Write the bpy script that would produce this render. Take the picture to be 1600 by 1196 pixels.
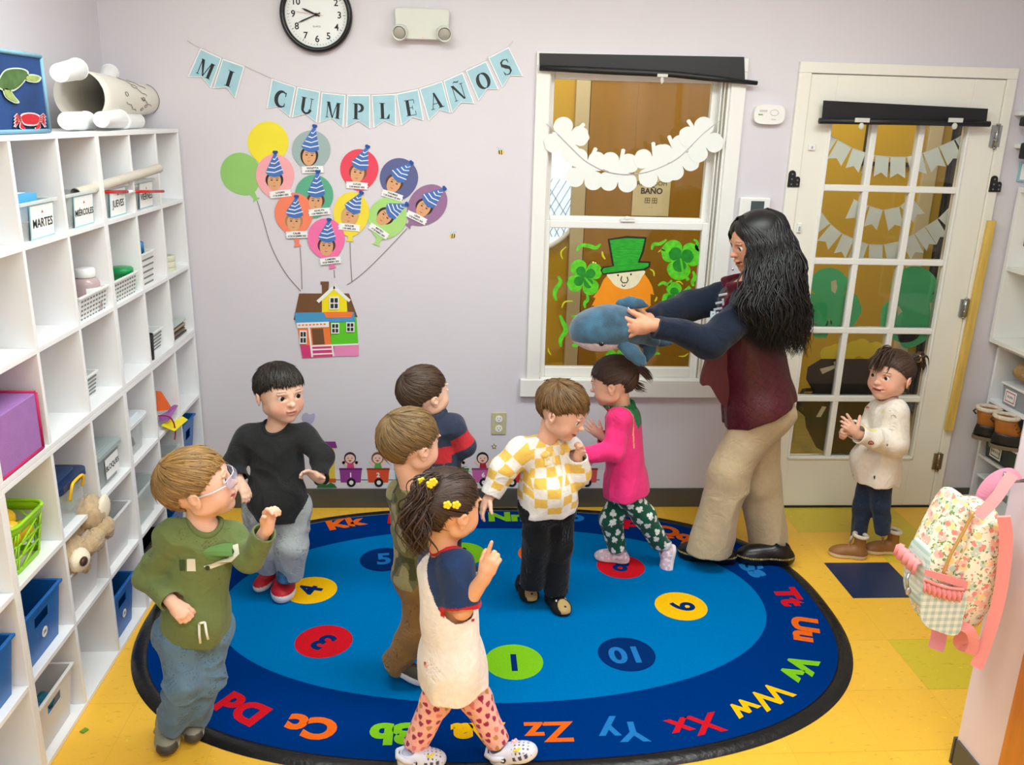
import bpy, math, random
import numpy as np
from mathutils import Vector, Matrix
from mathutils.geometry import tessellate_polygon

for _o in list(bpy.data.objects): bpy.data.objects.remove(_o)
SC = bpy.context.scene
COL = SC.collection
rng = np.random.default_rng(7)
random.seed(7)

# ------------------------------------------------------------------ camera (solved from the photograph's vanishing points)
_v1 = np.array([713-800, 185-598.]); _v2 = np.array([680-800, 5020-598.])
FPX = math.sqrt(-(_v1@_v2))
_dd = np.array([_v1[0], _v1[1], FPX]); _dd /= np.linalg.norm(_dd)
_dn = np.array([_v2[0], _v2[1], FPX]); _dn /= np.linalg.norm(_dn)
_dx = np.cross(_dn, _dd)
if _dx[0] < 0: _dx = -_dx
RC = np.array([_dx, _dd, -_dn])          # world = RC @ (right, down, forward)
CAM = np.array([0, -3.855, 1.814])
cd = bpy.data.cameras.new('camera'); co = bpy.data.objects.new('camera', cd); COL.objects.link(co)
cd.sensor_width = 36; cd.sensor_fit = 'HORIZONTAL'; cd.lens = FPX/1600*36; cd.clip_start = .05; cd.clip_end = 60
_m = Matrix.Identity(4)
for i in range(3):
    _m[i][0] = RC[i, 0]; _m[i][1] = -RC[i, 1]; _m[i][2] = -RC[i, 2]; _m[i][3] = CAM[i]
co.matrix_world = _m
SC.camera = co

def ray(px, py): return RC @ np.array([px-800, py-598, FPX])
def at(px, py, Y):
    r = ray(px, py); return CAM + r*((Y-CAM[1])/r[1])
def atx(px, py, X):
    r = ray(px, py); return CAM + r*((X-CAM[0])/r[0])
def atz(px, py, Z=0.):
    r = ray(px, py); return CAM + r*((Z-CAM[2])/r[2])

# ------------------------------------------------------------------ world, lights, exposure
SC.view_settings.view_transform = 'Standard'
SC.view_settings.look = 'None'
SC.view_settings.exposure = 0.0
SC.view_settings.gamma = 1.0
SC.view_settings.use_curve_mapping = False
w = bpy.data.worlds.new('world'); SC.world = w; w.use_nodes = True
w.node_tree.nodes['Background'].inputs[0].default_value = (.75, .85, 1, 1)
w.node_tree.nodes['Background'].inputs[1].default_value = .3

def area(name, loc, sx, sy, power, col, rot=(0, 0, 0)):
    l = bpy.data.lights.new(name, 'AREA'); l.shape = 'RECTANGLE'; l.size = sx; l.size_y = sy
    l.energy = power; l.color = col
    o = bpy.data.objects.new(name, l); o.location = loc; o.rotation_euler = rot; COL.objects.link(o); return o
CEIL = 2.75
for i, (x, y) in enumerate([(-.35, -1.5), (1.2, -1.5), (-.35, -3.6), (1.2, -3.6)]):
    area('ceiling_lamp_light', (x, y, CEIL-.06), 1.15, .55, 25, (.91, 1, .985))
area('hall_lamp_light', (.6, .75, 2.6), .5, .9, 15, (1, .95, .8))
area('hall_lamp_light', (2.3, .75, 2.6), .5, .9, 15, (1, .95, .8))

# ------------------------------------------------------------------ materials
def lin(c):
    c = c/255.
    return c/12.92 if c <= .04045 else ((c+.055)/1.055)**2.4
def rgb(r, g, b): return (lin(r), lin(g), lin(b), 1)
MC = {}
def mat(name, col, rough=.5, metal=0, spec=.5, noise=0, nscale=20, bump=0, bscale=60, alpha=None, attr=False, sheen=0, emit=0, trans=0, sss=0, stretch=None, coat=0, weave=0):
    if name in MC: return MC[name]
    m = bpy.data.materials.new(name); m.use_nodes = True
    nt = m.node_tree; b = nt.nodes['Principled BSDF']
    c = rgb(*col) if max(col) > 1.01 else (*col, 1)
    b.inputs['Base Color'].default_value = c
    b.inputs['Roughness'].default_value = rough
    b.inputs['Metallic'].default_value = metal
    b.inputs['Specular IOR Level'].default_value = spec
    if sheen: b.inputs['Sheen Weight'].default_value = sheen
    if coat: b.inputs['Coat Weight'].default_value = coat
    if trans: b.inputs['Transmission Weight'].default_value = trans
    if sss:
        b.inputs['Subsurface Weight'].default_value = sss
        b.inputs['Subsurface Radius'].default_value = (.012, .005, .003)
        b.inputs['Subsurface Scale'].default_value = 1
    if alpha is not None: b.inputs['Alpha'].default_value = alpha
    if emit:
        b.inputs['Emission Color'].default_value = c; b.inputs['Emission Strength'].default_value = emit
    tc = nt.nodes.new('ShaderNodeTexCoord')
    src = tc.outputs['Object']
    if stretch:
        mp = nt.nodes.new('ShaderNodeMapping'); mp.inputs['Scale'].default_value = stretch
        nt.links.new(src, mp.inputs['Vector']); src = mp.outputs[0]
    out = None
    if attr:
        a = nt.nodes.new('ShaderNodeAttribute'); a.attribute_name = 'Col'; out = a.outputs['Color']
        nt.links.new(out, b.inputs['Base Color'])
    if noise:
        n = nt.nodes.new('ShaderNodeTexNoise'); n.inputs['Scale'].default_value = nscale; n.inputs['Detail'].default_value = 4
        nt.links.new(src, n.inputs['Vector'])
        mr = nt.nodes.new('ShaderNodeMapRange'); mr.inputs[1].default_value = .3; mr.inputs[2].default_value = .7
        mr.inputs[3].default_value = 1-noise; mr.inputs[4].default_value = 1+noise
        nt.links.new(n.outputs[0], mr.inputs[0])
        mx = nt.nodes.new('ShaderNodeVectorMath'); mx.operation = 'SCALE'
        if out: nt.links.new(out, mx.inputs[0])
        else: mx.inputs[0].default_value = c[:3]
        nt.links.new(mr.outputs[0], mx.inputs['Scale'])
        nt.links.new(mx.outputs[0], b.inputs['Base Color'])
    h = None
    if bump:
        n = nt.nodes.new('ShaderNodeTexNoise'); n.inputs['Scale'].default_value = bscale; n.inputs['Detail'].default_value = 5
        nt.links.new(src, n.inputs['Vector'])
        bp = nt.nodes.new('ShaderNodeBump'); bp.inputs['Strength'].default_value = bump; bp.inputs['Distance'].default_value = .004
        nt.links.new(n.outputs[0], bp.inputs['Height']); nt.links.new(bp.outputs[0], b.inputs['Normal'])
    MC[name] = m
    return m

# ------------------------------------------------------------------ mesh builder
def unit(v):
    v = np.asarray(v, float); n = np.linalg.norm(v); return v/n if n > 1e-12 else v
def frame(o, x, y):
    """origin, x dir, y dir (made perpendicular), z = x cross y"""
    x = unit(x); y = np.asarray(y, float); y = unit(y-x*(x@y)); z = np.cross(x, y)
    return (np.asarray(o, float), x, y, z)
def F(fr, p):
    o, x, y, z = fr; return o+x*p[0]+y*p[1]+z*(p[2] if len(p) > 2 else 0)
WORLD = (np.zeros(3), np.array([1., 0, 0]), np.array([0, 1., 0]), np.array([0, 0, 1.]))
def wallframe(x, z, off=.0, Y=0.):       # lies on the back wall, normal towards the room (-y)
    return (np.array([x, Y-off, z]), np.array([1., 0, 0]), np.array([0, 0, 1.]), np.array([0, -1., 0]))
def rot2(fr, ang):
    o, x, y, z = fr; c, s = math.cos(ang), math.sin(ang); return (o, x*c+y*s, -x*s+y*c, z)

class MB:
    def __init__(s): s.v = []; s.f = []; s.m = []; s.s = []
    def add(s, vs, fs, mt=0, sm=False):
        b = len(s.v)
        s.v.extend([tuple(map(float, q)) for q in vs])
        for f in fs: s.f.append([b+i for i in f]); s.m.append(mt); s.s.append(sm)
        return s
    def box(s, x0, x1, y0, y1, z0, z1, mt=0, fr=WORLD):
        vs = [F(fr, (x, y, z)) for z in (z0, z1) for y in (y0, y1) for x in (x0, x1)]
        return s.add(vs, [(0, 2, 3, 1), (4, 5, 7, 6), (0, 1, 5, 4), (2, 6, 7, 3), (0, 4, 6, 2), (1, 3, 7, 5)], mt)
    def hexa(s, bot, top, mt=0):
        return s.add(list(bot)+list(top), [(3, 2, 1, 0), (4, 5, 6, 7), (0, 1, 5, 4), (1, 2, 6, 5), (2, 3, 7, 6), (3, 0, 4, 7)], mt)
    def flat(s, pts, fr, th=.002, mt=0, off=0., side=None, sm=False):
        """outline (2-D, in the frame's plane) extruded by th along its normal"""
        n = len(pts); P3 = [Vector((p[0], p[1], 0)) for p in pts]
        area = sum(pts[i][0]*pts[(i+1) % n][1]-pts[(i+1) % n][0]*pts[i][1] for i in range(n))
        if area < 0: pts = pts[::-1]; P3 = P3[::-1]
        tri = tessellate_polygon([P3])
        vs = [F(fr, (p[0], p[1], off)) for p in pts]+[F(fr, (p[0], p[1], off+th)) for p in pts]
        ft = []; fb = []
        for a, b, c in tri:
            A = (pts[b][0]-pts[a][0])*(pts[c][1]-pts[a][1])-(pts[c][0]-pts[a][0])*(pts[b][1]-pts[a][1])
            if A < 0: a, c = c, a
            ft.append((a+n, b+n, c+n)); fb.append((c, b, a))
        s.add(vs, ft+fb, mt, sm)
        b0 = len(s.v)-2*n
        for i in range(n):
            j = (i+1) % n; s.f.append([b0+i, b0+j, b0+n+j, b0+n+i]); s.m.append(mt if side is None else side); s.s.append(sm)
        return s
    def tube(s, pts, r, n=8, mt=0, cap=True, sm=True, flatn=None, fl=1.):
        pts = [np.asarray(p, float) for p in pts]; k = len(pts)
        if np.isscalar(r): r = [r]*k
        t0 = unit(pts[1]-pts[0]); a = np.array([0, 0, 1.]) if abs(t0[2]) < .9 else np.array([1., 0, 0])
        if flatn is not None: a = np.asarray(flatn, float)
        nx = unit(np.cross(t0, a)); vs = []
        for i in range(k):
            t = unit(pts[min(i+1, k-1)]-pts[max(i-1, 0)])
            nx = unit(nx-t*(nx@t)); ny = np.cross(t, nx)
            for j in range(n):
                an = 2*math.pi*j/n; vs.append(pts[i]+(nx*math.cos(an)+ny*math.sin(an)*fl)*r[i])
        fs = [(i*n+j, i*n+(j+1) % n, (i+1)*n+(j+1) % n, (i+1)*n+j) for i in range(k-1) for j in range(n)]
        s.add(vs, fs, mt, sm)
        if cap:
            b = len(s.v)-k*n
            s.f.append([b+j for j in range(n)][::-1]); s.m.append(mt); s.s.append(False)
            s.f.append([b+(k-1)*n+j for j in range(n)]); s.m.append(mt); s.s.append(False)
        return s
    def lathe(s, prof, fr=WORLD, n=24, mt=0, sm=True, sx=1., sy=1., a0=0, a1=2*math.pi, cap=True):
        """profile [(radius, height)] about the frame's z axis"""
        k = len(prof); full = abs(a1-a0-2*math.pi) < 1e-6; nn = n if full else n+1
        vs = [F(fr, (q[0]*math.cos(a0+(a1-a0)*j/n)*sx, q[0]*math.sin(a0+(a1-a0)*j/n)*sy, q[1])) for q in prof for j in range(nn)]
        fs = [(i*nn+j, i*nn+(j+1) % nn, (i+1)*nn+(j+1) % nn, (i+1)*nn+j) for i in range(k-1) for j in range(n)]
        s.add(vs, fs, mt, sm); b = len(s.v)-k*nn
        if full and cap:
            if prof[0][0] > 1e-6: s.f.append([b+j for j in range(n)][::-1]); s.m.append(mt); s.s.append(False)
            if prof[-1][0] > 1e-6: s.f.append([b+(k-1)*n+j for j in range(n)]); s.m.append(mt); s.s.append(False)
        return s
    def ball(s, fr, rx, ry, rz, n=16, mt=0):
        k = n//2; prof = [(math.sin(math.pi*i/k), -math.cos(math.pi*i/k)*rz) for i in range(k+1)]
        prof[0] = (1e-5, -rz); prof[-1] = (1e-5, rz)
        return s.lathe(prof, fr, n, mt, True, rx, ry)
    def text(s, body, fr, size, th=.001, mt=0, align='CENTER', bold=0., off=0., sx=1., res=3):
        c = bpy.data.curves.new('t', 'FONT'); c.body = body; c.size = size; c.extrude = th/2; c.offset = bold
        c.align_x = align; c.align_y = 'CENTER'; c.resolution_u = res; c.fill_mode = 'BOTH'
        o = bpy.data.objects.new('t', c); me = bpy.data.meshes.new_from_object(o)
        s.add([F(fr, (v.co[0]*sx, v.co[1], v.co[2]+off+th/2)) for v in me.vertices], [tuple(p.vertices) for p in me.polygons], mt)
        bpy.data.objects.remove(o); bpy.data.curves.remove(c); bpy.data.meshes.remove(me); return s
    def build(s, name, mats, parent=None, bevel=0, label=None, seg=2, origin=None, weld=False):
        me = bpy.data.meshes.new(name)
        vs = np.array(s.v, float).reshape(-1, 3)
        if parent is None and origin is None and len(vs):
            origin = np.array([(vs[:, 0].min()+vs[:, 0].max())/2, (vs[:, 1].min()+vs[:, 1].max())/2, vs[:, 2].min()])
        if origin is None: origin = np.zeros(3)
        off = np.array(origin)
        if parent is not None: off = off+np.array(wloc(parent))
        me.from_pydata((vs-off).tolist(), [], s.f)
        if not isinstance(mats, (list, tuple)): mats = [mats]
        for mm in mats: me.materials.append(mm)
        me.polygons.foreach_set('material_index', s.m); me.polygons.foreach_set('use_smooth', s.s)
        me.update()
        o = bpy.data.objects.new(name, me); COL.objects.link(o)
        o.location = origin
        if parent is not None: o.parent = parent
        if bevel:
            b = o.modifiers.new('bevel', 'BEVEL'); b.width = bevel; b.segments = seg; b.limit_method = 'ANGLE'; b.angle_limit = math.radians(50)
        if label: o['label'] = label
        return o
def wloc(o):
    p = Vector((0, 0, 0))
    while o is not None: p += o.location; o = o.parent
    return p
def thing(name, label, cat, loc=(0, 0, 0), group=None):
    o = bpy.data.objects.new(name, None); COL.objects.link(o); o.location = tuple(map(float, loc)); o.empty_display_size = .05
    o['label'] = label; o['category'] = cat
    if group: o['group'] = group
    return o
def tag(o, label, cat, group=None, kind=None):
    o['label'] = label; o['category'] = cat
    if group: o['group'] = group
    if kind: o['kind'] = kind
    return o
def struct(o): o['kind'] = 'structure'; return o
def circle(r, n=32, cx=0, cy=0, ry=None):
    ry = r if ry is None else ry
    return [(cx+r*math.cos(2*math.pi*i/n), cy+ry*math.sin(2*math.pi*i/n)) for i in range(n)]
def smoothpts(pts, n=8, closed=True):
    """Catmull-Rom through 2-D / 3-D points"""
    P = [np.asarray(p, float) for p in pts]; k = len(P); out = []
    for i in range(k if closed else k-1):
        if closed: a, b, c, d = P[(i-1) % k], P[i], P[(i+1) % k], P[(i+2) % k]
        else: a, b, c, d = P[max(i-1, 0)], P[i], P[i+1], P[min(i+2, k-1)]
        for j in range(n):
            t = j/n; out.append(.5*((2*b)+(c-a)*t+(2*a-5*b+4*c-d)*t*t+(3*b-a-3*c+d)*t**3))
    if not closed: out.append(P[-1])
    return out
# ------------------------------------------------------------------ room shell
M_wall = mat('lilac_wall', (222, 217, 223), .55, noise=.012, nscale=3, bump=.05, bscale=180)
M_white = mat('white_trim_paint', (243, 242, 236), .35)
M_door = mat('door_paint', (244, 241, 228), .4)
M_shelf = mat('white_laminate', (243, 243, 244), .4)
M_black = mat('black_vinyl', (22, 23, 24), .45)
M_base = mat('grey_vinyl_base', (84, 82, 74), .45, noise=.06, nscale=8)
M_ceil = mat('ceiling_tile', (236, 236, 232), .8)
T = .291; TX = 1.613; TY = -.578
def floor_mats():
    r = []
    for nm, c, dn in (('tile_orange', (244, 190, 62), .5), ('tile_orange_warm', (242, 187, 60), .5), ('tile_yellow', (216, 190, 48), .4), ('tile_navy', (34, 48, 80), .5)):
        m = mat(nm, c, .3, spec=.4); nt = m.node_tree; b = nt.nodes['Principled BSDF']
        tc = nt.nodes.new('ShaderNodeTexCoord'); mp = nt.nodes.new('ShaderNodeMapping'); mp.inputs['Scale'].default_value = (14, 34, 1)
        n = nt.nodes.new('ShaderNodeTexNoise'); n.inputs['Scale'].default_value = 1.6; n.inputs['Detail'].default_value = 3; n.inputs['Roughness'].default_value = .7
        cr = nt.nodes.new('ShaderNodeValToRGB'); e = cr.color_ramp.elements
        base = rgb(*c); k = 1.4 if nm != 'tile_navy' else 1.7
        lt = tuple(min(1, v*k+.01) for v in base[:3])+(1,); dk = tuple(v*.76 for v in base[:3])+(1,)
        e[0].position = .30; e[0].color = dk; e[1].position = .66; e[1].color = base
        q = e.new(.40); q.color = base; q = e.new(.70); q.color = lt
        nt.links.new(tc.outputs['Object'], mp.inputs[0]); nt.links.new(mp.outputs[0], n.inputs['Vector']); nt.links.new(n.outputs[0], cr.inputs[0]); nt.links.new(cr.outputs[0], b.inputs['Base Color'])
        r.append(m)
    r.append(mat('tile_seam', (212, 158, 50), .6))
    return r
m = MB(); XL, XR, YN = -1.446, 2.95, -5.2
i0 = math.floor((XL-TX)/T); i1 = math.ceil((XR-TX)/T); j0 = math.floor((YN-TY)/T); j1 = math.ceil((0-TY)/T)
special = {(0, -1): 3, (-9, -5): 3, (0, -3): 2, (0, 0): 0, (1, 0): 2, (1, 1): 2, (0, 1): 2, (2, -3): 2, (-4, -7): 3, (4, -6): 2}
for i in range(i0, i1):
    for j in range(j0, j1):
        x0, x1 = max(XL, TX+i*T), min(XR, TX+(i+1)*T); y0, y1 = max(YN, TY+j*T), min(0., TY+(j+1)*T)
        if x1-x0 < .004 or y1-y0 < .004: continue
        g = .0004
        k = special.get((i, j), int(rng.random() < .2))
        m.add([(x0+g, y0+g, 0), (x1-g, y0+g, 0), (x1-g, y1-g, 0), (x0+g, y1-g, 0)], [(0, 1, 2, 3)], k)
m.add([(XL, YN, -.0006), (XR, YN, -.0006), (XR, 0, -.0006), (XL, 0, -.0006)], [(0, 1, 2, 3)], 4)
m.box(XL, XR, YN, 0, -.05, -.0008, 4)
struct(m.build('floor', floor_mats(), origin=(0, 0, 0)))

WT = .12     # back wall thickness
def wallbox(name, boxes, mats=M_wall):
    m = MB()
    for b in boxes: m.box(*b)
    return struct(m.build(name, mats))
# back wall around the window and door openings
wx0, wx1, wz0, wz1 = .385, 1.17, .66, 2.04
dx0, dx1, dz1 = 1.515, 2.40, 2.035
wallbox('wall_back', [(XL-.1, wx0, 0, WT, 0, CEIL), (wx0, wx1, 0, WT, 0, wz0), (wx0, wx1, 0, WT, wz1, CEIL), (wx1, dx0, 0, WT, 0, CEIL), (dx0, dx1, 0, WT, dz1, CEIL), (dx1, XR+.1, 0, WT, 0, CEIL)])
wallbox('wall_left', [(XL-.1, XL, YN, 0, 0, CEIL)])
wallbox('wall_right', [(XR, XR+.1, -1.8, 0, 0, CEIL)])
wallbox('wall_partition', [(1.5, XR+.1, YN, -1.8, 0, CEIL)], mat('partition_paint', (240, 222, 228), .55, bump=.05, bscale=180))
wallbox('wall_near', [(XL-.1, 1.5, YN-.1, YN, 0, CEIL)])
wallbox('ceiling', [(XL-.1, XR+.1, YN-.1, WT, CEIL, CEIL+.08)], M_ceil)
# baseboards
m = MB(); m.box(XL, 1.467, -.008, 0, 0, .10); m.box(2.44, XR, -.008, 0, 0, .10); struct(m.build('baseboard_back', M_base, bevel=.003))
m = MB(); m.box(1.492, 1.5, -1.93, -1.808, 0, .09); m.box(1.492, XR, -1.8, -1.792, 0, .09); struct(m.build('baseboard_partition', M_base))
m = MB(); m.box(1.482, 1.5, -2.10, -2.0, 0, 2.1); struct(m.build('trim_1', mat('orange_wood_trim', (206, 128, 52), .35, noise=.12, nscale=6, stretch=(6, 6, .6)), bevel=.003, label='varnished orange wood jamb on the partition'))
# ceiling light fixtures (lamps of the room)
M_lamp = mat('lamp_diffuser', (.93, 1, .99), .5, emit=1.6); M_lampf = mat('lamp_frame', (230, 230, 230), .4)
for i, (x, y) in enumerate([(-.35, -1.5), (1.2, -1.5), (-.35, -3.6), (1.2, -3.6)]):
    t = thing('ceiling_light', ['white ceiling light panel', 'white ceiling light panel', 'white ceiling light panel', 'white ceiling light panel'][i]+' over the classroom, '+['far left', 'far right', 'near left', 'near right'][i], 'light', (x, y, CEIL-.04), 'ceiling light panels')
    m = MB(); m.box(x-.61, x+.61, y-.31, y-.295, CEIL-.05, CEIL); m.box(x-.61, x+.61, y+.295, y+.31, CEIL-.05, CEIL); m.box(x-.61, x-.595, y-.3, y+.3, CEIL-.05, CEIL); m.box(x+.595, x+.61, y-.3, y+.3, CEIL-.05, CEIL); m.build('frame', M_lampf, t)
    m = MB(); m.box(x-.595, x+.595, y-.295, y+.295, CEIL-.03, CEIL-.02); m.build('diffuser', M_lamp, t)

# ------------------------------------------------------------------ hall behind the window and door
M_hall = mat('hall_wall_warm_tint', (206, 166, 30), .6); M_hfloor = mat('hall_floor', (130, 116, 66), .5, noise=.2, nscale=3, stretch=(1.5, 14, 1))  # golden tone of the warm hall light is put into the wall colour
HY = 1.5; HX0, HX1 = -.6, 3.6
wallbox('wall_hall_back', [(HX0, HX1, HY, HY+.1, -.05, CEIL)], M_hall)
wallbox('wall_hall_left', [(HX0-.1, HX0, WT, HY, -.05, CEIL)], M_hall)
wallbox('wall_hall_right', [(HX1, HX1+.1, WT, HY, -.05, CEIL)], M_hall)
wallbox('floor_hall', [(HX0, HX1, WT, HY, -.05, 0)], M_hfloor)
wallbox('ceiling_hall', [(HX0, HX1, WT, HY, CEIL, CEIL+.05)], M_ceil)
wallbox('trim_2', [(2.0, HX1, HY-.012, HY, 0, .12)], mat('hall_base', (60, 62, 52), .5))
M_brown = mat('hall_wooden_door', (162, 118, 24), .4, noise=.07, nscale=2.5, stretch=(7, 7, .5)); M_htrim = mat('hall_trim', (205, 190, 150), .5)
m = MB(); m.box(.79, 1.62, HY-.045, HY, 0, 2.05, 0); m.box(1.07, 1.075, HY-.047, HY-.04, 0, 2.05, 0)
dh = struct(m.build('door_2', M_brown, bevel=.004, label='brown wooden washroom door in the hall behind the window'))
m = MB(); m.box(.70, .785, HY-.06, HY, 0, 2.13); m.box(1.625, 1.71, HY-.06, HY, 0, 2.13); m.box(.70, 1.71, HY-.06, HY, 2.055, 2.13); struct(m.build('trim_3', M_htrim, bevel=.004))
m = MB(); m.lathe([(.006, 0), (.02, .0), (.022, .03), (.03, .045), (.03, .06), (.018, .075), (1e-4, .078)], (np.array([.85, HY-.045, .97]), np.array([1., 0, 0]), np.array([0, 0, 1.]), np.array([0, -1., 0])), 16); m.build('door_knob', mat('brass', (190, 160, 90), .25, 1), dh)
# washroom sign
sgn = thing('washroom_sign', 'pale sign reading baño on the brown hall door', 'sign', (1.19, HY-.05, 1.42))
fr = wallframe(1.19, 1.42, .048, HY); m = MB(); m.box(-.115, .115, -.15, .15, 0, .006, 0, fr); m.build('sign_board', mat('sign_cream', (226, 214, 168), .5), sgn, bevel=.002)
m = MB(); M_ink = mat('black_ink', (18, 18, 18), .6)
m.text('RESTROOM', (fr[0]+np.array([0, 0, .045]), *fr[1:]), .036, .001, 0, off=.006); m.text('BAÑO', fr, .048, .001, 0, off=.006, bold=.0015)
fz = (fr[0]-np.array([0, 0, .055]), *fr[1:])
for k, cx in enumerate((-.022, .022)):
    for a, b, c, d in ((-.016, .016, .012, .015), (-.016, .016, -.001, .002), (-.016, -.013, -.018, .015), (.012, .015, -.018, .015), (-.012, .012, -.016, -.013), (-.002, .001, -.016, .012)):
        m.box(cx+a, cx+b, c, d, .006, .007, 0, fz)
m.text('-  -', (fr[0]-np.array([0, 0, .095]), *fr[1:]), .02, .001, 0, off=.006)
m.build('sign_text', M_ink, sgn)
# framed picture and dark curtain in the hall
t = thing('framed_picture', 'black framed picture on the golden hall wall seen through the door', 'picture', (2.79, HY-.02, 1.6))
m = MB()
for b in ((2.5, 2.525, 1.60, 2.05), (2.825, 2.85, 1.60, 2.05), (2.5, 2.85, 1.60, 1.625), (2.5, 2.85, 2.03, 2.05)): m.box(b[0], b[1], HY-.03, HY-.002, b[2], b[3])
m.build('frame', M_black, t); m = MB(); m.box(2.51, 2.84, HY-.012, HY-.004, 1.61, 2.04); m.build('print', M_hall, t)
m = MB(); n = 60
for i in range(n):
    x0 = 3.02+(.55)*i/n; x1 = 3.02+.55*(i+1)/n; y0 = HY-.09+.03*math.sin(i*.9); y1 = HY-.09+.03*math.sin((i+1)*.9)
    m.add([(x0, y0, .02), (x1, y1, .02), (x1, y1, 2.3), (x0, y0, 2.3), (x0, y0+.03, .02), (x1, y1+.03, .02), (x1, y1+.03, 2.3), (x0, y0+.03, 2.3)], [(0, 1, 2, 3), (5, 4, 7, 6), (3, 2, 6, 7), (0, 4, 5, 1)], 0, True)
tag(m.build('curtain', mat('dark_brown_cloth', (46, 34, 24), .8)), 'dark brown curtain hanging in the hall behind the door', 'curtain')
m = MB(); m.box(2.89, 2.98, HY-.03, HY, 0, 2.2); struct(m.build('trim_4', M_htrim, bevel=.004))
# glowing made-up window standing in for the reflection in the upper sash glass
t = thing('mirrored_window', 'bright outside window with a wire fence behind it, seen through the upper sash', 'window', (.45, HY-.02, 1.3)); t['kind'] = 'structure'; del t['category']; del t['label']; t.name = 'window_reflection'
m = MB(); arc = [(-.02, .42), (.13+.36, .42)]+[(.13+.36*math.cos(a), .0+.30*math.sin(a)*-1) for a in np.linspace(0, math.pi*.5, 14)]+[(-.02, -.27)]
fr = wallframe(.27, 1.33, .012, HY)
m.flat(arc, fr, .006, 0)
m.build('pane', mat('reflection_glow', (.72, .86, 1.0), .3, emit=.75), t)  # pane glows to imitate mirrored daylight
m = MB()
for i in range(14): m.tube([F(fr, (-.02+i*.045, -.2, .012)), F(fr, (.18+i*.045 if i < 8 else .5, .15 if i < 8 else .15-(i-8)*.05, .012))], .0018, 4)
for i in range(10): m.tube([F(fr, (.46-i*.045, -.2+(.0 if i else .05), .012)), F(fr, (.26-i*.045 if i < 6 else -.02, .15, .012))], .0018, 4)
m.build('reflected_fence', mat('fence_grey', (120, 140, 160), .5), t)
m = MB(); m.tube([F(fr, (p[0], p[1], .01)) for p in arc[1:]], .016, 8); m.build('window_frame', M_white, t)  # frame belongs to the reflection stand-in

# ------------------------------------------------------------------ glass material
def glass(name='window_glass', tint=(.97, .98, .97), refl=1.0):
    if name in MC: return MC[name]
    m = bpy.data.materials.new(name); m.use_nodes = True; nt = m.node_tree; nt.nodes.clear()
    o = nt.nodes.new('ShaderNodeOutputMaterial'); mx = nt.nodes.new('ShaderNodeMixShader'); tr = nt.nodes.new('ShaderNodeBsdfTransparent'); gl = nt.nodes.new('ShaderNodeBsdfGlossy'); fr = nt.nodes.new('ShaderNodeFresnel')
    tr.inputs[0].default_value = (*tint, 1); gl.inputs['Roughness'].default_value = .03; fr.inputs[0].default_value = 1.45
    nt.links.new(fr.outputs[0], mx.inputs[0]); nt.links.new(tr.outputs[0], mx.inputs[1]); nt.links.new(gl.outputs[0], mx.inputs[2]); nt.links.new(mx.outputs[0], o.inputs[0])
    MC[name] = m; return m
def frosted(name, col, a, rough=.35):
    """thin translucent plastic: part see-through, part milky"""
    if name in MC: return MC[name]
    m = bpy.data.materials.new(name); m.use_nodes = True; nt = m.node_tree; b = nt.nodes['Principled BSDF']
    b.inputs['Base Color'].default_value = rgb(*col); b.inputs['Roughness'].default_value = rough; b.inputs['Alpha'].default_value = a
    MC[name] = m; return m
M_glass = glass()

# ------------------------------------------------------------------ window 1 (double hung)
W1 = thing('window_1', '', '', (.78, 0, .6)); del W1['label']; del W1['category']; W1['kind'] = 'structure'
m = MB(); m.box(.335, .395, -.018, 0, .66, 2.035); m.box(1.175, 1.24, -.018, 0, .66, 2.035); m.box(.335, 1.24, -.018, 0, 2.035, 2.09); m.build('window_frame', M_white, W1, bevel=.003)
m = MB(); m.box(.305, 1.26, -.03, 0, .575, .66); m.build('window_sill', M_white, W1, bevel=.004)
m = MB(); m.box(.387, .40, -.005, WT, .655, 2.037); m.box(1.165, 1.178, -.005, WT, .655, 2.037); m.box(.39, 1.175, -.005, WT, 2.02, 2.037); m.box(.39, 1.175, -.005, WT, .645, .665)
m.box(1.135, 1.14, -.002, .03, .66, 2.02); m.box(1.15, 1.154, -.004, .03, .66, 2.02); m.build('jamb', M_white, W1)
def sash(name, z0, z1, y0, y1, xr=1.145):
    m = MB(); m.box(.385, .42, y0, y1, z0, z1); m.box(1.11, xr, y0, y1, z0, z1); m.box(.42, 1.11, y0, y1, z0, z0+.048); m.box(.42, 1.11, y0, y1, z1-.034, z1)
    s = m.build(name, M_white, W1, bevel=.004)
    m = MB(); m.box(.418, 1.112, (y0+y1)/2-.002, (y0+y1)/2+.002, z0+.045, z1-.03); m.build('pane', M_glass, s); return s
sash('lower_sash', .665, 1.392, .006, .038); sash('upper_sash', 1.36, 2.02, .042, .074)
m = MB(); m.box(.735, .80, -.004, .02, 1.392, 1.402); m.lathe([(.014, 0), (.014, .012), (.004, .016)], (np.array([.765, .008, 1.40]), *WORLD[1:]), 14); m.box(.75, .795, -.006, .002, 1.404, 1.412); m.build('sash_lock', M_white, W1, bevel=.001)
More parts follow.
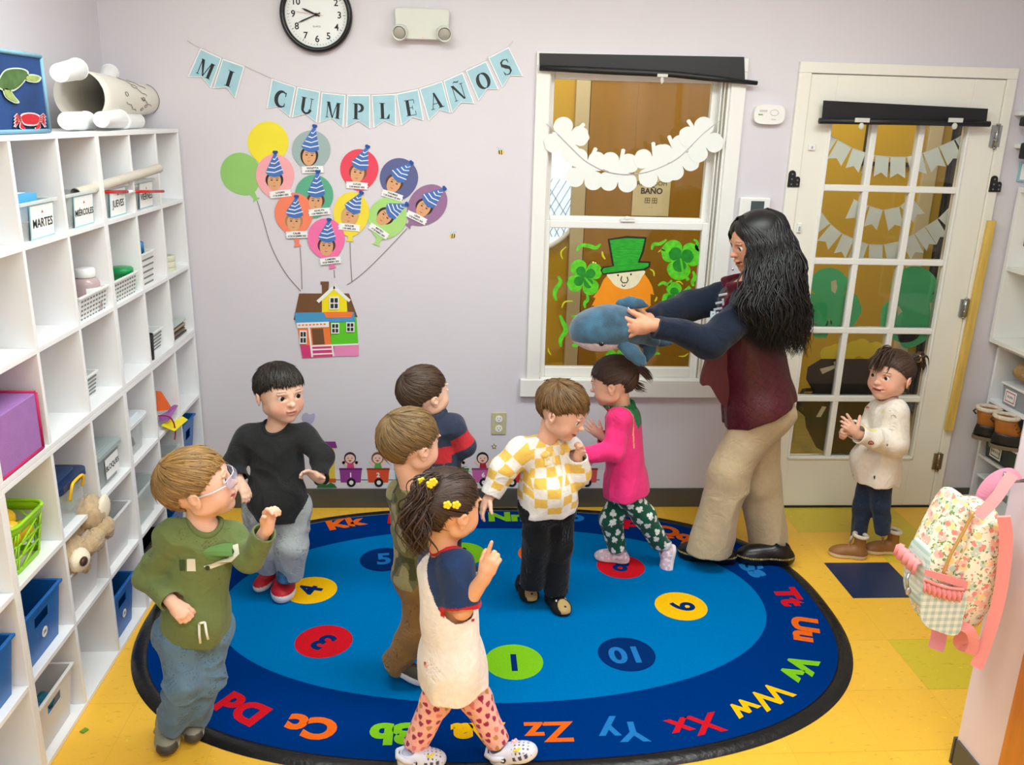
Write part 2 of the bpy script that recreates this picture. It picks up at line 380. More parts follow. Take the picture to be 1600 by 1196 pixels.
# black rolled blinds
def blind(label, fl, fr_, fb, rolls, tubeR):
    t = thing('rolled_blind', label, 'blind', tuple((np.array(fl)+np.array(fr_))/2))
    return t
t = thing('rolled_blind', 'black paper blind rolled up above the window, sagging at its right end', 'blind', (.8, -.03, 2.05))
m = MB(); A = at(843, 83, -.024); B = at(1163, 89, -.024); C_ = at(1164, 126, -.024); D = at(843, 104, -.024)
m.hexa([D, D+[0, .004, 0], C_+[0, .004, 0], C_], [A, A+[0, .004, 0], B+[0, .004, 0], B]); m.build('shade_cloth', M_black, t)
m = MB(); p0 = at(843, 106, -.036); p1 = at(1050, 116, -.04); p2 = at(1183, 130, -.045); m.tube([p0, (p0+p1)/2, p1, (p1+p2)/2, p2], [.012, .014, .013, .0125, .009], 14); m.build('roll', M_black, t)
m = MB(); c = at(1035, 118, -.055); m.box(c[0]-.022, c[0]+.022, c[1]-.006, c[1], c[2]-.006, c[2]+.006); m.ball((c-[0, 0, .018], *WORLD[1:]), .008, .006, .016, 12); m.build('clip', frosted('clear_clip', (235, 235, 225), .75), t)
t = thing('rolled_blind', 'black rolled paper blind across the top of the glazed door', 'blind', (1.97, -.05, 1.87))
m = MB(); A = at(1287, 157, -.052); B = at(1544, 170, -.052); C_ = at(1541, 193, -.052); D = at(1284, 190, -.052)
m.hexa([D, D+[0, .004, 0], C_+[0, .004, 0], C_], [A, A+[0, .004, 0], B+[0, .004, 0], B]); m.build('shade_cloth', M_black, t)
m = MB(); m.tube([at(1280, 189, -.066), at(1410, 191, -.068), at(1546, 194, -.066)], .0125, 14); m.build('roll', M_black, t)
for px in (1347, 1493):
    m = MB(); c = at(px, 189, -.085); m.box(c[0]-.032, c[0]+.032, c[1]-.003, c[1]+.002, c[2]-.006, c[2]+.012); m.ball((c-[0, 0, .022], *WORLD[1:]), .013, .007, .014, 12); m.build('clip', frosted('clear_clip', (235, 235, 225), .75), t)

# ------------------------------------------------------------------ door 1 (glazed)
D1 = thing('door_1', '', '', (1.95, 0, 0)); del D1['label']; del D1['category']; D1['kind'] = 'structure'
m = MB(); m.box(1.465, 1.52, -.02, 0, 0, 2.04); m.box(2.395, 2.44, -.02, 0, 0, 2.04); m.box(1.465, 2.44, -.02, 0, 2.04, 2.085); m.build('door_frame', M_door, D1, bevel=.003)
m = MB(); X0, X1, Z0, Z1 = 1.522, 2.393, .008, 2.036; gx0, gx1, gz0, gz1 = 1.64, 2.255, .27, 1.838; y0, y1 = -.012, .03
m.box(X0, gx0, y0, y1, Z0, Z1); m.box(gx1, X1, y0, y1, Z0, Z1); m.box(gx0, gx1, y0, y1, Z0, gz0); m.box(gx0, gx1, y0, y1, gz1, Z1)
slab = m.build('door_leaf', M_door, D1, bevel=.002)
m = MB()
for xc in (1.836, 2.053): m.box(xc-.014, xc+.014, y0+.002, y1-.004, gz0, gz1)
for zc in (.568, .906, 1.231, 1.56): m.box(gx0, gx1, y0+.001, y1-.003, zc-.014, zc+.014)
m.box(gx0-.012, gx0, y0-.006, y0+.004, gz0-.012, gz1+.012); m.box(gx1, gx1+.012, y0-.006, y0+.004, gz0-.012, gz1+.012); m.box(gx0-.012, gx1+.012, y0-.006, y0+.004, gz0-.014, gz0); m.box(gx0-.012, gx1+.012, y0-.006, y0+.004, gz1, gz1+.012)
m.build('muntin', M_white, slab, bevel=.004)
m = MB(); m.box(gx0, gx1, .008, .012, gz0, gz1); m.build('pane', M_glass, slab)
M_hinge = mat('aged_brass_hinge', (150, 132, 105), .35, .9)
for (px, pyc, dz, mm) in ((1557, 213, .10, mat('steel', (170, 170, 168), .3, .9)), (1508, 482, .09, mat('steel', (170, 170, 168), .3, .9)), (1466, 722, .09, M_hinge)):
    c = at(px, pyc, -.024); m = MB(); m.tube([c-[0, 0, dz/2], c+[0, 0, dz/2]], .008, 10)
    for q in (-.5, -.17, .17, .5): m.tube([c+[0, 0, dz*q-.003], c+[0, 0, dz*q+.003]], .0095, 10)
    m.box(c[0]-.022, c[0]+.022, -.022, -.0125, c[2]-dz/2+.004, c[2]+dz/2-.004); m.build('hinge', mm, D1)
m = MB(); m.box(1.525, 2.392, -.02, .02, .0005, .007); m.build('door_sweep', M_black, D1)
c = at(1218, 503, -.05); m = MB(); m.box(1.535, 1.585, -.018, -.0115, c[2]-.05, c[2]+.05); m.tube([(1.56, -.015, c[2]), (1.56, -.055, c[2]), (1.60, -.06, c[2]), (1.665, -.058, c[2]-.004)], .009, 10); m.build('door_handle', mat('steel', (170, 170, 168), .3, .9), D1)

def bracket(px, py, label, wide):
    c = at(px, py, -.02); fr = (np.array([c[0], -.02, c[2]]), *wallframe(0, 0)[1:])
    o1 = [(-.02, -.034)]+[(-.02, .02)]+[(-.004+.016*math.cos(a), .022+.016*math.sin(a)) for a in np.linspace(math.pi, 0, 9)]+[(.014, .0)]
    o1 += [(.022+.012*math.cos(a), -.002+.014*math.sin(a)) for a in np.linspace(math.pi*.7, 0, 7)]+[(.034, -.034)]
    m = MB(); m.flat(o1, fr, .006, 0)
    for hx, hz in ((-.004, .022), (-.004, .0), (-.004, -.022), (.022, -.004), (.022, -.022)):
        m.flat(circle(.004, 10, hx, hz), fr, .0015, 1, off=.006)
    o = m.build('wall_bracket', [M_black, mat('bracket_hole', (120, 120, 118), .5)], bevel=.0008)
    return tag(o, label, 'bracket')
bracket(1238, 280, 'small black metal bracket on the left side of the door frame', 0)
bracket(1553, 288, 'small black metal bracket on the right side of the door frame', 1)
# latch sensors
for px, py, sz, lab in ((1268, 230, (.017, .014), 'small white square door sensor on the door near the top left bracket'), (1248, 356, (.011, .022), 'small white plastic hook stuck on the door left of the panes')):
    c = at(px, py, -.014); t = thing('door_sensor' if py < 300 else 'adhesive_hook', lab, 'sensor' if py < 300 else 'hook', (c[0], -.0125, c[2]))
    m = MB(); m.box(c[0]-sz[0], c[0]+sz[0], -.022, -.0122, c[2]-sz[1], c[2]+sz[1]); m.build('cover', M_white, t, bevel=.004)
    m = MB(); m.box(c[0]-.004, c[0]+.004, -.027 if py > 300 else -.0232, -.0215, c[2]-sz[1]*.5, c[2]+sz[1]*.3); m.build('button', mat('grey_plastic', (180, 180, 176), .4), t, bevel=.001)
# wooden pole on the right of the door
m = MB(); a = at(1550, 345, -.03); b = at(1480, 672, -.03); m.hexa([(b[0]-.016, -.045, b[2]), (b[0]-.016, -.0215, b[2]), (b[0]+.022, -.0215, b[2]), (b[0]+.022, -.045, b[2])], [(a[0]-.02, -.045, a[2]), (a[0]-.02, -.0215, a[2]), (a[0]+.014, -.0215, a[2]), (a[0]+.014, -.045, a[2])])
tag(m.build('wooden_batten', mat('pale_yellow_wood', (222, 186, 92), .5, noise=.18, nscale=5, stretch=(10, 10, 1)), bevel=.002), 'long yellow wooden batten upright along the right door casing', 'batten')
# carbon monoxide alarm, thermostat, emergency light, outlet, clock
c = at(1199, 179, -.0)
t = thing('smoke_alarm', 'rounded white detector on the wall between window and door', 'detector', (c[0], -.001, c[2]))
fr = wallframe(c[0], c[2], .0005); m = MB(); o = smoothpts([(-.068, 0), (-.055, .034), (0, .041), (.055, .034), (.068, 0), (.055, -.034), (0, -.041), (-.055, -.034)], 5); m.flat(o, fr, .028, 0, sm=False); m.build('housing', M_white, t, bevel=.006)
m = MB(); m.tube([F(fr, (.02+.018*math.cos(a), .008+.012*math.sin(a), .029)) for a in np.linspace(0, 2*math.pi, 17)], .0012, 5); m.box(-.045, -.012, .010, .018, .0285, .0295, 0, fr); m.box(-.05, -.03, -.004, .001, .0285, .0295, 1, fr); m.box(.01, .03, -.022, -.018, .0285, .0292, 0, fr); m.build('button', [mat('pale_grey', (205, 205, 200), .4), mat('green_lamp', (120, 170, 90), .4)], t)
c = at(1177, 326, 0)
t = thing('thermostat', 'white wall thermostat with dark grey screen behind the woman\'s head', 'thermostat', (c[0], -.001, c[2]))
fr = wallframe(c[0], c[2]-.01, .0005); m = MB(); m.box(-.07, .07, -.06, .06, 0, .02, 0, fr); m.build('housing', M_white, t, bevel=.006)
m = MB(); m.box(-.02, .04, -.03, .045, .0202, .024, 0, fr); m.build('screen', mat('screen_grey', (72, 84, 88), .2), t, bevel=.001)
t = thing('emergency_light', 'pale grey emergency light box with two round lamps high on the wall', 'light', (-.14, -.001, 2.18))
fr = wallframe(-.142, 2.178, .0005); m = MB(); m.flat([(-.112, .056), (-.108, -.058), (.108, -.058), (.112, .056), (.1, .062), (-.1, .062)], fr, .045, 0); m.build('housing', mat('greenish_white_plastic', (216, 218, 206), .4), t, bevel=.005)
for sx in (-1, 1):
    m = MB(); c0 = F(fr, (.088*sx, -.032, .055)); fl = frame(c0, (1, 0, 0), (0, .4, 1)); fl = (c0, np.array([1., 0, 0]), unit([0, -.35, .94]), unit([.25*sx, -.9, -.4]))
    m.lathe([(.008, -.03), (.022, -.022), (.030, 0), (.031, .018), (.027, .018), (.026, .008), (.0001, .006)], fl, 22, 0); l = m.build('lamp_head', mat('greenish_white_plastic', (216, 218, 206), .4), t)
    m = MB(); m.lathe([(.026, .009), (.02, .014), (.0001, .016)], fl, 20, 0); m.build('lens', mat('lens_glass', (176, 172, 160), .15), l)
m = MB(); m.flat(circle(.003, 10, .003, -.05), fr, .002, 0, off=.045); m.build('indicator', mat('red_indicator', (.9, .25, .12), .3, emit=1.2), t)
t = thing('wall_outlet', 'beige double electrical outlet low on the lilac wall', 'outlet', (.21, -.001, .434))
fr = wallframe(.211, .434, .0005); m = MB(); m.box(-.035, .035, -.055, .055, 0, .006, 0, fr); m.build('cover_plate', mat('almond_plastic', (196, 190, 150), .4), t, bevel=.003)
for s_ in (-1, 1):
    m = MB(); m.flat(circle(.017, 20, 0, s_*.024, .0165), fr, .003, 0, off=.006)
    for qx, h in ((-.006, .004), (.006, .005)): m.box(qx-.001, qx+.001, s_*.024, s_*.024+h*2-.002, .0088, .0095, 1, fr)
    m.flat(circle(.0025, 8, 0, s_*.024-.007), fr, .0006, 1, off=.009); m.build('socket', [M_white, M_black], t)
m = MB(); m.flat(circle(.003, 8), fr, .001, 0, off=.006); m.build('screw', mat('almond_plastic', (196, 190, 150), .4), t)

# clock
t = thing('wall_clock', 'round white clock with black rim and black numbers, cut by the top of the photo', 'clock', (-.57, -.001, 2.2))
cx, cz = -.572, 2.203; fr = wallframe(cx, cz, .0005)
m = MB(); m.lathe([(.126, 0), (.144, 0), (.147, .02), (.142, .036), (.133, .04), (.126, .032), (.125, .02)], fr, 64, 0, cap=False); m.build('rim', mat('gloss_black', (14, 14, 15), .25), t)
m = MB(); m.flat(circle(.128, 64), fr, .012, 0, off=.002); m.build('face', mat('clock_face', (240, 243, 240), .4), t)
m = MB()
for k in range(1, 13):
    a = math.radians(90-30*k); m.text(str(k), (F(fr, (.093*math.cos(a), .093*math.sin(a), 0)), *fr[1:]), .036, .0008, 0, bold=.0006, off=.0142)
for k in range(60):
    a = math.radians(6*k); r0 = .112 if k % 5 else .108; f2 = rot2(fr, a); m.box(r0, .117, -.0006 if k % 5 else -.001, .0006 if k % 5 else .001, .0142, .0148, 0, f2)
m.text('QUARTZ', (F(fr, (0, -.045, 0)), *fr[1:]), .008, .0006, 0, off=.0142); m.build('numerals', M_ink, t)
def hand(name, ang, L, w0, back, mt, h):
    f2 = rot2(fr, math.radians(ang)); m = MB(); m.flat([(-back, -w0*.6), (L*.75, -w0), (L, 0), (L*.75, w0), (-back, w0*.6)], f2, .0012, 0, off=h); m.build(name, mt, t)
hand('hour_hand', 90-30*9.72, .062, .004, .015, M_ink, .017); hand('minute_hand', 90-6*41, .085, .003, .018, M_ink, .019)
hand('second_hand', 90+84, .095, .0007, .03, mat('clock_red', (190, 40, 35), .4), .021)
m = MB(); m.lathe([(.006, .012), (.006, .023), (1e-4, .024)], fr, 16); m.build('hub', M_ink, t)
# ------------------------------------------------------------------ left wall of cube organizers and what stands in them
SXF = -1.154; SXB = -1.44; YD = [-.045-.2855*i for i in range(10)]; ZD = [.012, .295, .58, .875, 1.16, 1.447, 1.728]
def organizer(ya, z0, h3, label, group=None):
    t = thing('cube_organizer', label, 'shelf', ((SXF+SXB)/2, ya-.43, z0), 'white cube organizers')
    yb = ya-.857; th = .015; m = MB()
    z1 = z0+h3
    m.box(SXB, SXF, yb, ya, z0, z0+th); m.box(SXB, SXF, yb, ya, z1-th, z1); m.box(SXB, SXF, yb, yb+th, z0+th, z1-th); m.box(SXB, SXF, ya-th, ya, z0+th, z1-th)
    m.build('outer_frame', M_shelf, t, bevel=.001)
    m = MB(); m.box(SXB, SXB+.004, yb+th, ya-th, z0+th, z1-th); m.build('back_panel', M_shelf, t)
    for k in (1, 2):
        zz = z0+th/2+(h3-th)*k/3
        m = MB(); m.box(SXB+.005, SXF-.001, yb+th, ya-th, zz-th/2, zz+th/2); m.build('shelf_board', M_shelf, t, bevel=.001)
    for k in (1, 2):
        yy = yb+th/2+(.857-th)*k/3
        for q in range(3):
            za = z0+th/2+(h3-th)*q/3+th/2; zb = z0+th/2+(h3-th)*(q+1)/3-th/2
            m = MB(); m.box(SXB+.005, SXF-.001, yy-th/2, yy+th/2, za, zb); m.build('divider', M_shelf, t, bevel=.001)
    return t
for gi, (nm) in enumerate(('at the far end by the back wall', 'in the middle of the row', 'at the near left edge of the photo')):
    organizer(-.038-.8575*gi, .001, .872, 'white cube organizer with nine cubbies, bottom unit '+nm)
    organizer(-.036-.8575*gi, .8745, .868, 'white cube organizer with nine cubbies, top unit '+nm)
def cell(c, r):
    """column c counted from the back wall, row r counted from the top: floor height, y range"""
    zb = [0, 1.1635+.284, 1.1635, .8905, .582, .300, .0165][r]
    ya = -.055-.2857*c; return zb, ya-.262, ya
def openbox(m, x0, x1, y0, y1, z0, z1, tp=.01, th=.003, mt=0, rim=.006, rmt=None):
    o0 = [(x0+tp, y0+tp), (x1-tp, y0+tp), (x1-tp, y1-tp), (x0+tp, y1-tp)]; o1 = [(x0, y0), (x1, y0), (x1, y1), (x0, y1)]
    i0 = [(x0+tp+th, y0+tp+th), (x1-tp-th, y0+tp+th), (x1-tp-th, y1-tp-th), (x0+tp+th, y1-tp-th)]; i1 = [(x0+th, y0+th), (x1-th, y0+th), (x1-th, y1-th), (x0+th, y1-th)]
    vs = [(*p, z0) for p in o0]+[(*p, z1) for p in o1]+[(*p, z0+th) for p in i0]+[(*p, z1) for p in i1]
    fs = [(3, 2, 1, 0), (8, 9, 10, 11)]
    for k in range(4):
        j = (k+1) % 4; fs += [(k, j, 4+j, 4+k), (8+j, 8+k, 12+k, 12+j), (4+k, 4+j, 12+j, 12+k)]
    m.add(vs, fs, mt)
    if rim:
        r = rim; rm = mt if rmt is None else rmt
        m.box(x0-r, x0+th, y0-r, y1+r, z1-r, z1+.002, rm); m.box(x1-th, x1+r, y0-r, y1+r, z1-r, z1+.002, rm); m.box(x0+th, x1-th, y0-r, y0+th, z1-r, z1+.002, rm); m.box(x0+th, x1-th, y1-th, y1+r, z1-r, z1+.002, rm)
SB = lambda *a: frosted(*a)
M_clear = frosted('clear_plastic', (222, 232, 232), .34, .2); M_clearrim = frosted('clear_plastic_rim', (235, 240, 240), .7, .2)
M_milky = frosted('milky_plastic', (238, 236, 236), .72); M_blueb = mat('blue_bin_plastic', (22, 98, 176), .35); M_whitep = mat('white_plastic', (240, 240, 238), .4)
M_paper = mat('white_paper', (246, 246, 244), .7); M_yel = mat('yellow_toy', (250, 196, 30), .35)
# -- Spanish weekday bins in the top row
def daybin(c, word, label, contents, y_sh=0, ln=.2):
    zb, y0, y1 = cell(c, 1); y0 += .025+y_sh; y1 -= .025-y_sh
    xf = SXF-.012; xb = xf-.22; h = .115
    t = thing('storage_bin', label, 'bin', ((xf+xb)/2, (y0+y1)/2, zb), 'clear weekday bins in the top row')
    m = MB(); openbox(m, xb, xf, y0, y1, zb, zb+h, .012, .003, 0, .007, 1); m.build('bin', [M_clear, M_clearrim], t, bevel=.001)
    fr = (np.array([xf-.004, (y0+y1)/2+.02, zb+h*.52]), np.array([0, 1., 0]), np.array([.06, 0, 1.]), np.array([1., 0, 0]))
    m = MB(); m.box(-.075, .075, -.05, .05, .0025, .003, 0, fr); m.box(-.069, .069, -.044, .044, .0031, .0035, 1, fr); m.build('label_card', [mat('aqua_border', (150, 198, 204), .6), M_paper], t)
    m = MB(); m.text(word, (F(fr, (0, -.006, 0)), *fr[1:]), .034 if len(word) < 8 else .027, .0004, 0, off=.0037, bold=.0005); m.flat([(0, .03), (.006, .022), (-.006, .022)], fr, .0004, 1, off=.0037); m.build('label_text', [M_ink, mat('tiny_red', (170, 60, 70), .6)], t)
    return t, xf, xb, y0, y1, zb
def block(name, label, cat, x0, x1, y0, y1, z0, z1, mt, group=None, bevel=.003):
    m = MB(); m.box(x0, x1, y0, y1, z0, z1); return tag(m.build(name, mt, bevel=bevel), label, cat, group)
t, xf, xb, y0, y1, zb = daybin(4, 'MARTES', 'clear bin with a card reading MARTES in the top row', None)
M_sky = mat('sky_blue_card', (86, 178, 226), .5)
m = MB(); m.box(xb+.03, xf-.02, y0+.02, y1-.06, zb+.062, zb+.135, 0); m.box(xb+.05, xf-.04, y0+.03, y1-.08, zb+.1351, zb+.136, 1); m.box(xb+.08, xf-.07, y0+.05, y1-.13, zb+.1361, zb+.137, 2)
tag(m.build('picture_book', [M_sky, M_paper, mat('magenta_print', (170, 50, 90), .6)], bevel=.002), 'sky blue box sticking up out of the bin marked MARTES', 'box')
block('cardboard_box', 'white and brown folded cards in the bin marked MARTES', 'cards', xb+.03, xf-.03, y0+.02, y1-.1, zb+.006, zb+.055, mat('kraft', (196, 160, 116), .7))
t, xf, xb, y0, y1, zb = daybin(3, 'MIÉRCOLES', 'clear bin with a card reading MIÉRCOLES in the top row', None)
rr = np.random.default_rng(3)
def lump(name, label, cat, c, r, col, seed=0, flat=1., group=None, rough=.7):
    g = np.random.default_rng(seed); m = MB(); m.ball((np.array(c, float), *WORLD[1:]), r, r*.9, r*flat, 18)
    v = np.array(m.v)-np.array(c); ph = g.uniform(0, 6, 6); k = 1+.13*np.sin(v[:, 0]/r*4+ph[0])*np.sin(v[:, 1]/r*5+ph[1])+.08*np.sin(v[:, 2]/r*7+ph[2]+v[:, 0]/r*3)
    m.v = [tuple(q) for q in v*k[:, None]+np.array(c)]
    return tag(m.build(name, mat('c_'+str(col), col, rough)), label, cat, group)
lump('tissue_bundle', 'mauve tissue bundle in the bin marked MIÉRCOLES', 'craft supply', (xb+.10, (y0+y1)/2-.03, zb+.085), .05, (150, 110, 125), 1, .85)
lump('crepe_ball', 'green crumpled paper at the rim of the bin marked MIÉRCOLES', 'craft supply', (xf-.035, y0+.05, zb+.10), .02, (70, 140, 90), 2)
lump('crepe_ball', 'red crumpled paper behind the green one in the bin marked MIÉRCOLES', 'craft supply', (xf-.06, y0+.04, zb+.118), .019, (190, 60, 60), 5)
block('notebook', 'maroon notebook low in the bin marked MIÉRCOLES', 'book', xb+.02, xf-.03, y0+.03, y1-.05, zb+.006, zb+.04, mat('maroon_cover', (120, 62, 84), .6))
t, xf, xb, y0, y1, zb = daybin(2, 'JUEVES', 'clear bin with a card reading JUEVES in the top row', None)
block('folded_paper', 'white folded paper in the bin marked JUEVES', 'paper', xb+.03, xf-.03, y0+.03, y1-.04, zb+.006, zb+.10, M_paper)
t, xf, xb, y0, y1, zb = daybin(1, 'VIERNES', 'clear bin with a card reading VIERNES in the top row', None)
block('folded_paper', 'white folded paper in the bin marked VIERNES', 'paper', xb+.03, xf-.03, y0+.03, y1-.04, zb+.006, zb+.09, M_paper)
# tube and red stick sticking out of the bins
a = atx(118, 303, SXF-.03)+[0, 0, .0]; b = atx(248, 263, SXF+.02); m = MB(); d = unit(b-a)
m.tube([a, b], .017, 24, 0, False); m.tube([a, b], .0145, 24, 0, False); m.s[-24:] = [True]*24
fr = frame(b, np.cross(d, [0, 0, 1.]), np.cross(d, np.cross(d, [0, 0, 1.]))); m.lathe([(.0145, 0), (.017, 0)], (b, fr[1], fr[2], d), 24, 0, cap=False)
tag(m.build('cardboard_tube', mat('pale_cardboard', (206, 198, 184), .7, noise=.05, nscale=12)), 'long pale cardboard tube lying across the weekday bins', 'tube')
a = atx(155, 300, SXF-.015); b = atx(255, 299, SXF+.02); t = thing('red_stick', 'thin red stick with a white band lying under the cardboard tube', 'stick', (a+b)/2)
m = MB(); m.tube([a, a+(b-a)*.4], .0055, 10); m.tube([a+(b-a)*.5, b], .0055, 10); m.build('rod', mat('red_plastic', (214, 32, 34), .35), t)
m = MB(); m.tube([a+(b-a)*.4, a+(b-a)*.5], .006, 10); m.build('band', M_paper, t)
# -- perforated white baskets
def basket(xf, xb, y0, y1, z0, h, label, mt=None, holes=True, name='basket', hole=None, tp=.012):
    t = thing(name, label, 'basket', ((xf+xb)/2, (y0+y1)/2, z0)); mt = mt or M_whitep
    m = MB(); openbox(m, xb, xf, y0, y1, z0, z0+h, tp, .0025, 0, .005); m.build('basket_wall', mt, t, bevel=.001)
    if holes:
        hm = hole or mat('hole_shade', (120, 124, 122), .8); m = MB()
        # slots on the two faces seen: front (+x) and near (-y)
        n = 5
        fy = (np.array([(xf+xb)/2, y0+tp*.5, z0+h/2]), np.array([1., 0, 0]), np.array([0, -tp/h, 1.]), np.array([0, -1., 0]))
        for i in range(4):
            for j in range(n): cx = -(xf-xb)*.33+(xf-xb)*.22*i; cz = -h*.36+h*.17*j; m.box(cx-.006, cx+.006, cz-.004, cz+.004, .002, .0026, 0, fy)
        fx = (np.array([xf-tp*.5, (y0+y1)/2, z0+h/2]), np.array([0, 1., 0]), np.array([tp/h, 0, 1.]), np.array([1., 0, 0]))
        for i in range(9):
            for j in range(n): cx = -(y1-y0)*.4+(y1-y0)*.1*i; cz = -h*.36+h*.17*j; m.box(cx-.006, cx+.006, cz-.003, cz+.003, .002, .0026, 0, fx)
        m.build('perforation', hm, t)
    return t
def ygap(c, r, a=.02, b=.02):
    z, y0, y1 = cell(c, r); return z, y0+a, y1-b
z, y0, y1 = ygap(3, 2, .03, .0); xf = SXF-.01; basket(xf, xf-.13, y0, y1-.005, z, .085, 'white perforated basket holding a glitter jar in the second row')
t = thing('plastic_jar', 'clear jar with white lid and pink contents standing in a basket', 'jar', (xf-.06, y0+.07, z+.004))
fr = (np.array([xf-.05, atx(137, 470, xf-.05)[1], z+.004]), *WORLD[1:]); m = MB(); m.lathe([(.03, 0), (.042, .004), (.044, .02), (.044, .095), (.038, .11), (.028, .116)], fr, 28); m.build('body', frosted('jar_pink', (196, 170, 172), .85, .15), t)
m = MB(); m.lathe([(.031, .116), (.033, .12), (.033, .142), (.029, .146), (1e-4, .1462)], fr, 28); m.build('lid', M_whitep, t); m = MB(); m.lathe([(.0445, .045), (.0445, .085)], fr, 12, a0=-1.2, a1=.4); m.build('paper_label', M_paper, t)
lump('glitter_jar', 'small greyish jar behind the larger jar in the basket', 'jar', (xf-.1, y0+.13, z+.06), .032, (188, 184, 176), 4, 1.5)
z, y0, y1 = ygap(2, 2, .02, .0); basket(xf, xf-.13, y0, y1-.01, z, .085, 'white perforated basket holding green and red lids in the second row')
for k, (col, dy, dz, lab) in enumerate((((20, 150, 82), 190, .0, 'green'), ((206, 48, 50), 209, .004, 'red'))):
    m = MB(); fr = (np.array([xf-.05-.03*(dy > 200), atx(dy, 430, xf-.05-.03*(dy > 200))[1], z+.004+dz]), *WORLD[1:]); m.lathe([(.034, 0), (.036, .07), (.036, .072), (.041, .073), (.042, .092), (.037, .097), (1e-4, .098)], fr, 28); tag(m.build('lidded_tub', [mat('lid_'+lab, col, .35)]), 'tub with a '+lab+' lid sitting in the white basket of the second row', 'tub')
z, y0, y1 = ygap(1, 2, .02, .10); basket(xf, xf-.11, y0, y1, z, .135, 'tall white perforated basket of markers in the second row')
for k in range(6):
    col = [(200, 40, 50), (30, 110, 190), (210, 50, 60), (40, 120, 180), (60, 150, 190), (180, 40, 60)][k]; cx = xf-.03-.02*(k % 3); cy = y0+.062+.035*(k//3)+.006*(k % 3); m = MB(); fr = (np.array([cx, cy, z+.01]), *WORLD[1:]); m.lathe([(.008, 0), (.008, .12), (.0105, .121), (.0105, .16), (1e-4, .166)], fr, 14)
    tag(m.build('marker_pen', mat('pen_%d' % k, col, .35)), ('blue' if k in (1, 3, 4) else 'red')+' capped marker in the tall white basket', 'marker', 'blue markers in the tall basket' if k in (1, 3, 4) else 'red markers in the tall basket')
z, y0, y1 = ygap(0, 2)
for k, (lab, col) in enumerate((('bottom pale green', (206, 212, 186)), ('middle cream', (226, 224, 200)), ('topmost pale', (214, 218, 196)))):
    m = MB(); fr = (np.array([SXF-.06, y0+.115, z+.002+.024*k]), *WORLD[1:]); m.lathe([(.028, 0), (.045, 0), (.046, .003), (.046, .02), (.045, .023), (.028, .023), (.028, 0)], fr, 30, cap=False); tag(m.build('tape_roll', mat('tape%d' % k, col, .5)), lab+' tape roll of the stack in the cubby nearest the back wall', 'tape roll')
m = MB(); m.tube([(SXF-.03, y0+.04, z+.003), (SXF-.02, y0+.05, z+.003), (SXF-.01, y0+.09, z+.003), (SXF-.008, y0+.13, z+.004), (SXF-.006, y0+.07, z+.003)], .0025, 6); tag(m.build('blue_cord', mat('blue_cord', (90, 150, 210), .5)), 'small light blue cord beside the tape rolls', 'cord')
# third row
z, y0, y1 = ygap(3, 3, .06, .07); basket(SXF-.05, SXF-.19, y0, y1, z, .08, 'small white perforated basket in the third row, left of the other')
z, y0, y1 = ygap(2, 3, .02, .19); basket(SXF-.07, SXF-.15, y0, y1, z, .06, 'tiny white basket half hidden by a divider in the third row')
z, y0, y1 = ygap(1, 3, .09, .03); basket(SXF-.03, SXF-.15, y0, y1, z, .085, 'white striped basket beside a black cup in the third row')
m = MB(); fr = (np.array([SXF-.03, y0-.045, z]), *WORLD[1:]); m.lathe([(.024, 0), (.028, .1), (.026, .1), (.022, .004), (1e-4, .004)], fr, 20); tag(m.build('pen_cup', mat('matte_black', (26, 26, 26), .5)), 'black cup in front of the white striped basket', 'cup')
z, y0, y1 = ygap(0, 3, .03, .04)
for k in range(7): block('book', ['dark brown thin book at the bottom of the stack in the far cubby', 'grey thin book second from the bottom of the far stack', 'brown thin book third from the bottom of the far stack', 'black thin book in the middle of the far stack', 'tan thin book third from the top of the far stack', 'dark thin book second from the top of the far stack', 'pale grey book on top of the stack in the far cubby'][k], 'book', SXF-.2+.004*(k % 3), SXF-.018-.005*(k % 2), y0+.004*(k % 2), y1-.01*(k % 3), z+.001+.0085*k, z+.009+.0085*k, mat('bk%d' % k, [(70, 56, 46), (150, 148, 140), (96, 76, 58), (44, 42, 42), (170, 150, 120), (70, 66, 62), (196, 204, 200)][k], .5), 'thin books in the far cubby', .0008)
# purple fabric box
z, y0, y1 = ygap(5, 3, .0, .0); y0 = cell(5, 3)[1]-.0; xf = SXF-.006
t = thing('lidded_box', 'purple felt box with crimson edges in the third row at the left edge', 'box', (xf-.12, (y0+y1)/2, z))
m = MB(); m.box(xf-.24, xf, y0+.004, y1-.018, z+.001, z+.165); m.build('box_body', mat('purple_felt', (160, 112, 178), .85, noise=.05, nscale=30, bump=.2, bscale=200), t, bevel=.003)
m = MB(); M_crim = mat('crimson_trim', (190, 20, 84), .7); ya, yb_ = y0+.003, y1-.017
for P_, Q_ in (((xf+.001, ya, z+.004), (xf+.001, yb_, z+.004)), ((xf+.001, yb_, z+.004), (xf+.001, yb_, z+.166)), ((xf+.001, ya, z+.004), (xf+.001, ya, z+.166)), ((xf-.24, yb_, z+.167), (xf, yb_, z+.167)), ((xf-.24, ya, z+.167), (xf-.24, yb_, z+.167))): m.tube([P_, Q_], .0045, 6)
m.build('edge_trim', M_crim, t); m = MB(); m.ball((np.array([xf-.12, (y0+y1)/2-.01, z+.17]), *WORLD[1:]), .03, .015, .006, 12); m.build('bow', mat('hot_pink', (236, 90, 160), .5), t)
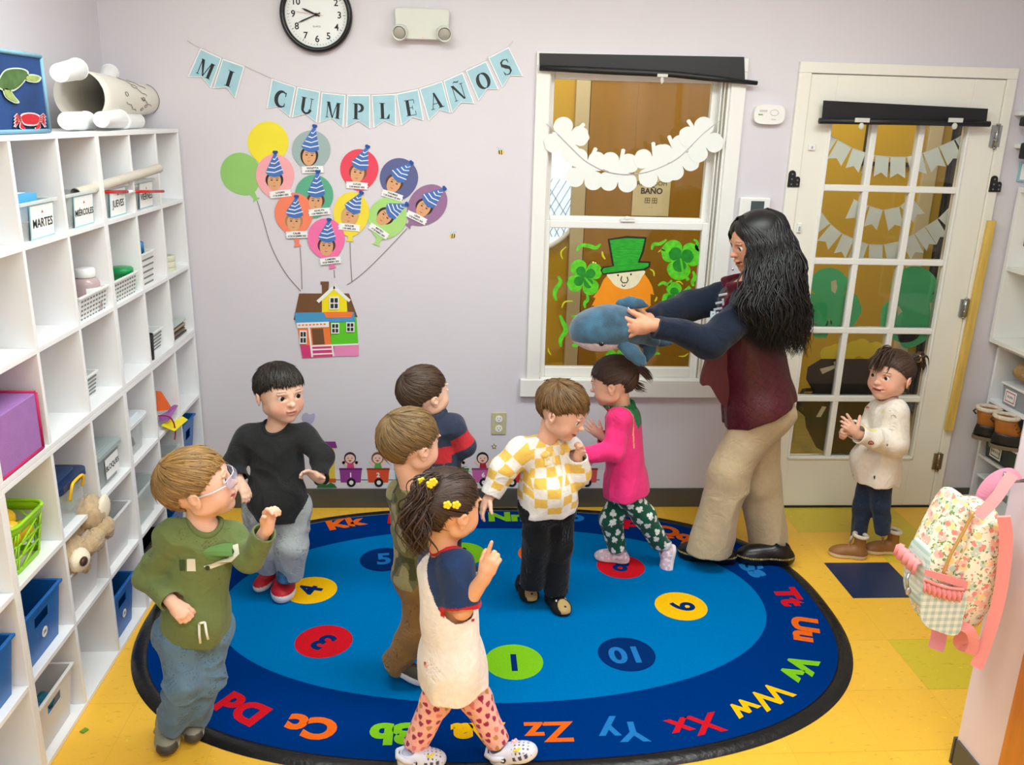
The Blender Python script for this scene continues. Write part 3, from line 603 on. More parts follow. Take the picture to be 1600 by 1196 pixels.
# fourth row: lime basket with yellow toys, navy lidded box, grey box, white lidded toy box, foam shapes
z, y0, y1 = ygap(5, 4, .035, .03); xf = SXF-.012
t = thing('basket', 'lime green slotted basket full of yellow toys in the fourth row', 'basket', (xf-.11, (y0+y1)/2, z)); M_lime = mat('lime_plastic', (156, 220, 30), .3)
def rrect(hx, hy, r, n=5): return [(sx*(hx-r)+r*math.cos(a), sy*(hy-r)+r*math.sin(a)) for sx, sy, a0 in ((1, 1, 0), (-1, 1, 90), (-1, -1, 180), (1, -1, 270)) for a in [math.radians(a0+90*i/n) for i in range(n+1)]]
m = MB(); o0 = rrect(.085, .082, .03); o1 = rrect(.105, .102, .04); cx, cy = xf-.105, (y0+y1)/2; n = len(o0); H = .15
def ringpt(k, s): a = o0[k % n]; b = o1[k % n]; return (cx+a[0]+(b[0]-a[0])*s, cy+a[1]+(b[1]-a[1])*s, z+.003+H*s)
m.flat([(cx+p[0], cy+p[1]) for p in o0], WORLD, .003, 0, off=z+.001)
for lv0, lv1 in ((0, .12), (.82, 1)):
    vs = [ringpt(k, lv0) for k in range(n)]+[ringpt(k, lv1) for k in range(n)]; m.add(vs, [(k, (k+1) % n, n+(k+1) % n, n+k) for k in range(n)], 0, True)
m.build('basket_wall', M_lime, t); s_ = t.children[-1] if t.children else None
sol = bpy.data.objects[-1] if False else None
for o in COL.objects:
    if o.parent == t: o.modifiers.new('solid', 'SOLIDIFY').thickness = .003
m = MB(); m.tube([ringpt(k, 1.0) for k in range(n)]+[ringpt(0, 1.0)], .0055, 8); m.build('rim', M_lime, t)
m = MB()
L = 26
for row in range(3):
    for k in range(L):
        s0, s1 = .10+.25*row, .10+.25*row+.21; u = k/L*n
        def rp(u, s):
            k0 = int(math.floor(u)); f = u-k0; a = np.array(ringpt(k0, s)); b = np.array(ringpt(k0+1, s)); return a+(b-a)*f
        m.tube([rp(u, s0), rp(u+.7, s1+.03)], .0042, 6, fl=.5)
    vs = [ringpt(k, .10+.25*row) for k in range(n)]; m.tube([ringpt(k, .10+.25*row) for k in range(n+1)], .0032, 6)
m.build('lattice', M_lime, t)
yc = (y0+y1)/2
for k, (dx, dy, dz, rx, ry, rz) in enumerate(((-.05, -.03, .10, .034, .03, .032), (-.03, -.055, .135, .028, .03, .028), (-.09, .02, .13, .036, .045, .03), (-.05, .04, .09, .03, .04, .026), (-.12, -.04, .10, .03, .035, .035))):
    m = MB(); m.ball((np.array([xf+dx, yc+dy, z+dz]), *WORLD[1:]), rx, ry, rz, 18); tag(m.build('toy_fruit', M_yel), ['round yellow toy lemon near the front of the lime basket', 'yellow toy fruit on top at the near rim of the lime basket', 'large yellow toy fruit at the back of the lime basket', 'yellow toy fruit low at the far side of the lime basket', 'yellow toy fruit at the near back of the lime basket'][k], 'toy')
m = MB(); pts = smoothpts([(xf-.05, yc-.075, z+.12), (xf-.06, yc-.07, z+.17), (xf-.07, yc-.055, z+.205), (xf-.08, yc-.03, z+.225)], 5, False); m.tube(pts, [.016+.010*math.sin(math.pi*i/(len(pts)-1)) for i in range(len(pts))], 12); tag(m.build('toy_banana', M_yel), 'yellow toy banana standing up out of the lime basket', 'toy')
m = MB(); m.ball((np.array([xf-.1, yc-.01, z+.175]), *WORLD[1:]), .02, .03, .013, 14); tag(m.build('toy_carrot', mat('toy_orange', (240, 110, 50), .4)), 'orange toy piece on top of the yellow toys', 'toy')
z, y0, y1 = ygap(4, 4, .02, .03); xf = SXF-.012; M_navy = mat('navy_lid', (28, 52, 92), .35)
t = thing('storage_box', 'clear box with a navy lid and yellow handle in the fourth row', 'box', (xf-.11, (y0+y1)/2, z))
m = MB(); openbox(m, xf-.20, xf-.008, y0+.014, y1-.014, z+.002, z+.125, .01, .003, 0, .003); m.build('box_body', M_clear, t)
m = MB(); fr = (np.array([xf-.103, (y0+y1)/2, z+.125]), *WORLD[1:]); hw = (y1-y0)/2; m.flat(rrect(.107, hw, .03), fr, .022, 0); m.build('lid', M_navy, t, bevel=.006)
m = MB(); m.flat(rrect(.08, hw-.03, .02), (F(fr, (0, 0, .0221)), *fr[1:]), .006, 0); m.build('lid_panel', mat('navy_lid_light', (40, 68, 112), .35), t, bevel=.003)
m = MB(); m.tube(smoothpts([(xf+.002, (y0+y1)/2-.045, z+.09), (xf+.012, (y0+y1)/2-.043, z+.13), (xf+.012, (y0+y1)/2-.025, z+.142), (xf+.012, (y0+y1)/2+.03, z+.142), (xf+.012, (y0+y1)/2+.045, z+.13), (xf+.002, (y0+y1)/2+.05, z+.10)], 4, False), .005, 8); m.build('handle', M_yel, t)
for k, (c, col, r, nm) in enumerate((((-.06, -.05, .04), (120, 150, 180), .03, 'grey-blue'), ((-.09, .02, .045), (210, 190, 160), .035, 'tan'), ((-.05, .05, .035), (150, 190, 150), .025, 'pale green'), ((-.13, -.03, .04), (200, 150, 160), .03, 'dusty pink'))):
    lump('soft_toy', nm+' soft toy piece inside the navy-lidded clear box', 'toy', (xf+c[0], (y0+y1)/2+c[1], z+.005+c[2]), r, col, 20+k)
z, y0, y1 = ygap(3, 4, .015, .03); M_greyl = frosted('grey_lid', (168, 180, 180), .9)
t = thing('storage_box', 'grey translucent box with grey lid and a white card in the fourth row', 'box', (xf-.11, (y0+y1)/2, z))
m = MB(); openbox(m, xf-.21, xf-.006, y0+.014, y1-.012, z+.002, z+.12, .012, .003, 0, .003); m.build('box_body', frosted('grey_clear', (176, 186, 186), .6), t)
m = MB(); fr = (np.array([xf-.105, (y0+y1)/2, z+.12]), *WORLD[1:]); hw = (y1-y0)/2; m.flat(rrect(.11, hw, .018), fr, .014, 0); m.flat(rrect(.09, hw-.02, .014), (F(fr, (0, 0, .014)), *fr[1:]), .006, 0); m.build('lid', M_greyl, t, bevel=.004)
fr = (np.array([xf-.006, (y0+y1)/2+.025, z+.065]), np.array([0, 1., 0]), np.array([0, 0, 1.]), np.array([1., 0, 0])); m = MB(); m.box(-.055, .055, -.035, .035, 0, .0015, 0, fr); m.build('label_card', M_paper, t)
m = MB(); m.text('BLOQUES', fr, .026, .0004, 0, off=.0017, bold=.0004); m.build('label_text', M_ink, t)
z, y0, y1 = ygap(2, 4, .01, .035)
t = thing('storage_box', 'clear box of toy animals with a white lid in the fourth row', 'box', (xf-.1, (y0+y1)/2, z))
fr = (np.array([xf-.1, (y0+y1)/2, z+.002]), *WORLD[1:]); m = MB(); o = rrect(.088, .102, .03)
m.add([F(fr, (p[0]*.9, p[1]*.9, 0)) for p in o]+[F(fr, (p[0], p[1], .12)) for p in o], [(k, (k+1) % len(o), len(o)+(k+1) % len(o), len(o)+k) for k in range(len(o))]+[tuple(range(len(o)))[::-1]], 0, True); m.build('box_body', M_clear, t)
m = MB(); m.flat(rrect(.102, .117, .035), (F(fr, (0, 0, .12)), *fr[1:]), .014, 0); m.flat(rrect(.075, .09, .03), (F(fr, (0, 0, .134)), *fr[1:]), .008, 0); m.build('lid', frosted('white_lid', (232, 238, 242), .95), t, bevel=.005)
for k, (c, col, r, nm) in enumerate((((.04, -.04, .03), (214, 160, 70), .028, 'ochre'), ((.045, .02, .035), (110, 84, 66), .026, 'dark brown'), ((-.02, -.03, .055), (226, 200, 90), .028, 'yellow'), ((0, .05, .03), (170, 130, 90), .03, 'light brown'), ((.05, -.01, .075), (236, 210, 130), .018, 'pale yellow'))):
    lump('toy_animal', nm+' toy animal inside the white-lidded clear box', 'toy', F(fr, c), r, col, 40+k)
z, y0, y1 = ygap(1, 4, .0, .0)
def sheet(name, label, px, col, X, cat='craft foam', th=.004):
    P = [atx(a, b, X+d) for a, b, d in px]; P = [np.array(p) for p in P]; n = len(P); m = MB(); nr = unit(np.cross(P[1]-P[0], P[2]-P[0]))*th
    m.add(P+[p+nr for p in P], [tuple(range(n)), tuple(range(2*n-1, n-1, -1))]+[(i, i+n, (i+1) % n+n, (i+1) % n) for i in range(n)]); return tag(m.build(name, mat('f_'+name+str(col), col, .8)), label, cat)
sheet('foam_triangle', 'orange foam triangle leaning in the craft cubby', [(245, 611, 0), (252, 612, 0), (268, 637, 0), (262, 641, .01), (247, 643, 0)], (242, 104, 30), SXF-.03)
sheet('foam_sheet', 'purple foam sheet under the orange triangle', [(248, 650, 0), (262, 643, .0), (271, 632, .0), (277, 634, .03), (262, 658, .03), (249, 659, 0)], (158, 98, 176), SXF-.03)
sheet('foam_block', 'dark purple foam piece behind the orange triangle', [(258, 617, 0), (265, 618, 0), (265, 640, 0), (258, 640, 0)], (110, 70, 130), SXF-.07)
sheet('paper_sheet', 'bright yellow paper hanging over the edge of the craft cubby', [(252, 665, -.01), (275, 645, -.03), (294, 656, .03), (273, 674, .05)], (246, 226, 24), SXF-.005, 'paper', .0015)
m = MB(); m.tube(smoothpts([atx(248, 650, SXF-.01), atx(263, 651, SXF+.0), atx(271, 660, SXF+.03), atx(274, 675, SXF+.03), atx(273, 687, SXF+.03)], 5, False), .003, 6); tag(m.build('pipe_cleaner', mat('maroon_fuzz', (150, 30, 60), .9)), 'maroon pipe cleaner drooping over the yellow paper', 'craft supply')
for k in range(5): block('craft_stick', ['pale craft stick lying under the yellow paper', 'dark craft stick lying under the yellow paper', 'yellow craft stick under the yellow paper', 'wood craft stick beside the yellow paper', 'olive craft stick under the yellow paper'][k], 'craft stick', SXF-.16, SXF-.01, y0+.03+.022*k, y0+.042+.022*k, z+.001, z+.005, mat('stick%d' % k, [(226, 214, 170), (60, 56, 50), (230, 200, 60), (206, 176, 120), (130, 120, 60)][k], .6), 'craft sticks in the craft cubby', .001)
# fifth row
def tub(c, r, label, mt, h=.17, a=.012, b=.02, xo=.012, depth=.22, cut=True, disc=None, tp=.016):
    z, y0, y1 = ygap(c, r, a, b); xf = SXF-xo; xb = xf-depth
    t = thing('storage_tub', label, 'bin', ((xf+xb)/2, (y0+y1)/2, z)); yc = (y0+y1)/2; z0 = z+.001; z1 = z+h
    m = MB(); th = .003
    if cut:   # front face with a handle hole
        openbox(m, xb, xf, y0, y1, z0, z1, tp, th, 0, 0); m.f = m.f; m2 = MB()
        # remove outer and inner front faces, add them again around the hole
        keep = [i for i, f in enumerate(m.f) if not (set(f) == {1, 2, 6, 5} or set(f) == {9, 10, 14, 13})]
        m.f = [m.f[i] for i in keep]; m.m = [m.m[i] for i in keep]; m.s = [m.s[i] for i in keep]
        def quad(xo_, inset, flip):
            def P(u, v):   # u 0..1 along y, v 0..1 up
                tpv = tp*(1-v); ya = y0+tpv+inset; yb_ = y1-tpv-inset; return (xf-tpv-xo_, ya+(yb_-ya)*u, z0+(z1-z0)*v+ (th if xo_ and v == 0 else 0))
            us = [0, .3, .7, 1]; vs_ = [0, .60, .80, 1]; vv = [P(u, v) for v in vs_ for u in us]; fs = [(j*4+i, j*4+i+1, (j+1)*4+i+1, (j+1)*4+i) for j in range(3) for i in range(3) if not (i == 1 and j == 1)]
            return vv, [f if not flip else f[::-1] for f in fs]
        a_, f_ = quad(0, 0, False); m.add(a_, f_, 0); b_, g_ = quad(th, th, True); m.add(b_, g_, 0)
        for i, j in ((5, 6), (6, 10), (10, 9), (9, 5)): m.add([a_[i], a_[j], b_[j], b_[i]], [(0, 1, 2, 3)], 0)
    else: openbox(m, xb, xf, y0, y1, z0, z1, tp, th, 0, 0)
    m.build('tub_body', mt, t)
    m = MB(); r_ = .007; m.box(xb-r_, xb+th, y0-r_, y1+r_, z1-r_, z1+.002); m.box(xf-th, xf+r_, y0-r_, y1+r_, z1-r_, z1+.002); m.box(xb+th, xf-th, y0-r_, y0+th, z1-r_, z1+.002); m.box(xb+th, xf-th, y1-th, y1+r_, z1-r_, z1+.002); m.build('rim', mt, t, bevel=.002)
    if disc:
        m = MB(); fr = (np.array([xf-tp*.62+.0015, yc-.0+.01, z0+h*.38]), np.array([0, 1., 0]), np.array([tp/h, 0, 1.]), np.array([1., 0, 0])); m.flat(circle(.016, 20), fr, .001, 0); m.flat([(-.009, -.004), (.009, -.004), (.007, .006), (-.007, .006)], fr, .0006, 1, off=.001); m.build('sticker', [M_paper, mat('sticker_grey', (150, 150, 160), .6)], t)
    return t, z, y0, y1, xf
t, z, y0, y1, xf = tub(5, 5, 'blue tub with a handle hole in the fifth row, near the left edge', M_blueb, .175, disc=1)
lump('foam_ball', 'magenta toy showing through the handle hole of the blue tub', 'toy', (xf-.05, (y0+y1)/2-.02, z+.10), .028, (200, 50, 120), 60)
tub(6, 5, 'blue tub cut by the left edge of the photo in the fifth row', M_blueb, .175)
t, z, y0, y1, xf = tub(4, 5, 'white tub with a teddy bear lying in it in the fifth row', M_milky, .15, cut=False)
TEDDY = (z, y0, y1, xf)
tub(3, 5, 'white milky tub behind the teddy bear in the fifth row', M_milky, .165, a=.03, cut=False)
tub(2, 5, 'clear tub with a pale rim right of the milky tub in the fifth row', M_clear, .15, cut=False)
tub(1, 5, 'clear tub below the yellow paper in the fifth row', M_clear, .16, cut=False)
tub(0, 5, 'blue tub in the fifth row against the back wall', M_blueb, .215, a=.03, b=.06, tp=.02)
t, z, y0, y1, xf = tub(5, 6, 'white tub with blue toys inside on the bottom row', M_milky, .17)
lump('toy_brick', 'blue toy showing through the handle hole of the white bottom tub', 'toy', (xf-.04, (y0+y1)/2-.03, z+.10), .03, (40, 130, 190), 61); lump('toy_brick', 'teal toy at the far side inside the white bottom tub', 'toy', (xf-.05, (y0+y1)/2+.03, z+.10), .028, (30, 120, 150), 62); lump('toy_brick', 'coral toy at the front inside the white bottom tub', 'toy', (xf-.045, (y0+y1)/2+.0, z+.06), .03, (240, 120, 110), 63)
t, z, y0, y1, xf = tub(3, 6, 'blue tub on the bottom row beside the boy in the green shirt', M_blueb, .185, a=.0, b=.06, disc=1)
m = MB(); fr = frame((xf-.06, (y0+y1)/2, z+.15), (0, 1, 0), (.3, 0, 1)); m.tube([F(fr, (.035*math.cos(a), .035*math.sin(a), 0)) for a in np.linspace(0, 6.2832, 25)], .008, 8); tag(m.build('toy_ring', mat('toy_olive', (170, 180, 40), .4)), 'olive yellow toy ring inside the bottom blue tub', 'toy')
tub(2, 6, 'black tub on the bottom row behind the boy in the green shirt', M_black, .20, cut=False)  # black body stands in for the shade of a dark cubby hole
tub(1, 6, 'blue tub on the bottom row behind the green shirt boy\'s neck', M_blueb, .185)
tub(0, 6, 'navy tub on the bottom row against the back wall', mat('navy_tub', (24, 44, 96), .4), .16)
# teddy bear
def teddy():
    z, y0, y1, xf = TEDDY; t = thing('teddy_bear', 'tan teddy bear lying upside down in a white tub', 'teddy bear', (xf-.1, (y0+y1)/2, z+.01))
    M_fur = mat('tan_fur', (196, 168, 130), .95, noise=.22, nscale=70, bump=.9, bscale=260, sheen=.4); M_cream = mat('cream_plush', (240, 230, 205), .9, bump=.4, bscale=200)
    yc = (y0+y1)/2
    def furry(name, parts, mt, amp=.004, seed=1, parent=t):
        m = MB()
        for c, r in parts:
            g = MB(); g.ball((np.array(c, float), *WORLD[1:]), *r, 28); v = np.array(g.v); nn = (v-np.array(c)); nn /= np.linalg.norm(nn, axis=1)[:, None]; q = np.random.default_rng(seed); v = v+nn*q.uniform(-amp, amp, (len(v), 1)); m.add(v, g.f, 0, True)
        return m.build(name, mt, parent)
    furry('head', [((xf-.045, yc-.05, z+.15), (.055, .065, .05))], M_fur, seed=2); furry('body', [((xf-.09, yc+.045, z+.15), (.06, .08, .05)), ((xf-.10, yc-.01, z+.13), (.05, .06, .04))], M_fur, seed=3)
    furry('muzzle', [((xf-.0, yc-.07, z+.152), (.026, .032, .028))], M_cream, .001, 4)
    furry('leg', [((xf-.02, yc+.045, z+.215), (.045, .045, .045)), ((xf-.05, yc+.03, z+.18), (.04, .04, .05))], M_fur, seed=5); furry('leg', [((xf-.035, yc+.10, z+.19), (.035, .045, .04))], M_fur, seed=6)
    furry('foot_pad', [((xf+.016, yc+.06, z+.225), (.012, .03, .032))], M_cream, .001, 7); furry('arm', [((xf+.005, yc-.0, z+.165), (.03, .055, .028)), ((xf+.014, yc+.045, z+.175), (.03, .032, .03))], M_fur, seed=8)
    furry('ear', [((xf-.02, yc-.01, z+.105), (.015, .02, .022))], M_fur, seed=9)
    m = MB(); m.ball((np.array([xf+.022, yc-.088, z+.158]), *WORLD[1:]), .009, .014, .011, 14); m.ball((np.array([xf+.005, yc-.035, z+.135]), *WORLD[1:]), .005, .005, .005, 10); m.build('nose', mat('dark_brown_stitch', (70, 40, 24), .4), t)
teddy()
_t = [o for o in COL.objects if o.name.startswith('teddy_bear')][0]; _t.scale = (1.15, 1.35, 1.3); _t.location.z += -.012; _t.location.y += .03

# ------------------------------------------------------------------ on top of the organizers
ZT = 1.7435
t = thing('fabric_cube', 'blue felt storage cube with a sea turtle and a red crab on its front', 'box', (-1.27, -1.33, ZT))
y0, y1 = -1.515, -1.19; x1 = -1.165; x0 = -1.42; zt = ZT+.285
y1 = atx(77, 200, x1)[1]; y0 = y1-.30; zt = atx(74, 90, x1)[2]
m = MB(); openbox(m, x0, x1, y0, y1, ZT+.001, zt, .004, .006, 0, 0); m.build('box_body', mat('ocean_blue_felt', (26, 62, 118), .85, noise=.35, nscale=4.5, bump=.15, bscale=160), t)
m = MB(); e = .006
for P_, Q_ in (((x1, y0, ZT+.006), (x1, y1, ZT+.006)), ((x1, y1, ZT+.006), (x1, y1, zt)), ((x1, y0, ZT+.006), (x1, y0, zt)), ((x1, y0, zt), (x1, y1, zt)), ((x0, y1, zt), (x1, y1, zt)), ((x0, y0, zt), (x1, y0, zt)), ((x0, y0, zt), (x0, y1, zt))): m.tube([P_, Q_], e, 8)
m.build('piping', mat('pale_blue_piping', (120, 168, 192), .7), t)
xw = x1+.002
def AX(px, py): p = atx(px, py, xw); return (p[1], p[2])
FX = (np.array([xw, 0, 0]), np.array([0, 1., 0]), np.array([0, 0, 1.]), np.array([1., 0, 0]))
def sticker(name, shapes, mats, parent):
    m = MB()
    for k, (pts, mt, lv, sm) in enumerate(shapes):
        P = [AX(*p) for p in pts]; P = smoothpts(P, 5) if sm else P; m.flat([tuple(p) for p in P], FX, .0012, mt, off=.0012*lv)
    return m.build(name, mats, parent)
M_tur = [mat('turtle_edge', (200, 214, 190), .6), mat('turtle_shell', (72, 104, 52), .7, noise=.3, nscale=40), mat('turtle_skin', (150, 168, 96), .7, noise=.2, nscale=60)]
sticker('turtle_print', [([(0, 119), (10, 108), (30, 106), (44, 112), (40, 125), (24, 141), (8, 143), (-4, 135)], 0, 0, 1), ([(38, 118), (52, 116), (64, 121), (58, 129), (42, 127)], 0, 0, 1), ([(4, 138), (14, 139), (22, 150), (30, 160), (22, 161), (8, 152)], 0, 0, 1),
    ([(1, 120), (10, 110), (29, 108), (41, 113), (38, 124), (24, 138), (8, 140), (-3, 133)], 1, 1, 1), ([(40, 119), (52, 118), (61, 121), (56, 127), (42, 125)], 2, 1, 1), ([(6, 139), (13, 140), (21, 151), (27, 159), (20, 158), (9, 151)], 2, 1, 1)], M_tur, t)
M_cr = [mat('crab_edge', (226, 206, 206), .6), mat('crab_red', (196, 26, 40), .6)]
cs = [([(32, 180), (42, 176), (54, 177), (62, 182), (60, 194), (48, 197), (36, 194)], 0, 0, 1), ([(33, 182), (42, 178), (54, 179), (60, 184), (57, 193), (47, 194), (37, 192)], 1, 1, 1)]
for sx, cx in ((-1, 34), (1, 59)):
    for k in range(4): cs += [([(cx, 184+k*2), (cx+sx*8, 177+k*4), (cx+sx*13, 183+k*5), (cx+sx*10, 184+k*5), (cx+sx*6, 181+k*4)], 0, 0, 0), ([(cx, 184.5+k*2), (cx+sx*7.5, 178+k*4), (cx+sx*11.5, 183+k*5), (cx+sx*7, 180.2+k*4)], 1, 1, 0)]
    cs += [([(cx+sx*2, 191), (cx+sx*4, 199), (cx-sx*2, 203), (cx-sx*5, 200), (cx+sx*0, 197)], 0, 0, 1), ([(cx+sx*1.5, 192), (cx+sx*3, 198), (cx-sx*1.5, 201.5), (cx-sx*4, 200), (cx-sx*1, 196)], 1, 1, 1)]
sticker('crab_print', cs, M_cr, t)
# paper rocket with cups
t = thing('paper_rocket', 'white rolled paper craft with paper cups glued on as wheels, on top of the shelves', 'paper craft', (-1.3, -.75, ZT))
M_pap = mat('cream_paper', (236, 230, 218), .75, noise=.02, nscale=5)
XP = -1.29; a = atx(124, 150, XP); b = atx(247, 157, XP); d = unit(b-a); fr = (a, np.array([1., 0, 0]), unit(np.cross(d, [1., 0, 0])), d); L = np.linalg.norm(b-a)
prof = [(.086, 0), (.085, .08*L), (.080, .3*L), (.070, .5*L), (.062, .70*L), (.056, L)]
m = MB(); m.lathe(prof, fr, 40, 0, cap=False); o = m.build('paper_body', M_pap, t); o.modifiers.new('s', 'SOLIDIFY').thickness = .0015
m = MB(); m.lathe([(.057, L-.02), (.058, L+.012), (.05, L+.012), (.045, L-.03), (1e-4, L-.03)], fr, 30, 0, cap=False); m.build('nose_cup', M_paper, t)
def cup(c, e, r0=.036, r1=.027, name='paper_cup'):
    h = np.linalg.norm(e-c); d = unit(e-c); x = unit(np.cross(d, [0, 0, 1.])); f = (np.asarray(c, float), x, np.cross(d, x), d)
    m = MB(); m.lathe([(1e-4, h), (r1-.001, h), (r1, h-.004), (r0, 0), (r0+.002, .0), (r0+.001, -.003), (r0-.002, 0), (r1-.003, h-.006), (1e-4, h-.006)], f, 36, 0, False, cap=False); m.build(name, M_paper, t)
cup(atx(120, 108, -1.27), atx(93, 114, -1.20), .034, .028); cup(atx(172, 113, -1.33), atx(165, 128, -1.31), .03, .026); cup(atx(135, 190, -1.26), atx(104, 189, -1.21), .033, .027); cup(atx(186, 186, -1.22), atx(158, 187, -1.165), .033, .026); cup(atx(213, 189, -1.27), atx(193, 190, -1.23), .03, .027)
m = MB()
def onbody(th, s, off=.0022):
    for i in range(len(prof)-1):
        if prof[i][1] <= s*L <= prof[i+1][1]+1e-6: f_ = (s*L-prof[i][1])/(prof[i+1][1]-prof[i][1]); r = prof[i][0]+(prof[i+1][0]-prof[i][0])*f_; break
    return F(fr, ((r+off)*math.cos(th), (r+off)*math.sin(th), s*L))
g = np.random.default_rng(9)
for k in range(9):
    th = g.uniform(-.9, .6); s = g.uniform(.25, .6)
    if k % 2: m.tube([onbody(th+.09*math.cos(a), s+.018*math.sin(a)) for a in np.linspace(0, 6.28, 13)], .001, 4)
    else: m.tube([onbody(th+.25*u+.05*math.sin(6*u), s+.09*u) for u in np.linspace(-1, 1, 12)], .001, 4)
m.tube([onbody(th, .78) for th in np.linspace(-1.3, 1., 16)], .001, 4)
for th in (-.15, -.42): m.tube([onbody(th+.05*math.cos(a), .88+.012*math.sin(a), .003) for a in np.linspace(0, 6.28, 9)], .0035, 5)
m.build('marker_drawing', mat('marker_dark', (70, 64, 60), .7), t)
# ------------------------------------------------------------------ oval alphabet rug
def superellipse(cx, cy, a, b, n, k=160):
    out = []
    for i in range(k):
        t = 2*math.pi*i/k; c, s = math.cos(t), math.sin(t); out.append((cx+a*math.copysign(abs(c)**(2/n), c), cy+b*math.copysign(abs(s)**(2/n), s)))
    return out
RX, RY = .172, -.915
rug = thing('area_rug', 'large oval blue rug with coloured alphabet pairs around a ring of numbered discs', 'rug', (RX, RY, 0))
def carpet(name, col): return mat(name, col, .95, noise=.10, nscale=260, bump=.5, bscale=700, spec=.0)
M_r = [carpet('rug_navy', (0, 50, 122)), carpet('rug_blue', (0, 114, 182)), carpet('rug_green', (126, 196, 34)), carpet('rug_orange', (236, 104, 30)), carpet('rug_red', (206, 28, 40)), carpet('rug_yellow', (250, 192, 20)), carpet('rug_deepblue', (8, 46, 108)), carpet('rug_light', (36, 120, 190))]
m = MB(); ZR = .009
m.flat(superellipse(RX, RY, 1.262, .850, 2.5), WORLD, ZR, 0, off=.001)
e = .0004
m.flat(superellipse(.170, -.875, 1.055, .622, 2.1), WORLD, e, 1, off=ZR+.001)
GR, OR_, RD, YE, DB, LB = 2, 3, 4, 5, 6, 7
def deco(px, py, txt, col, size, ang=None, off=0.0, bold=.012, sxx=1.):
    c = atz(px, py, ZR); 
    cxr = min(max(c[0], -.25), .6)   # the oval's straight part
    d = np.array([c[0]-cxr, c[1]+.875, 0]); d = unit(d) if ang is None else np.array([math.cos(ang), math.sin(ang), 0])
    x = np.array([d[1], -d[0], 0]); fr = (np.array([c[0], c[1], 0]), x, d, np.array([0, 0, 1.]))
    m.text(txt, fr, size, e, col, bold=bold, off=off, sx=sxx, res=4)
LET = [(538, 819, 'Kk', OR_), (622, 812, 'Ll', RD), (700, 808, 'Mm', YE), (792, 809, 'Nn', GR), (880, 809, 'Oo', LB), (975, 816, 'Pp', RD), (1052, 834, 'Qq', OR_), (1125, 858, 'Rr', YE), (1178, 891, 'Ss', LB), (1231, 933, 'Tt', RD), (1257, 984, 'Uu', OR_), (1247, 1045, 'Vv', GR), (1187, 1096, 'Ww', YE), (1086, 1133, 'Xx', RD), (973, 1143, 'Yy', LB), (858, 1143, 'Zz', OR_), (746, 1146, 'Aa', YE), (617, 1146, 'Bb', GR), (487, 1136, 'Cc', OR_), (380, 1107, 'Dd', RD), (318, 1058, 'Ee', LB), (278, 1000, 'Ff', YE), (290, 945, 'Gg', GR), (330, 900, 'Hh', OR_), (395, 862, 'Ii', YE), (463, 838, 'Jj', GR)]
for px, py, tx, col in LET: deco(px, py, tx, col, .125, off=ZR+.0014, bold=.003 if tx[0] in 'XYZW' else .007, sxx=1.12)
DISC = [(803, 1035, '1', GR, 6), (697, 1038, '2', OR_, 6), (506, 1003, '3', RD, 6), (486, 923, '4', YE, 6), (600, 875, '5', DB, 7), (722, 866, '6', GR, 6), (846, 866, '7', OR_, 6), (970, 886, '8', RD, 6), (1064, 948, '9', YE, 6), (979, 1023, '10', DB, 7)]
for px, py, tx, col, c2 in DISC:
    c = atz(px, py, ZR); m.flat(circle(.102, 48, c[0], c[1]), WORLD, e, col, off=ZR+.0014); deco(px, py, tx, c2, .13, off=ZR+.0018, bold=.004)
m.build('carpet_pile', M_r, rug)
m = MB(); o = superellipse(RX, RY, 1.288, .872, 2.5); prof = [(-.026, .001), (-.026, .010), (-.012, .0125), (.012, .0105), (.026, .001)]
n = len(o); vs = []
for i in range(n):
    p = np.array(o[i]); q = np.array(o[(i+1) % n])-np.array(o[i-1]); nn = unit(np.array([q[1], -q[0]]))
    for d, z in prof: vs.append((*(p+nn*d), z))
k = len(prof); m.add(vs, [(i*k+j, i*k+j+1, ((i+1) % n)*k+j+1, ((i+1) % n)*k+j) for i in range(n) for j in range(k-1)][::1], 0, True)
m.build('binding_tape', mat('black_gaffer_tape', (18, 18, 20), .32, bump=.7, bscale=45), rug)
# small leaf-green scrap on the floor
m = MB(); c = atz(132, 1143); m.flat([(c[0]-.012, c[1]-.006), (c[0]+.002, c[1]-.013), (c[0]+.012, c[1]+.004), (c[0]-.002, c[1]+.012)], WORLD, .004, 0, off=.001); tag(m.build('foam_scrap', mat('scrap_green', (110, 150, 30), .6), bevel=.001), 'tiny green scrap lying on the floor beside the shelves', 'scrap')
# ------------------------------------------------------------------ things on the back wall
def WP(px, py, Y=0.): p = at(px, py, Y); return (p[0], p[2])
WF = (np.array([0., 0., 0.]), np.array([1., 0, 0]), np.array([0, 0, 1.]), np.array([0, -1., 0]))
def decal(m, pts, off, mt=0, sm=False, th=.001, Y=0., n=5):
    P = [WP(a, b, Y) for a, b in pts]
    if sm: P = [tuple(p) for p in smoothpts(P, n)]
    return m.flat(P, (np.array([0., Y, 0.]), *WF[1:]), th, mt, off=off)
def K(sc, ox, oy): return lambda *p: [(ox+a/sc, oy+b/sc) for a, b in p]
PC = lambda name, col, r=.7, **k: mat('paper_'+name, col, r, **k)
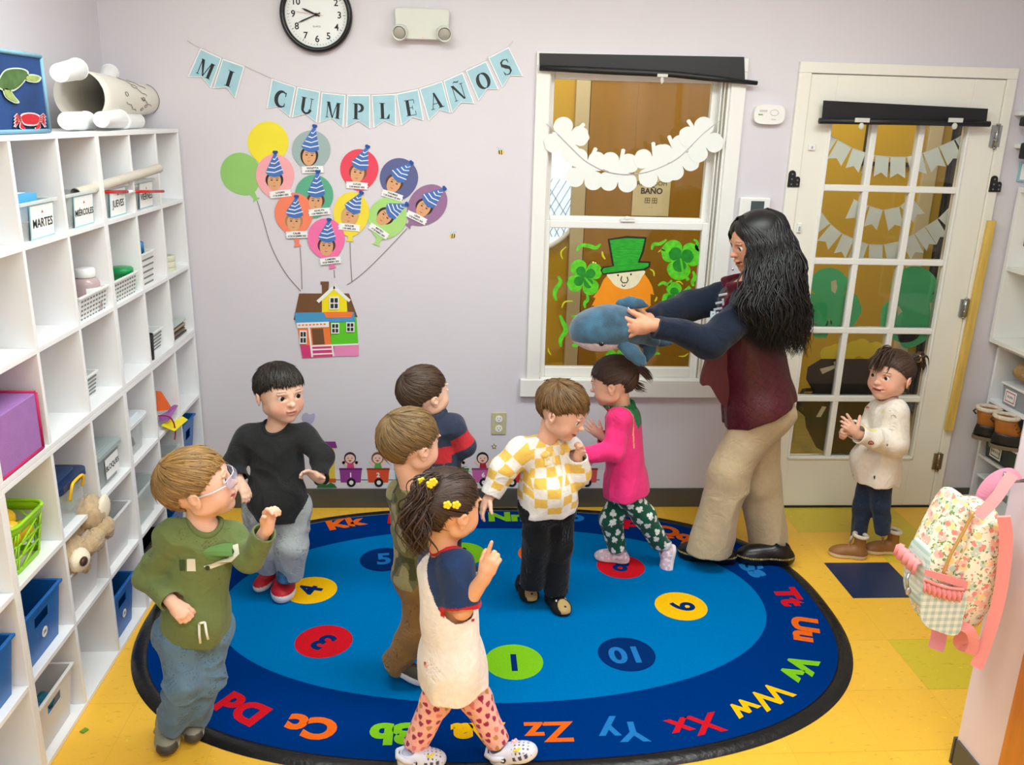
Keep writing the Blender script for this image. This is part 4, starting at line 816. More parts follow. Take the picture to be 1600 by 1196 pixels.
# -- birthday banner
bn = thing('birthday_banner', 'pale blue pennant banner reading MI CUMPLEAÑOS hanging in an arc', 'banner', (-.45, -.01, 1.95))
q = K(2.963, 280, 0)
FL = [('M', (100, 222), (200, 268), (148, 410), (107, 358), (40, 357)), ('I', (203, 270), (305, 305), (262, 457), (220, 405), (158, 410)), ('C', (430, 362), (542, 400), (515, 545), (457, 495), (405, 503)), ('U', (548, 400), (655, 422), (638, 568), (585, 528), (522, 545)), ('M', (660, 425), (772, 437), (760, 592), (707, 548), (648, 570)), ('P', (778, 437), (885, 437), (885, 597), (830, 560), (774, 590)), ('L', (890, 437), (1003, 432), (1005, 583), (950, 560), (900, 594)), ('E', (1003, 432), (1108, 410), (1133, 558), (1080, 543), (1028, 583)), ('A', (1110, 408), (1218, 372), (1258, 525), (1205, 510), (1155, 560)), ('Ñ', (1222, 372), (1312, 332), (1367, 480), (1305, 475), (1262, 525)), ('O', (1325, 325), (1420, 280), (1480, 415), (1425, 413), (1385, 468)), ('S', (1428, 265), (1525, 215), (1592, 353), (1530, 352), (1495, 408))]
def stroke(pts, w):
    """flat outline of a stroke with a width at each point"""
    P = [np.array(p, float) for p in pts]; L = []; R = []
    for i, p in enumerate(P):
        t = unit(P[min(i+1, len(P)-1)]-P[max(i-1, 0)]); nn = np.array([-t[1], t[0]]); ww = (w[i] if not np.isscalar(w) else w)/2
        L.append(p+nn*ww); R.append(p-nn*ww)
    return [tuple(p) for p in L+R[::-1]]
def glyph(ch):
    TH, TN = .21, .05; g = []
    rect = lambda x0, x1, y0, y1: [(x0, y0), (x1, y0), (x1, y1), (x0, y1)]
    arc = lambda cx, cy, rx, ry, a0, a1, w0, w1, n=14: stroke([(cx+rx*math.cos(math.radians(a0+(a1-a0)*i/n)), cy+ry*math.sin(math.radians(a0+(a1-a0)*i/n))) for i in range(n+1)], [w0+(w1-w0)*math.sin(math.pi*i/n)**1.2 for i in range(n+1)])
    if ch == 'M': g = [rect(.07, .12, 0, 1), rect(0, .2, 0, .04), [(.02, 1), (.24, 1), (.52, .0), (.44, 0)], [(.44, 0), (.50, 0), (.80, 1), (.74, 1)], rect(.74, .95, 0, 1), rect(.68, 1.02, 0, .04), rect(.72, 1.02, .96, 1)]
    if ch == 'I': g = [rect(.38, .62, 0, 1), rect(.28, .72, 0, .04), rect(.28, .72, .96, 1)]
    if ch == 'C': g = [arc(.5, .5, .38, .48, 50, 310, TN, .27), rect(.72, .78, .70, .97), rect(.72, .78, .06, .28)]
    if ch == 'U': g = [rect(.10, .32, .3, 1), rect(.02, .40, .96, 1), rect(.74, .79, .3, 1), rect(.64, .9, .96, 1), arc(.48, .3, .28, .28, 180, 360, .2, .12)]
    if ch == 'P': g = [rect(.15, .38, 0, 1), rect(.06, .47, 0, .04), rect(.06, .4, .96, 1), arc(.4, .73, .33, .25, 90, -90, TN, .22)]
    if ch == 'L': g = [rect(.2, .43, 0, 1), rect(.1, .53, .96, 1), rect(.1, .8, 0, .04), [(.8, 0), (.84, .3), (.79, .3), (.6, .03)]]
    if ch == 'E': g = [rect(.2, .43, 0, 1), rect(.1, .8, .96, 1), rect(.1, .82, 0, .04), rect(.43, .65, .48, .52), rect(.62, .66, .38, .62), rect(.77, .81, .74, 1), rect(.80, .84, 0, .28)]
    if ch == 'A': g = [[(.10, 0), (.15, 0), (.5, .95), (.46, 1)], [(.40, 1), (.54, 1), (.90, 0), (.66, 0)], rect(.24, .7, .30, .34), rect(0, .26, 0, .04), rect(.56, 1, 0, .04)]
    if ch in 'NÑ': g = [rect(.12, .17, 0, 1), rect(.03, .27, 0, .04), [(.04, 1), (.26, 1), (.86, 0), (.72, 0)], rect(.80, .85, 0, 1), rect(.70, .95, .96, 1)]
    if ch == 'Ñ': g.append(stroke([(.28, 1.14), (.38, 1.2), (.5, 1.16), (.62, 1.13), (.72, 1.2)], [.03, .07, .07, .07, .03]))
    if ch == 'O': g = [arc(.5, .5, .38, .48, 90, 270, TN, .27), arc(.5, .5, .38, .48, -90, 90, TN, .27)]
    if ch == 'S': g = [stroke([(.76, .78), (.68, .93), (.48, .98), (.28, .88), (.26, .70), (.48, .53), (.68, .38), (.70, .18), (.52, .03), (.30, .06), (.20, .22)], [.04, .05, .08, .14, .2, .24, .2, .14, .08, .05, .04]), rect(.74, .79, .70, .96), rect(.17, .22, .05, .32)]
    return g
M_pb = [PC('aqua', (166, 208, 220), .35, noise=.06, nscale=14), M_paper, mat('dark_lettering', (24, 30, 36), .4)]
strp = [(38, 188)]
for k, (ch, TL, TR, BR, N, BL) in enumerate(FL):
    m = MB(); pts = q(TL, BL, N, BR, TR); off = .004+.001*(k % 2)
    decal(m, pts, off, 1, th=.0008)
    c = np.mean(np.array([WP(*p) for p in pts]), axis=0); P = [tuple(c+(np.array(WP(*p))-c)*.91) for p in pts]; m.flat(P, WF, .0003, 0, off=off+.0008)
    tl, tr, bl, br = [np.array(WP(*q(v)[0])) for v in (TL, TR, BL, BR)]; u = unit(tr-tl); dn = unit((bl+br)/2-(tl+tr)/2); up = -dn; u = unit(u-up*(u@up))
    w_ = np.linalg.norm(tr-tl); hgt = .082; cc = (tl+tr)/2+dn*.060; o3 = np.array([cc[0], 0, cc[1]])-np.array([u[0], 0, u[1]])*.026-np.array([up[0], 0, up[1]])*hgt*.5
    gf = (o3, np.array([u[0], 0, u[1]]), np.array([up[0], 0, up[1]]), np.array([0, -1., 0]))
    for poly in glyph(ch): m.flat([(a*.058, b*hgt*.78) for a, b in poly], gf, .0003, 2, off=off+.0011)
    m.build('pennant', M_pb, bn)
    strp += [TL, TR]
strp.append((1545, 190)); m = MB(); m.tube([at(*q(p)[0], -.0062) for p in strp], .0012, 5); m.build('string', mat('white_string', (225, 222, 220), .8), bn)
# -- balloon cutouts with photo faces
M_blue = PC('party_blue', (70, 116, 190), .6); M_wh = M_paper; M_skin_p = PC('photo_skin', (226, 168, 122), .5); M_dark = PC('photo_dark', (50, 32, 26), .5); M_lips = PC('photo_lips', (176, 92, 84), .5); M_dblue = PC('tassel_blue', (26, 78, 158), .6)
def balloon(nm, c, rx, ry, col, lv, knot=None, face=None, apex=None, tg=None, ang=0, txt=None, hair=(60, 40, 30), hairlen=0, label='', skin=(226, 168, 122)):
    ctr = np.array(WP(*c)); t = thing('balloon_cutout', label, 'paper balloon', (ctr[0], -.004, ctr[1]), 'paper balloons on the wall')
    off = .0006+.0022*lv; m = MB(); k = .0024     # metres per photo pixel on the wall
    kd = np.array(knot if knot else (c[0]+2, c[1]+ry*1.5), float)-np.array(c); kd = kd/np.linalg.norm(kd); px_ = np.array([-kd[1], kd[0]])
    def loc(u, v): p = np.array(c)+px_*u*-1+kd*v; return tuple(p)
    o = []
    for i in range(36):
        a = 2*math.pi*i/36; u = math.sin(a); v = -math.cos(a); sq = 1-.22*max(0, v)**2; o.append(loc(rx*u*sq, ry*v*(1 if v < 0 else 1.12)))
    decal(m, o, off, 0); bm = PC('b_'+nm, col, .55, noise=.03, nscale=9)
    if knot: L = math.hypot(knot[0]-c[0], knot[1]-c[1]); decal(m, [loc(-5, ry*.95), loc(5, ry*.95), loc(3, L-4), loc(6.5, L), loc(-6.5, L), loc(-3, L-4)], off+.0004, 0)
    m.build('balloon_paper', bm, t)
    if face:
        f = np.array(face, float); ax = np.array(apex, float)-f; al = np.linalg.norm(ax); ax /= al; sd = np.array([-ax[1], ax[0]])   # ax points up the head
        up = unit(ax*np.array([.55, 1.])); sr = np.array([-up[1], up[0]])
        G = lambda u, v: tuple(f+sr*u+up*v)
        m = MB(); decal(m, [G(14*math.cos(a), 13*math.sin(a)+1-hairlen*(math.sin(a) < 0)*abs(math.sin(a))*8) for a in np.linspace(0, 6.283, 22)[:-1]], off+.001, 0, th=.0004)
        decal(m, [G(10.5*math.cos(a), (12.5 if math.sin(a) > 0 else 15)*math.sin(a)-1) for a in np.linspace(0, 6.283, 24)[:-1]], off+.0015, 1, th=.0004)
        for sx in (-1, 1):
            decal(m, [G(sx*4.3+2*math.cos(a), .5+1.0*math.sin(a)) for a in np.linspace(0, 6.283, 9)[:-1]], off+.002, 2, th=.0003); decal(m, [G(sx*2, 3.2), G(sx*7, 3.4), G(sx*6.6, 4.1), G(sx*2.2, 4)], off+.002, 2, th=.0003)
        decal(m, [G(-3, -8), G(0, -8.6), G(3, -8), G(0, -10)], off+.002, 3, th=.0003); decal(m, [G(-1.6, -4), G(1.6, -4), G(0, -3)], off+.002, 3, th=.0002)
        m.build('photo_face', [PC('hair%s' % (hair,), hair, .6), PC('skin%s' % (skin,), skin, .5), M_dark, M_lips], t)
        m = MB(); b0 = f+up*9; hx = np.array(apex, float)-b0; hl = np.linalg.norm(hx); hx /= hl; hs = np.array([-hx[1], hx[0]]); HB = lambda u, v: tuple(b0+hs*u+hx*v)
        decal(m, [HB(14, 3), HB(2.2, hl-3), HB(-2.2, hl-3), HB(-14, 3), HB(-8, -2.5), HB(0, -4), HB(8, -2.5)], off+.0026, 0, th=.0006)
        for s in (.12, .36, .6, .82):
            w_ = 14*(1-s)+1; y = 3+(hl-6)*s; decal(m, [HB(w_*.98, y+1.6), HB(0, y-3.8), HB(-w_*.98, y-3), HB(-w_*.98, y-1.4), HB(0, y-2.2), HB(w_*.95, y+3.1)], off+.0033, 1, th=.0003)
        decal(m, [HB(4.2*math.cos(a), hl+3*math.sin(a)*(1+.2*math.sin(3*a))) for a in np.linspace(0, 6.283, 12)[:-1]], off+.0034, 2, th=.0008); m.build('party_hat', [M_blue, M_wh, M_dblue], t)
        m = MB(); tc = np.array(WP(*tg)); a = math.radians(ang); tf = rot2((np.array([tc[0], 0, tc[1]]), *WF[1:]), a)
        m.flat([(-.047, -.014), (-.044, -.005), (-.049, 0), (-.044, .005), (-.047, .014), (0, .016), (.047, .014), (.044, .005), (.049, 0), (.044, -.005), (.047, -.014), (0, -.014)], tf, .0006, 0, off=off+.004)
        m.text(txt[0], (F(tf, (0, .006, 0)), *tf[1:]), .011, .0003, 1, off=off+.0047, bold=.0004, res=2); m.text(txt[1], (F(tf, (0, -.006, 0)), *tf[1:]), .0095, .0003, 1, off=off+.0047, bold=.0004, sx=.85, res=2); m.build('name_tag', [M_wh, M_ink], t)
balloon('green', (376, 271), 31, 33, (150, 204, 112), 0, knot=(401, 313), label='plain light green paper balloon, leftmost of the bunch')
balloon('yellow', (419, 223), 32, 33, (244, 226, 52), 0.4, label='plain yellow paper balloon, upper left of the bunch')
balloon('pink', (430, 274), 30, 33, (248, 172, 178), 1, face=(429, 282), apex=(430.5, 238), tg=(438.6, 303), ang=8, txt=('LOGAN', '17 DE ENERO 2023'), hair=(40, 26, 20), label='light pink paper balloon with a smiling dark-haired child photo')
balloon('grey', (486.5, 234), 30, 30, (160, 182, 182), 1, face=(483.5, 243), apex=(492, 197), tg=(489, 265), ang=3, txt=('VIOLETTA', '14 DE ENERO 2023'), hair=(44, 30, 26), hairlen=.6, label='grey paper balloon with a dark curly-haired child photo, at the top')
balloon('teal', (491, 305), 30, 32, (92, 176, 140), 1.6, face=(493.5, 314), apex=(497, 268), tg=(499.6, 331), ang=7, txt=('ADALYN', '5 DE FEBRERO 2023'), hair=(90, 60, 36), label='teal green paper balloon under the grey balloon')
balloon('red', (561.6, 264), 30, 31, (236, 70, 92), .6, face=(559, 270), apex=(574.6, 229), tg=(558, 290), ang=-3, txt=('LUCAS', '2 DE MARZO 2023'), hair=(120, 82, 50), label='red paper balloon with a boy photo and blue hat')
balloon('navy', (623.5, 278), 30, 31, (92, 98, 148), .6, face=(616, 286), apex=(643, 254), tg=(613, 305.5), ang=-16, txt=('THOMAS', '7 DE ENERO DE 2023'), hair=(84, 56, 40), label='slate blue paper balloon in the upper right of the bunch')
balloon('coral', (459.5, 333), 30, 32, (250, 134, 100), 2, knot=(465.4, 385), face=(459.5, 346), apex=(463.7, 307), tg=(464.4, 366.6), ang=3, txt=('CALEB', '19 DE DICIEMBRE 2022'), hair=(176, 136, 90), label='coral orange paper balloon with a fair child photo')
balloon('gold', (549, 333), 28, 33, (246, 222, 60), 1.4, knot=(547, 377), face=(547, 337), apex=(565, 301), tg=(546, 355), ang=-5, txt=('GOLDIE', '1 DE ABRIL 2023'), hair=(214, 178, 104), hairlen=.9, label='yellow paper balloon with a long blonde-haired child photo')
balloon('hotpink', (510, 372), 29, 31, (248, 116, 172), 2.4, knot=(520, 419), face=(510.5, 384), apex=(514.6, 343), tg=(517, 407), ang=7, txt=('CAMDEN', '18 DE FEBRERO 2023'), hair=(80, 50, 34), label='hot pink paper balloon, lowest of the bunch')
balloon('lime', (605.6, 340), 30, 32, (172, 222, 128), 1.2, knot=(588, 383), face=(602, 338), apex=(636, 319), tg=(592, 361), ang=-33, txt=('MATEO', '19 DE ENERO 2023'), hair=(50, 36, 28), label='lime green tilted paper balloon with a dark-haired boy photo')
balloon('plum', (667.6, 320), 28, 35, (154, 112, 154), 1, knot=(636.6, 354), face=(662.5, 324), apex=(694.6, 294), tg=(651, 340), ang=-25, txt=('LENA', '5 DE MARZO 2023'), hair=(50, 34, 28), label='plum purple paper balloon, rightmost of the bunch')
for pts, lab in (([(402, 314), (412, 345), (424, 385), (445, 425), (470, 455)], 'grey string from the light green balloon to the roof'), ([(469, 386), (471, 420), (472, 452)], 'grey string below the coral balloon'), ([(522, 422), (523, 434)], 'short string stub below the hot pink balloon'), ([(547, 379), (548, 410), (550, 440)], 'string below the yellow blonde-child balloon'), ([(636, 357), (610, 385), (575, 420), (552, 439), (542, 445)], 'string from the plum balloon slanting down left')):
    m = MB(); m.tube([at(*p, -.003) for p in smoothpts(pts, 4, False)], .0016, 5); tag(m.build('balloon_string', mat('brown_grey_string', (150, 136, 132), .9)), lab, 'string', 'balloon strings')
# -- coloured paper house (a plain house of cut paper)
t = thing('paper_house', 'cut-paper house with yellow gable, green and orange walls and pink base', 'paper craft', (-.52, -.005, .85)); h = K(8.543, 440, 430)
cols = dict(brown=(118, 78, 46), yellow=(248, 228, 20), blue=(74, 156, 206), orange=(250, 128, 58), green=(96, 206, 34), magenta=(228, 82, 146), pink=(242, 142, 192), dpink=(222, 60, 124), white=(244, 244, 240), pane=(44, 46, 42))
def piece(name, *shapes):
    m = MB(); mats = []
    for lv, col, pts in shapes:
        mm = PC('h_'+col, cols[col], .7)
        if mm not in mats: mats.append(mm)
        decal(m, h(*pts), .0012+.0011*lv, mats.index(mm), th=.0011)
    m.build(name, mats, t)
def win(x, y, w, hh): return [(6, 'white', [(x, y), (x+w, y), (x+w, y+hh), (x, y+hh)])]+[(7, 'pane', [(x+w*a, y+hh*b), (x+w*(a+.32), y+hh*b), (x+w*(a+.32), y+hh*(b+.34)), (x+w*a, y+hh*(b+.34))]) for a in (.13, .55) for b in (.11, .55)]
piece('roof', (0, 'brown', [(235, 245), (900, 245), (1015, 560), (160, 600)])); piece('chimney', (1, 'brown', [(520, 85), (632, 85), (632, 128), (622, 260), (540, 260), (540, 128), (520, 122)]))
piece('gable', (2, 'yellow', [(540, 330), (700, 180), (870, 330), (880, 500), (540, 500)]), (3, 'white', [(700, 130), (720, 170), (500, 370), (468, 340)]), (3, 'white', [(700, 130), (925, 330), (900, 360), (690, 178)]), *win(640, 285, 130, 170))
piece('eave', (3, 'blue', [(175, 500), (970, 490), (985, 615), (190, 640)]), (4, 'orange', [(560, 488), (960, 488), (930, 562), (600, 566)]))
piece('wall_paper', (1, 'orange', [(205, 630), (650, 620), (665, 925), (250, 940)]), (1, 'green', [(640, 618), (1000, 565), (1025, 920), (665, 922)]), (4, 'white', [(200, 635), (635, 620), (635, 690), (215, 705)]), *[(5, 'orange', [(225+48*i, 656-i*2), (255+48*i, 655-i*2), (257+48*i, 674-i*2), (228+48*i, 676-i*2)]) for i in range(8)])
piece('base_strip', (2, 'dpink', [(250, 935), (700, 925), (705, 1085), (280, 1105)]), (2, 'pink', [(690, 930), (1030, 925), (1030, 1078), (700, 1082)]))
piece('paper_door', (2, 'brown', [(400, 715), (555, 710), (578, 920), (425, 925)])); piece('porch_rail', (3, 'white', [(355, 700), (380, 700), (425, 1090), (400, 1095)]), (3, 'white', [(410, 935), (1025, 910), (1025, 930), (410, 955)]), (3, 'white', [(410, 985), (670, 975), (670, 993), (410, 1005)]), (3, 'white', [(415, 1045), (680, 1035), (680, 1052), (415, 1065)]), (4, 'white', [(665, 930), (688, 930), (708, 1083), (685, 1083)]))
piece('paper_window', *win(245, 735, 95, 180)); piece('paper_window', *win(665, 635, 108, 140)); piece('paper_window', *win(865, 625, 110, 130))
# -- bees, train strip
def bee(px, py, fl, lab):
    t = thing('bee_sticker', lab, 'sticker', at(px, py, -.002)); m = MB()
    S = lambda *p: [(px+fl*a, py+b) for a, b in p]
    decal(m, S(*[(5*math.cos(a), 3.3*math.sin(a)) for a in np.linspace(0, 6.28, 12)[:-1]]), .001, 0, th=.0006); decal(m, S((-4, -3), (-2.5, -3.6), (-1.5, 3.4), (-3.3, 2.6)), .0017, 1, th=.0003); decal(m, S((-.5, -3.8), (1, -3.6), (1.6, 3.5), (.2, 3.8)), .0017, 1, th=.0003); m.build('bee_body', [PC('beey', (238, 206, 90), .6), M_ink], t)
    m = MB(); decal(m, S((-7, -8), (-2, -7), (0, -3), (-4, -3.5)), .0009, 0, True, th=.0004); decal(m, S((2, -3), (3, -7), (4, -7), (3.4, -3)), .0009, 0, th=.0004); m.build('bee_wing', PC('beew', (196, 212, 220), .6), t)
bee(783, 238, 1, 'small bee wall sticker, right of the balloons and the higher of two'); bee(707, 369, -1, 'small bee wall sticker below and right of the plum balloon')
tr = thing('train_wall_sticker', 'cartoon train strip of numbered wagons with children along the baseboard', 'sticker', (-.1, -.003, .11))
cc = lambda px, py, r, n=16, ry=None: [(px+r*math.cos(2*math.pi*i/n), py+(ry or r)*math.sin(2*math.pi*i/n)) for i in range(n)]
def tmesh(name, shapes, Y0=.0012):
    m = MB(); mats = []
    for lv, col, pts, sm in shapes:
        mm = PC('t_%s' % (col,), col, .55)
        if mm not in mats: mats.append(mm)
        decal(m, pts, Y0+.0006*lv, mats.index(mm), sm, th=.0004)
    return m, mats, m.build(name, mats, tr)
tmesh('backing_strip', [(0, (232, 230, 234), [(492, 735), (960, 735), (960, 764), (492, 764)], False)], .0004)
tmesh('engine', [(0, (236, 204, 70), [(494, 700), (522, 700), (524, 755), (494, 755)], 0), (1, (245, 240, 225), [(500, 706), (515, 706), (516, 735), (501, 735)], 0), (2, (140, 50, 140), [(488, 690), (524, 690), (527, 700), (486, 700)], 0), (1, (200, 90, 40), [(494, 748), (525, 748), (525, 754), (494, 754)], 0), (3, (20, 20, 22), cc(502, 747, 13), 0), (4, (240, 240, 240), cc(502, 747, 7), 0)])
tmesh('green_bush', [(4, (36, 110, 60), [(495, 762), (497, 757), (504, 755), (510, 758), (517, 754), (523, 757), (527, 762)], 0), (0, (184, 178, 206), [(472, 650), (478, 645), (484, 648), (491, 646), (492, 653), (488, 661), (480, 663), (473, 659)], 1)])
WG = [(548, '1', (150, 60, 150), 'g', (60, 30, 50)), (591, '2', (224, 84, 40), 'b', (120, 76, 40)), (634, '3', (60, 170, 200), 'g', (50, 34, 30)), (675, '4', (230, 180, 60), 'b', (50, 34, 30)), (715, '5', (110, 180, 80), 'g', (110, 70, 40)), (755, '6', (206, 104, 172), 'b', (24, 20, 22)), (799, '7', (216, 40, 44), 'g', (60, 40, 30)), (838, '8', (70, 120, 200), 'b', (40, 30, 24)), (877, '9', (240, 150, 60), 'g', (40, 30, 24)), (916, '10', (226, 90, 90), 'b', (30, 24, 22))]
for k, (px, num, col, gb, hr) in enumerate(WG):
    y = 754; dk = tuple(int(c*.7) for c in col); sk = (246, 206, 186)
    m, mats, o = tmesh('wagon', [(0, (90, 90, 140), [(px-24, y-4.6), (px+21, y-4.6), (px+21, y-3.4), (px-24, y-3.4)], 0), (1, col, [(px-17.5, y-21), (px+17.5, y-21), (px+15.5, y), (px-15.5, y)], 0), (2, dk, [(px-18, y-22.5), (px+18, y-22.5), (px+18, y-19.5), (px-18, y-19.5)], 0), (3, (22, 22, 24), cc(px+1, y, 7), 0), (4, (240, 240, 240), cc(px+1, y, 3.4), 0)])
    m = MB(); p = at(px, y-11.5, 0); m.text(num, (np.array([p[0], 0, p[2]]), *WF[1:]), .032, .0004, 0, off=.0031, bold=.0012, res=2); m.build('wagon_number', M_paper, tr)
    arms = (206, 150, 140) if num == '10' else sk
    shp = [(0, hr, cc(px-1, y-38, 9.5), 0), (0, arms, [(px-6, y-24), (px-15, y-33), (px-13, y-35), (px-3, y-28)], 0), (0, arms, [(px+5, y-24), (px+14, y-33), (px+12, y-36), (px+2, y-28)], 0), (1, [(214, 70, 120), (80, 170, 80), (230, 170, 60)][k % 3] if num not in ('6', '10') else (176, 30, 50), [(px-6, y-21), (px+6, y-21), (px+4, y-30), (px-5, y-30)], 0), (1, sk, cc(px-1, y-37, 7.6, ry=7), 0), (2, (40, 20, 20), cc(px-4, y-38, .9, 6), 0), (2, (40, 20, 20), cc(px+2, y-38, .9, 6), 0), (2, (190, 60, 60), [(px-4, y-35), (px+2, y-35), (px-1, y-32)], 0)]
    if gb == 'g': shp += [(0, hr, cc(px-11, y-31, 2.5, 8), 0), (0, hr, cc(px+9, y-31, 2.5, 8), 0)]
    tmesh('cartoon_child', shp)
for px, py in ((772, 698),):
    m = MB(); decal(m, [(px+(5 if i % 2 == 0 else 2.3)*math.sin(i*math.pi/5), py-(5 if i % 2 == 0 else 2.3)*math.cos(i*math.pi/5)) for i in range(10)], .001, 0); decal(m, cc(px, py, 1.6, 8), .0021, 1); tag(m.build('star_sticker', [PC('starb', (150, 140, 110)), PC('stary', (236, 226, 180))]), 'tiny star sticker on the wall below the outlet', 'sticker')
# -- white clover garland on the window
gl = thing('clover_garland', 'string of white paper clovers draped across the upper window', 'garland', (.78, -.01, 1.6)); q = K(5.517, 840, 170); M_clov = PC('clover_white', (238, 241, 236), .8)
CL = [(245, 265, 30, -40), (410, 520, 10, -14), (690, 545, 5, 8), (1000, 490, -15, 16), (1195, 420, -30, 20), (1395, 265, -32, 30)]
def clover(cx, cy, R, ang, lobes=4, n=96, pinch=.4, pw=.5):
    return [(cx+R*(pinch+(1-pinch)*abs(math.cos(lobes/2*t))**pw*(1-.06*math.cos(lobes*2*t+math.pi)**2))*math.cos(t+ang), cy+R*(pinch+(1-pinch)*abs(math.cos(lobes/2*t))**pw)*math.sin(t+ang)) for t in np.linspace(0, 2*math.pi, n+1)[:-1]]
for k, (a, b, st, tl) in enumerate(CL):
    (cx, cy), = q((a, b)); m = MB(); off = .024+.0015*(k % 2)
    decal(m, clover(cx, cy, 36, math.radians(45+st)), off, 0, th=.0008); sa = math.radians(-90+[48, 25, 12, -4, -22, -34][k]); d = np.array([math.cos(sa), math.sin(sa)]); nn = np.array([-d[1], d[0]])*2.6; c0 = np.array([cx, cy]); decal(m, [tuple(c0+d*8+nn), tuple(c0+d*36+nn*1.2), tuple(c0+d*37.5), tuple(c0+d*36-nn*1.2), tuple(c0+d*8-nn)], off+.0001, 0, th=.0008)
    m.build('paper_clover', M_clov, gl)
m = MB(); sp = smoothpts(q((75, 130), (170, 215), (290, 335), (400, 440), (520, 512), (620, 548), (770, 566), (940, 545), (1110, 480), (1240, 400), (1400, 240), (1500, 155), (1590, 90)), 4, False); m.tube([at(*p, -.0285) for p in sp], .0016, 5); m.build('ribbon', mat('grey_ribbon', (196, 192, 200), .5), gl)
# -- leprechaun painted on the lower pane
lp = thing('window_painting', 'painted red-bearded leprechaun in a green hat with clovers on the lower window pane', 'painting', (.78, .018, .9)); q = K(5.4346, 850, 360); YP = .0197
M_pg = PC('paint_green', (34, 168, 40), .5, noise=.28, nscale=28, stretch=(1, 1, 5)); M_pl = PC('paint_lime', (92, 206, 34), .5, noise=.25, nscale=40); M_pk = PC('paint_black', (24, 26, 22), .5); M_po = PC('paint_orange', (250, 152, 20), .5, noise=.05, nscale=10); M_pc = PC('paint_cream', (240, 232, 196), .6, noise=.06, nscale=30); M_py = PC('paint_yellow', (206, 212, 40), .5); M_pd = PC('paint_deep_green', (26, 140, 36), .5, noise=.25, nscale=30)
def lpm(name, mats, *sh):
    m = MB()
    for lv, mt, pts, sm in sh: decal(m, q(*pts), .0004*lv, mt, sm, th=.0004, Y=YP)
    m.build(name, mats, lp)
lpm('beard', [M_po], (0, 0, [(560, 360), (505, 420), (470, 500), (415, 570), (440, 575), (405, 640), (425, 640), (410, 700), (600, 740), (800, 720), (905, 640), (905, 540), (935, 550), (920, 480), (890, 420), (830, 340)], 0))
lpm('face', [M_pc, M_pk], (1, 0, [(550, 360), (840, 340), (830, 400), (780, 470), (700, 500), (620, 480), (570, 430)], 1), (2, 1, [(640+8*math.cos(a)-12, 382+9*math.sin(a)) for a in np.linspace(0, 6.28, 10)[:-1]], 0), (2, 1, [(738+8*math.cos(a), 374+9*math.sin(a)) for a in np.linspace(0, 6.28, 10)[:-1]], 0), (2, 1, stroke([(660, 390), (652, 425), (668, 446), (700, 446), (714, 425), (706, 395)], 9), 0), (2, 1, stroke([(660, 460), (668, 476), (682, 476), (692, 462)], 7), 0))
lpm('hat', [M_pg, M_pk], (2, 1, [(540, 75), (700, 48), (872, 58), (850, 180), (815, 262), (905, 265), (900, 310), (860, 340), (500, 378), (478, 340), (495, 310), (580, 300), (570, 250)], 0), (3, 0, [(558, 85), (700, 66), (855, 72), (830, 180), (795, 275), (890, 278), (885, 305), (845, 325), (505, 365), (492, 345), (505, 322), (595, 305), (585, 240)], 0))
def pclover(name, cx, cy, R, ang, lobes, stem):
    lpm(name, [M_pl, M_pd], (0, 0, clover(cx, cy, R, ang, lobes), 0), (1, 1, clover(cx, cy, R*.62, ang, lobes, pinch=.25), 0), (2, 0, stroke([(cx, cy)]+stem, [14, 22, 30]), 0))
pclover('painted_clover', 345, 400, 165, math.radians(58), 4, [(395, 460), (440, 500)]); pclover('painted_clover', 1160, 240, 185, math.radians(-20), 3, [(1180, 350), (1225, 425)]); pclover('painted_clover', 1110, 560, 120, math.radians(25), 3, [(1190, 520), (1240, 480)]); pclover('painted_clover', 620, 1105, 110, math.radians(40), 4, [(660, 1150), (700, 1180)])
SQ = [([(280, 180), (310, 130), (390, 135), (440, 150), (480, 115)], 34, 0), ([(120, 390), (140, 440), (100, 500), (90, 550), (105, 595)], 36, 0), ([(135, 720), (160, 780), (185, 850), (140, 930), (145, 990)], 40, 0), ([(915, 165), (930, 120), (985, 115), (1040, 80)], 30, 0), ([(1270, 80), (1300, 100), (1295, 150), (1315, 175)], 26, 0), ([(1265, 350), (1280, 400), (1260, 440), (1270, 475)], 34, 0), ([(970, 470), (1010, 445), (1050, 460), (1085, 425)], 28, 0), ([(365, 545), (370, 590), (345, 620), (350, 660)], 30, 0), ([(235, 730), (280, 740), (300, 770)], 30, 0), ([(240, 985), (270, 975), (290, 985)], 36, 0), ([(925, 1060), (950, 1045), (985, 1050)], 26, 0),
      ([(190, 140), (150, 175), (145, 210), (160, 245)], 12, 1), ([(150, 660), (175, 610), (245, 600)], 14, 1), ([(495, 180), (500, 215), (520, 245)], 18, 1), ([(970, 185), (1000, 165), (1030, 175)], 11, 1), ([(900, 330), (930, 350), (935, 390)], 13, 1), ([(1120, 440), (1150, 435), (1180, 460)], 12, 1), ([(960, 565), (950, 590), (940, 605)], 14, 1), ([(1145, 1070), (1190, 1070), (1225, 1045)], 12, 1), ([(35, 1000), (40, 1030), (60, 1060)], 12, 1)]
for pts, w_, k in SQ:
    P = [tuple(p) for p in smoothpts(pts, 4, False)]; n = len(P); lpm('painted_squiggle', [M_pl if not k else M_py], (0, 0, stroke(P, [w_*(.45+.55*math.sin(math.pi*min(max(i/(n-1), .06), .94))) for i in range(n)]), 0))
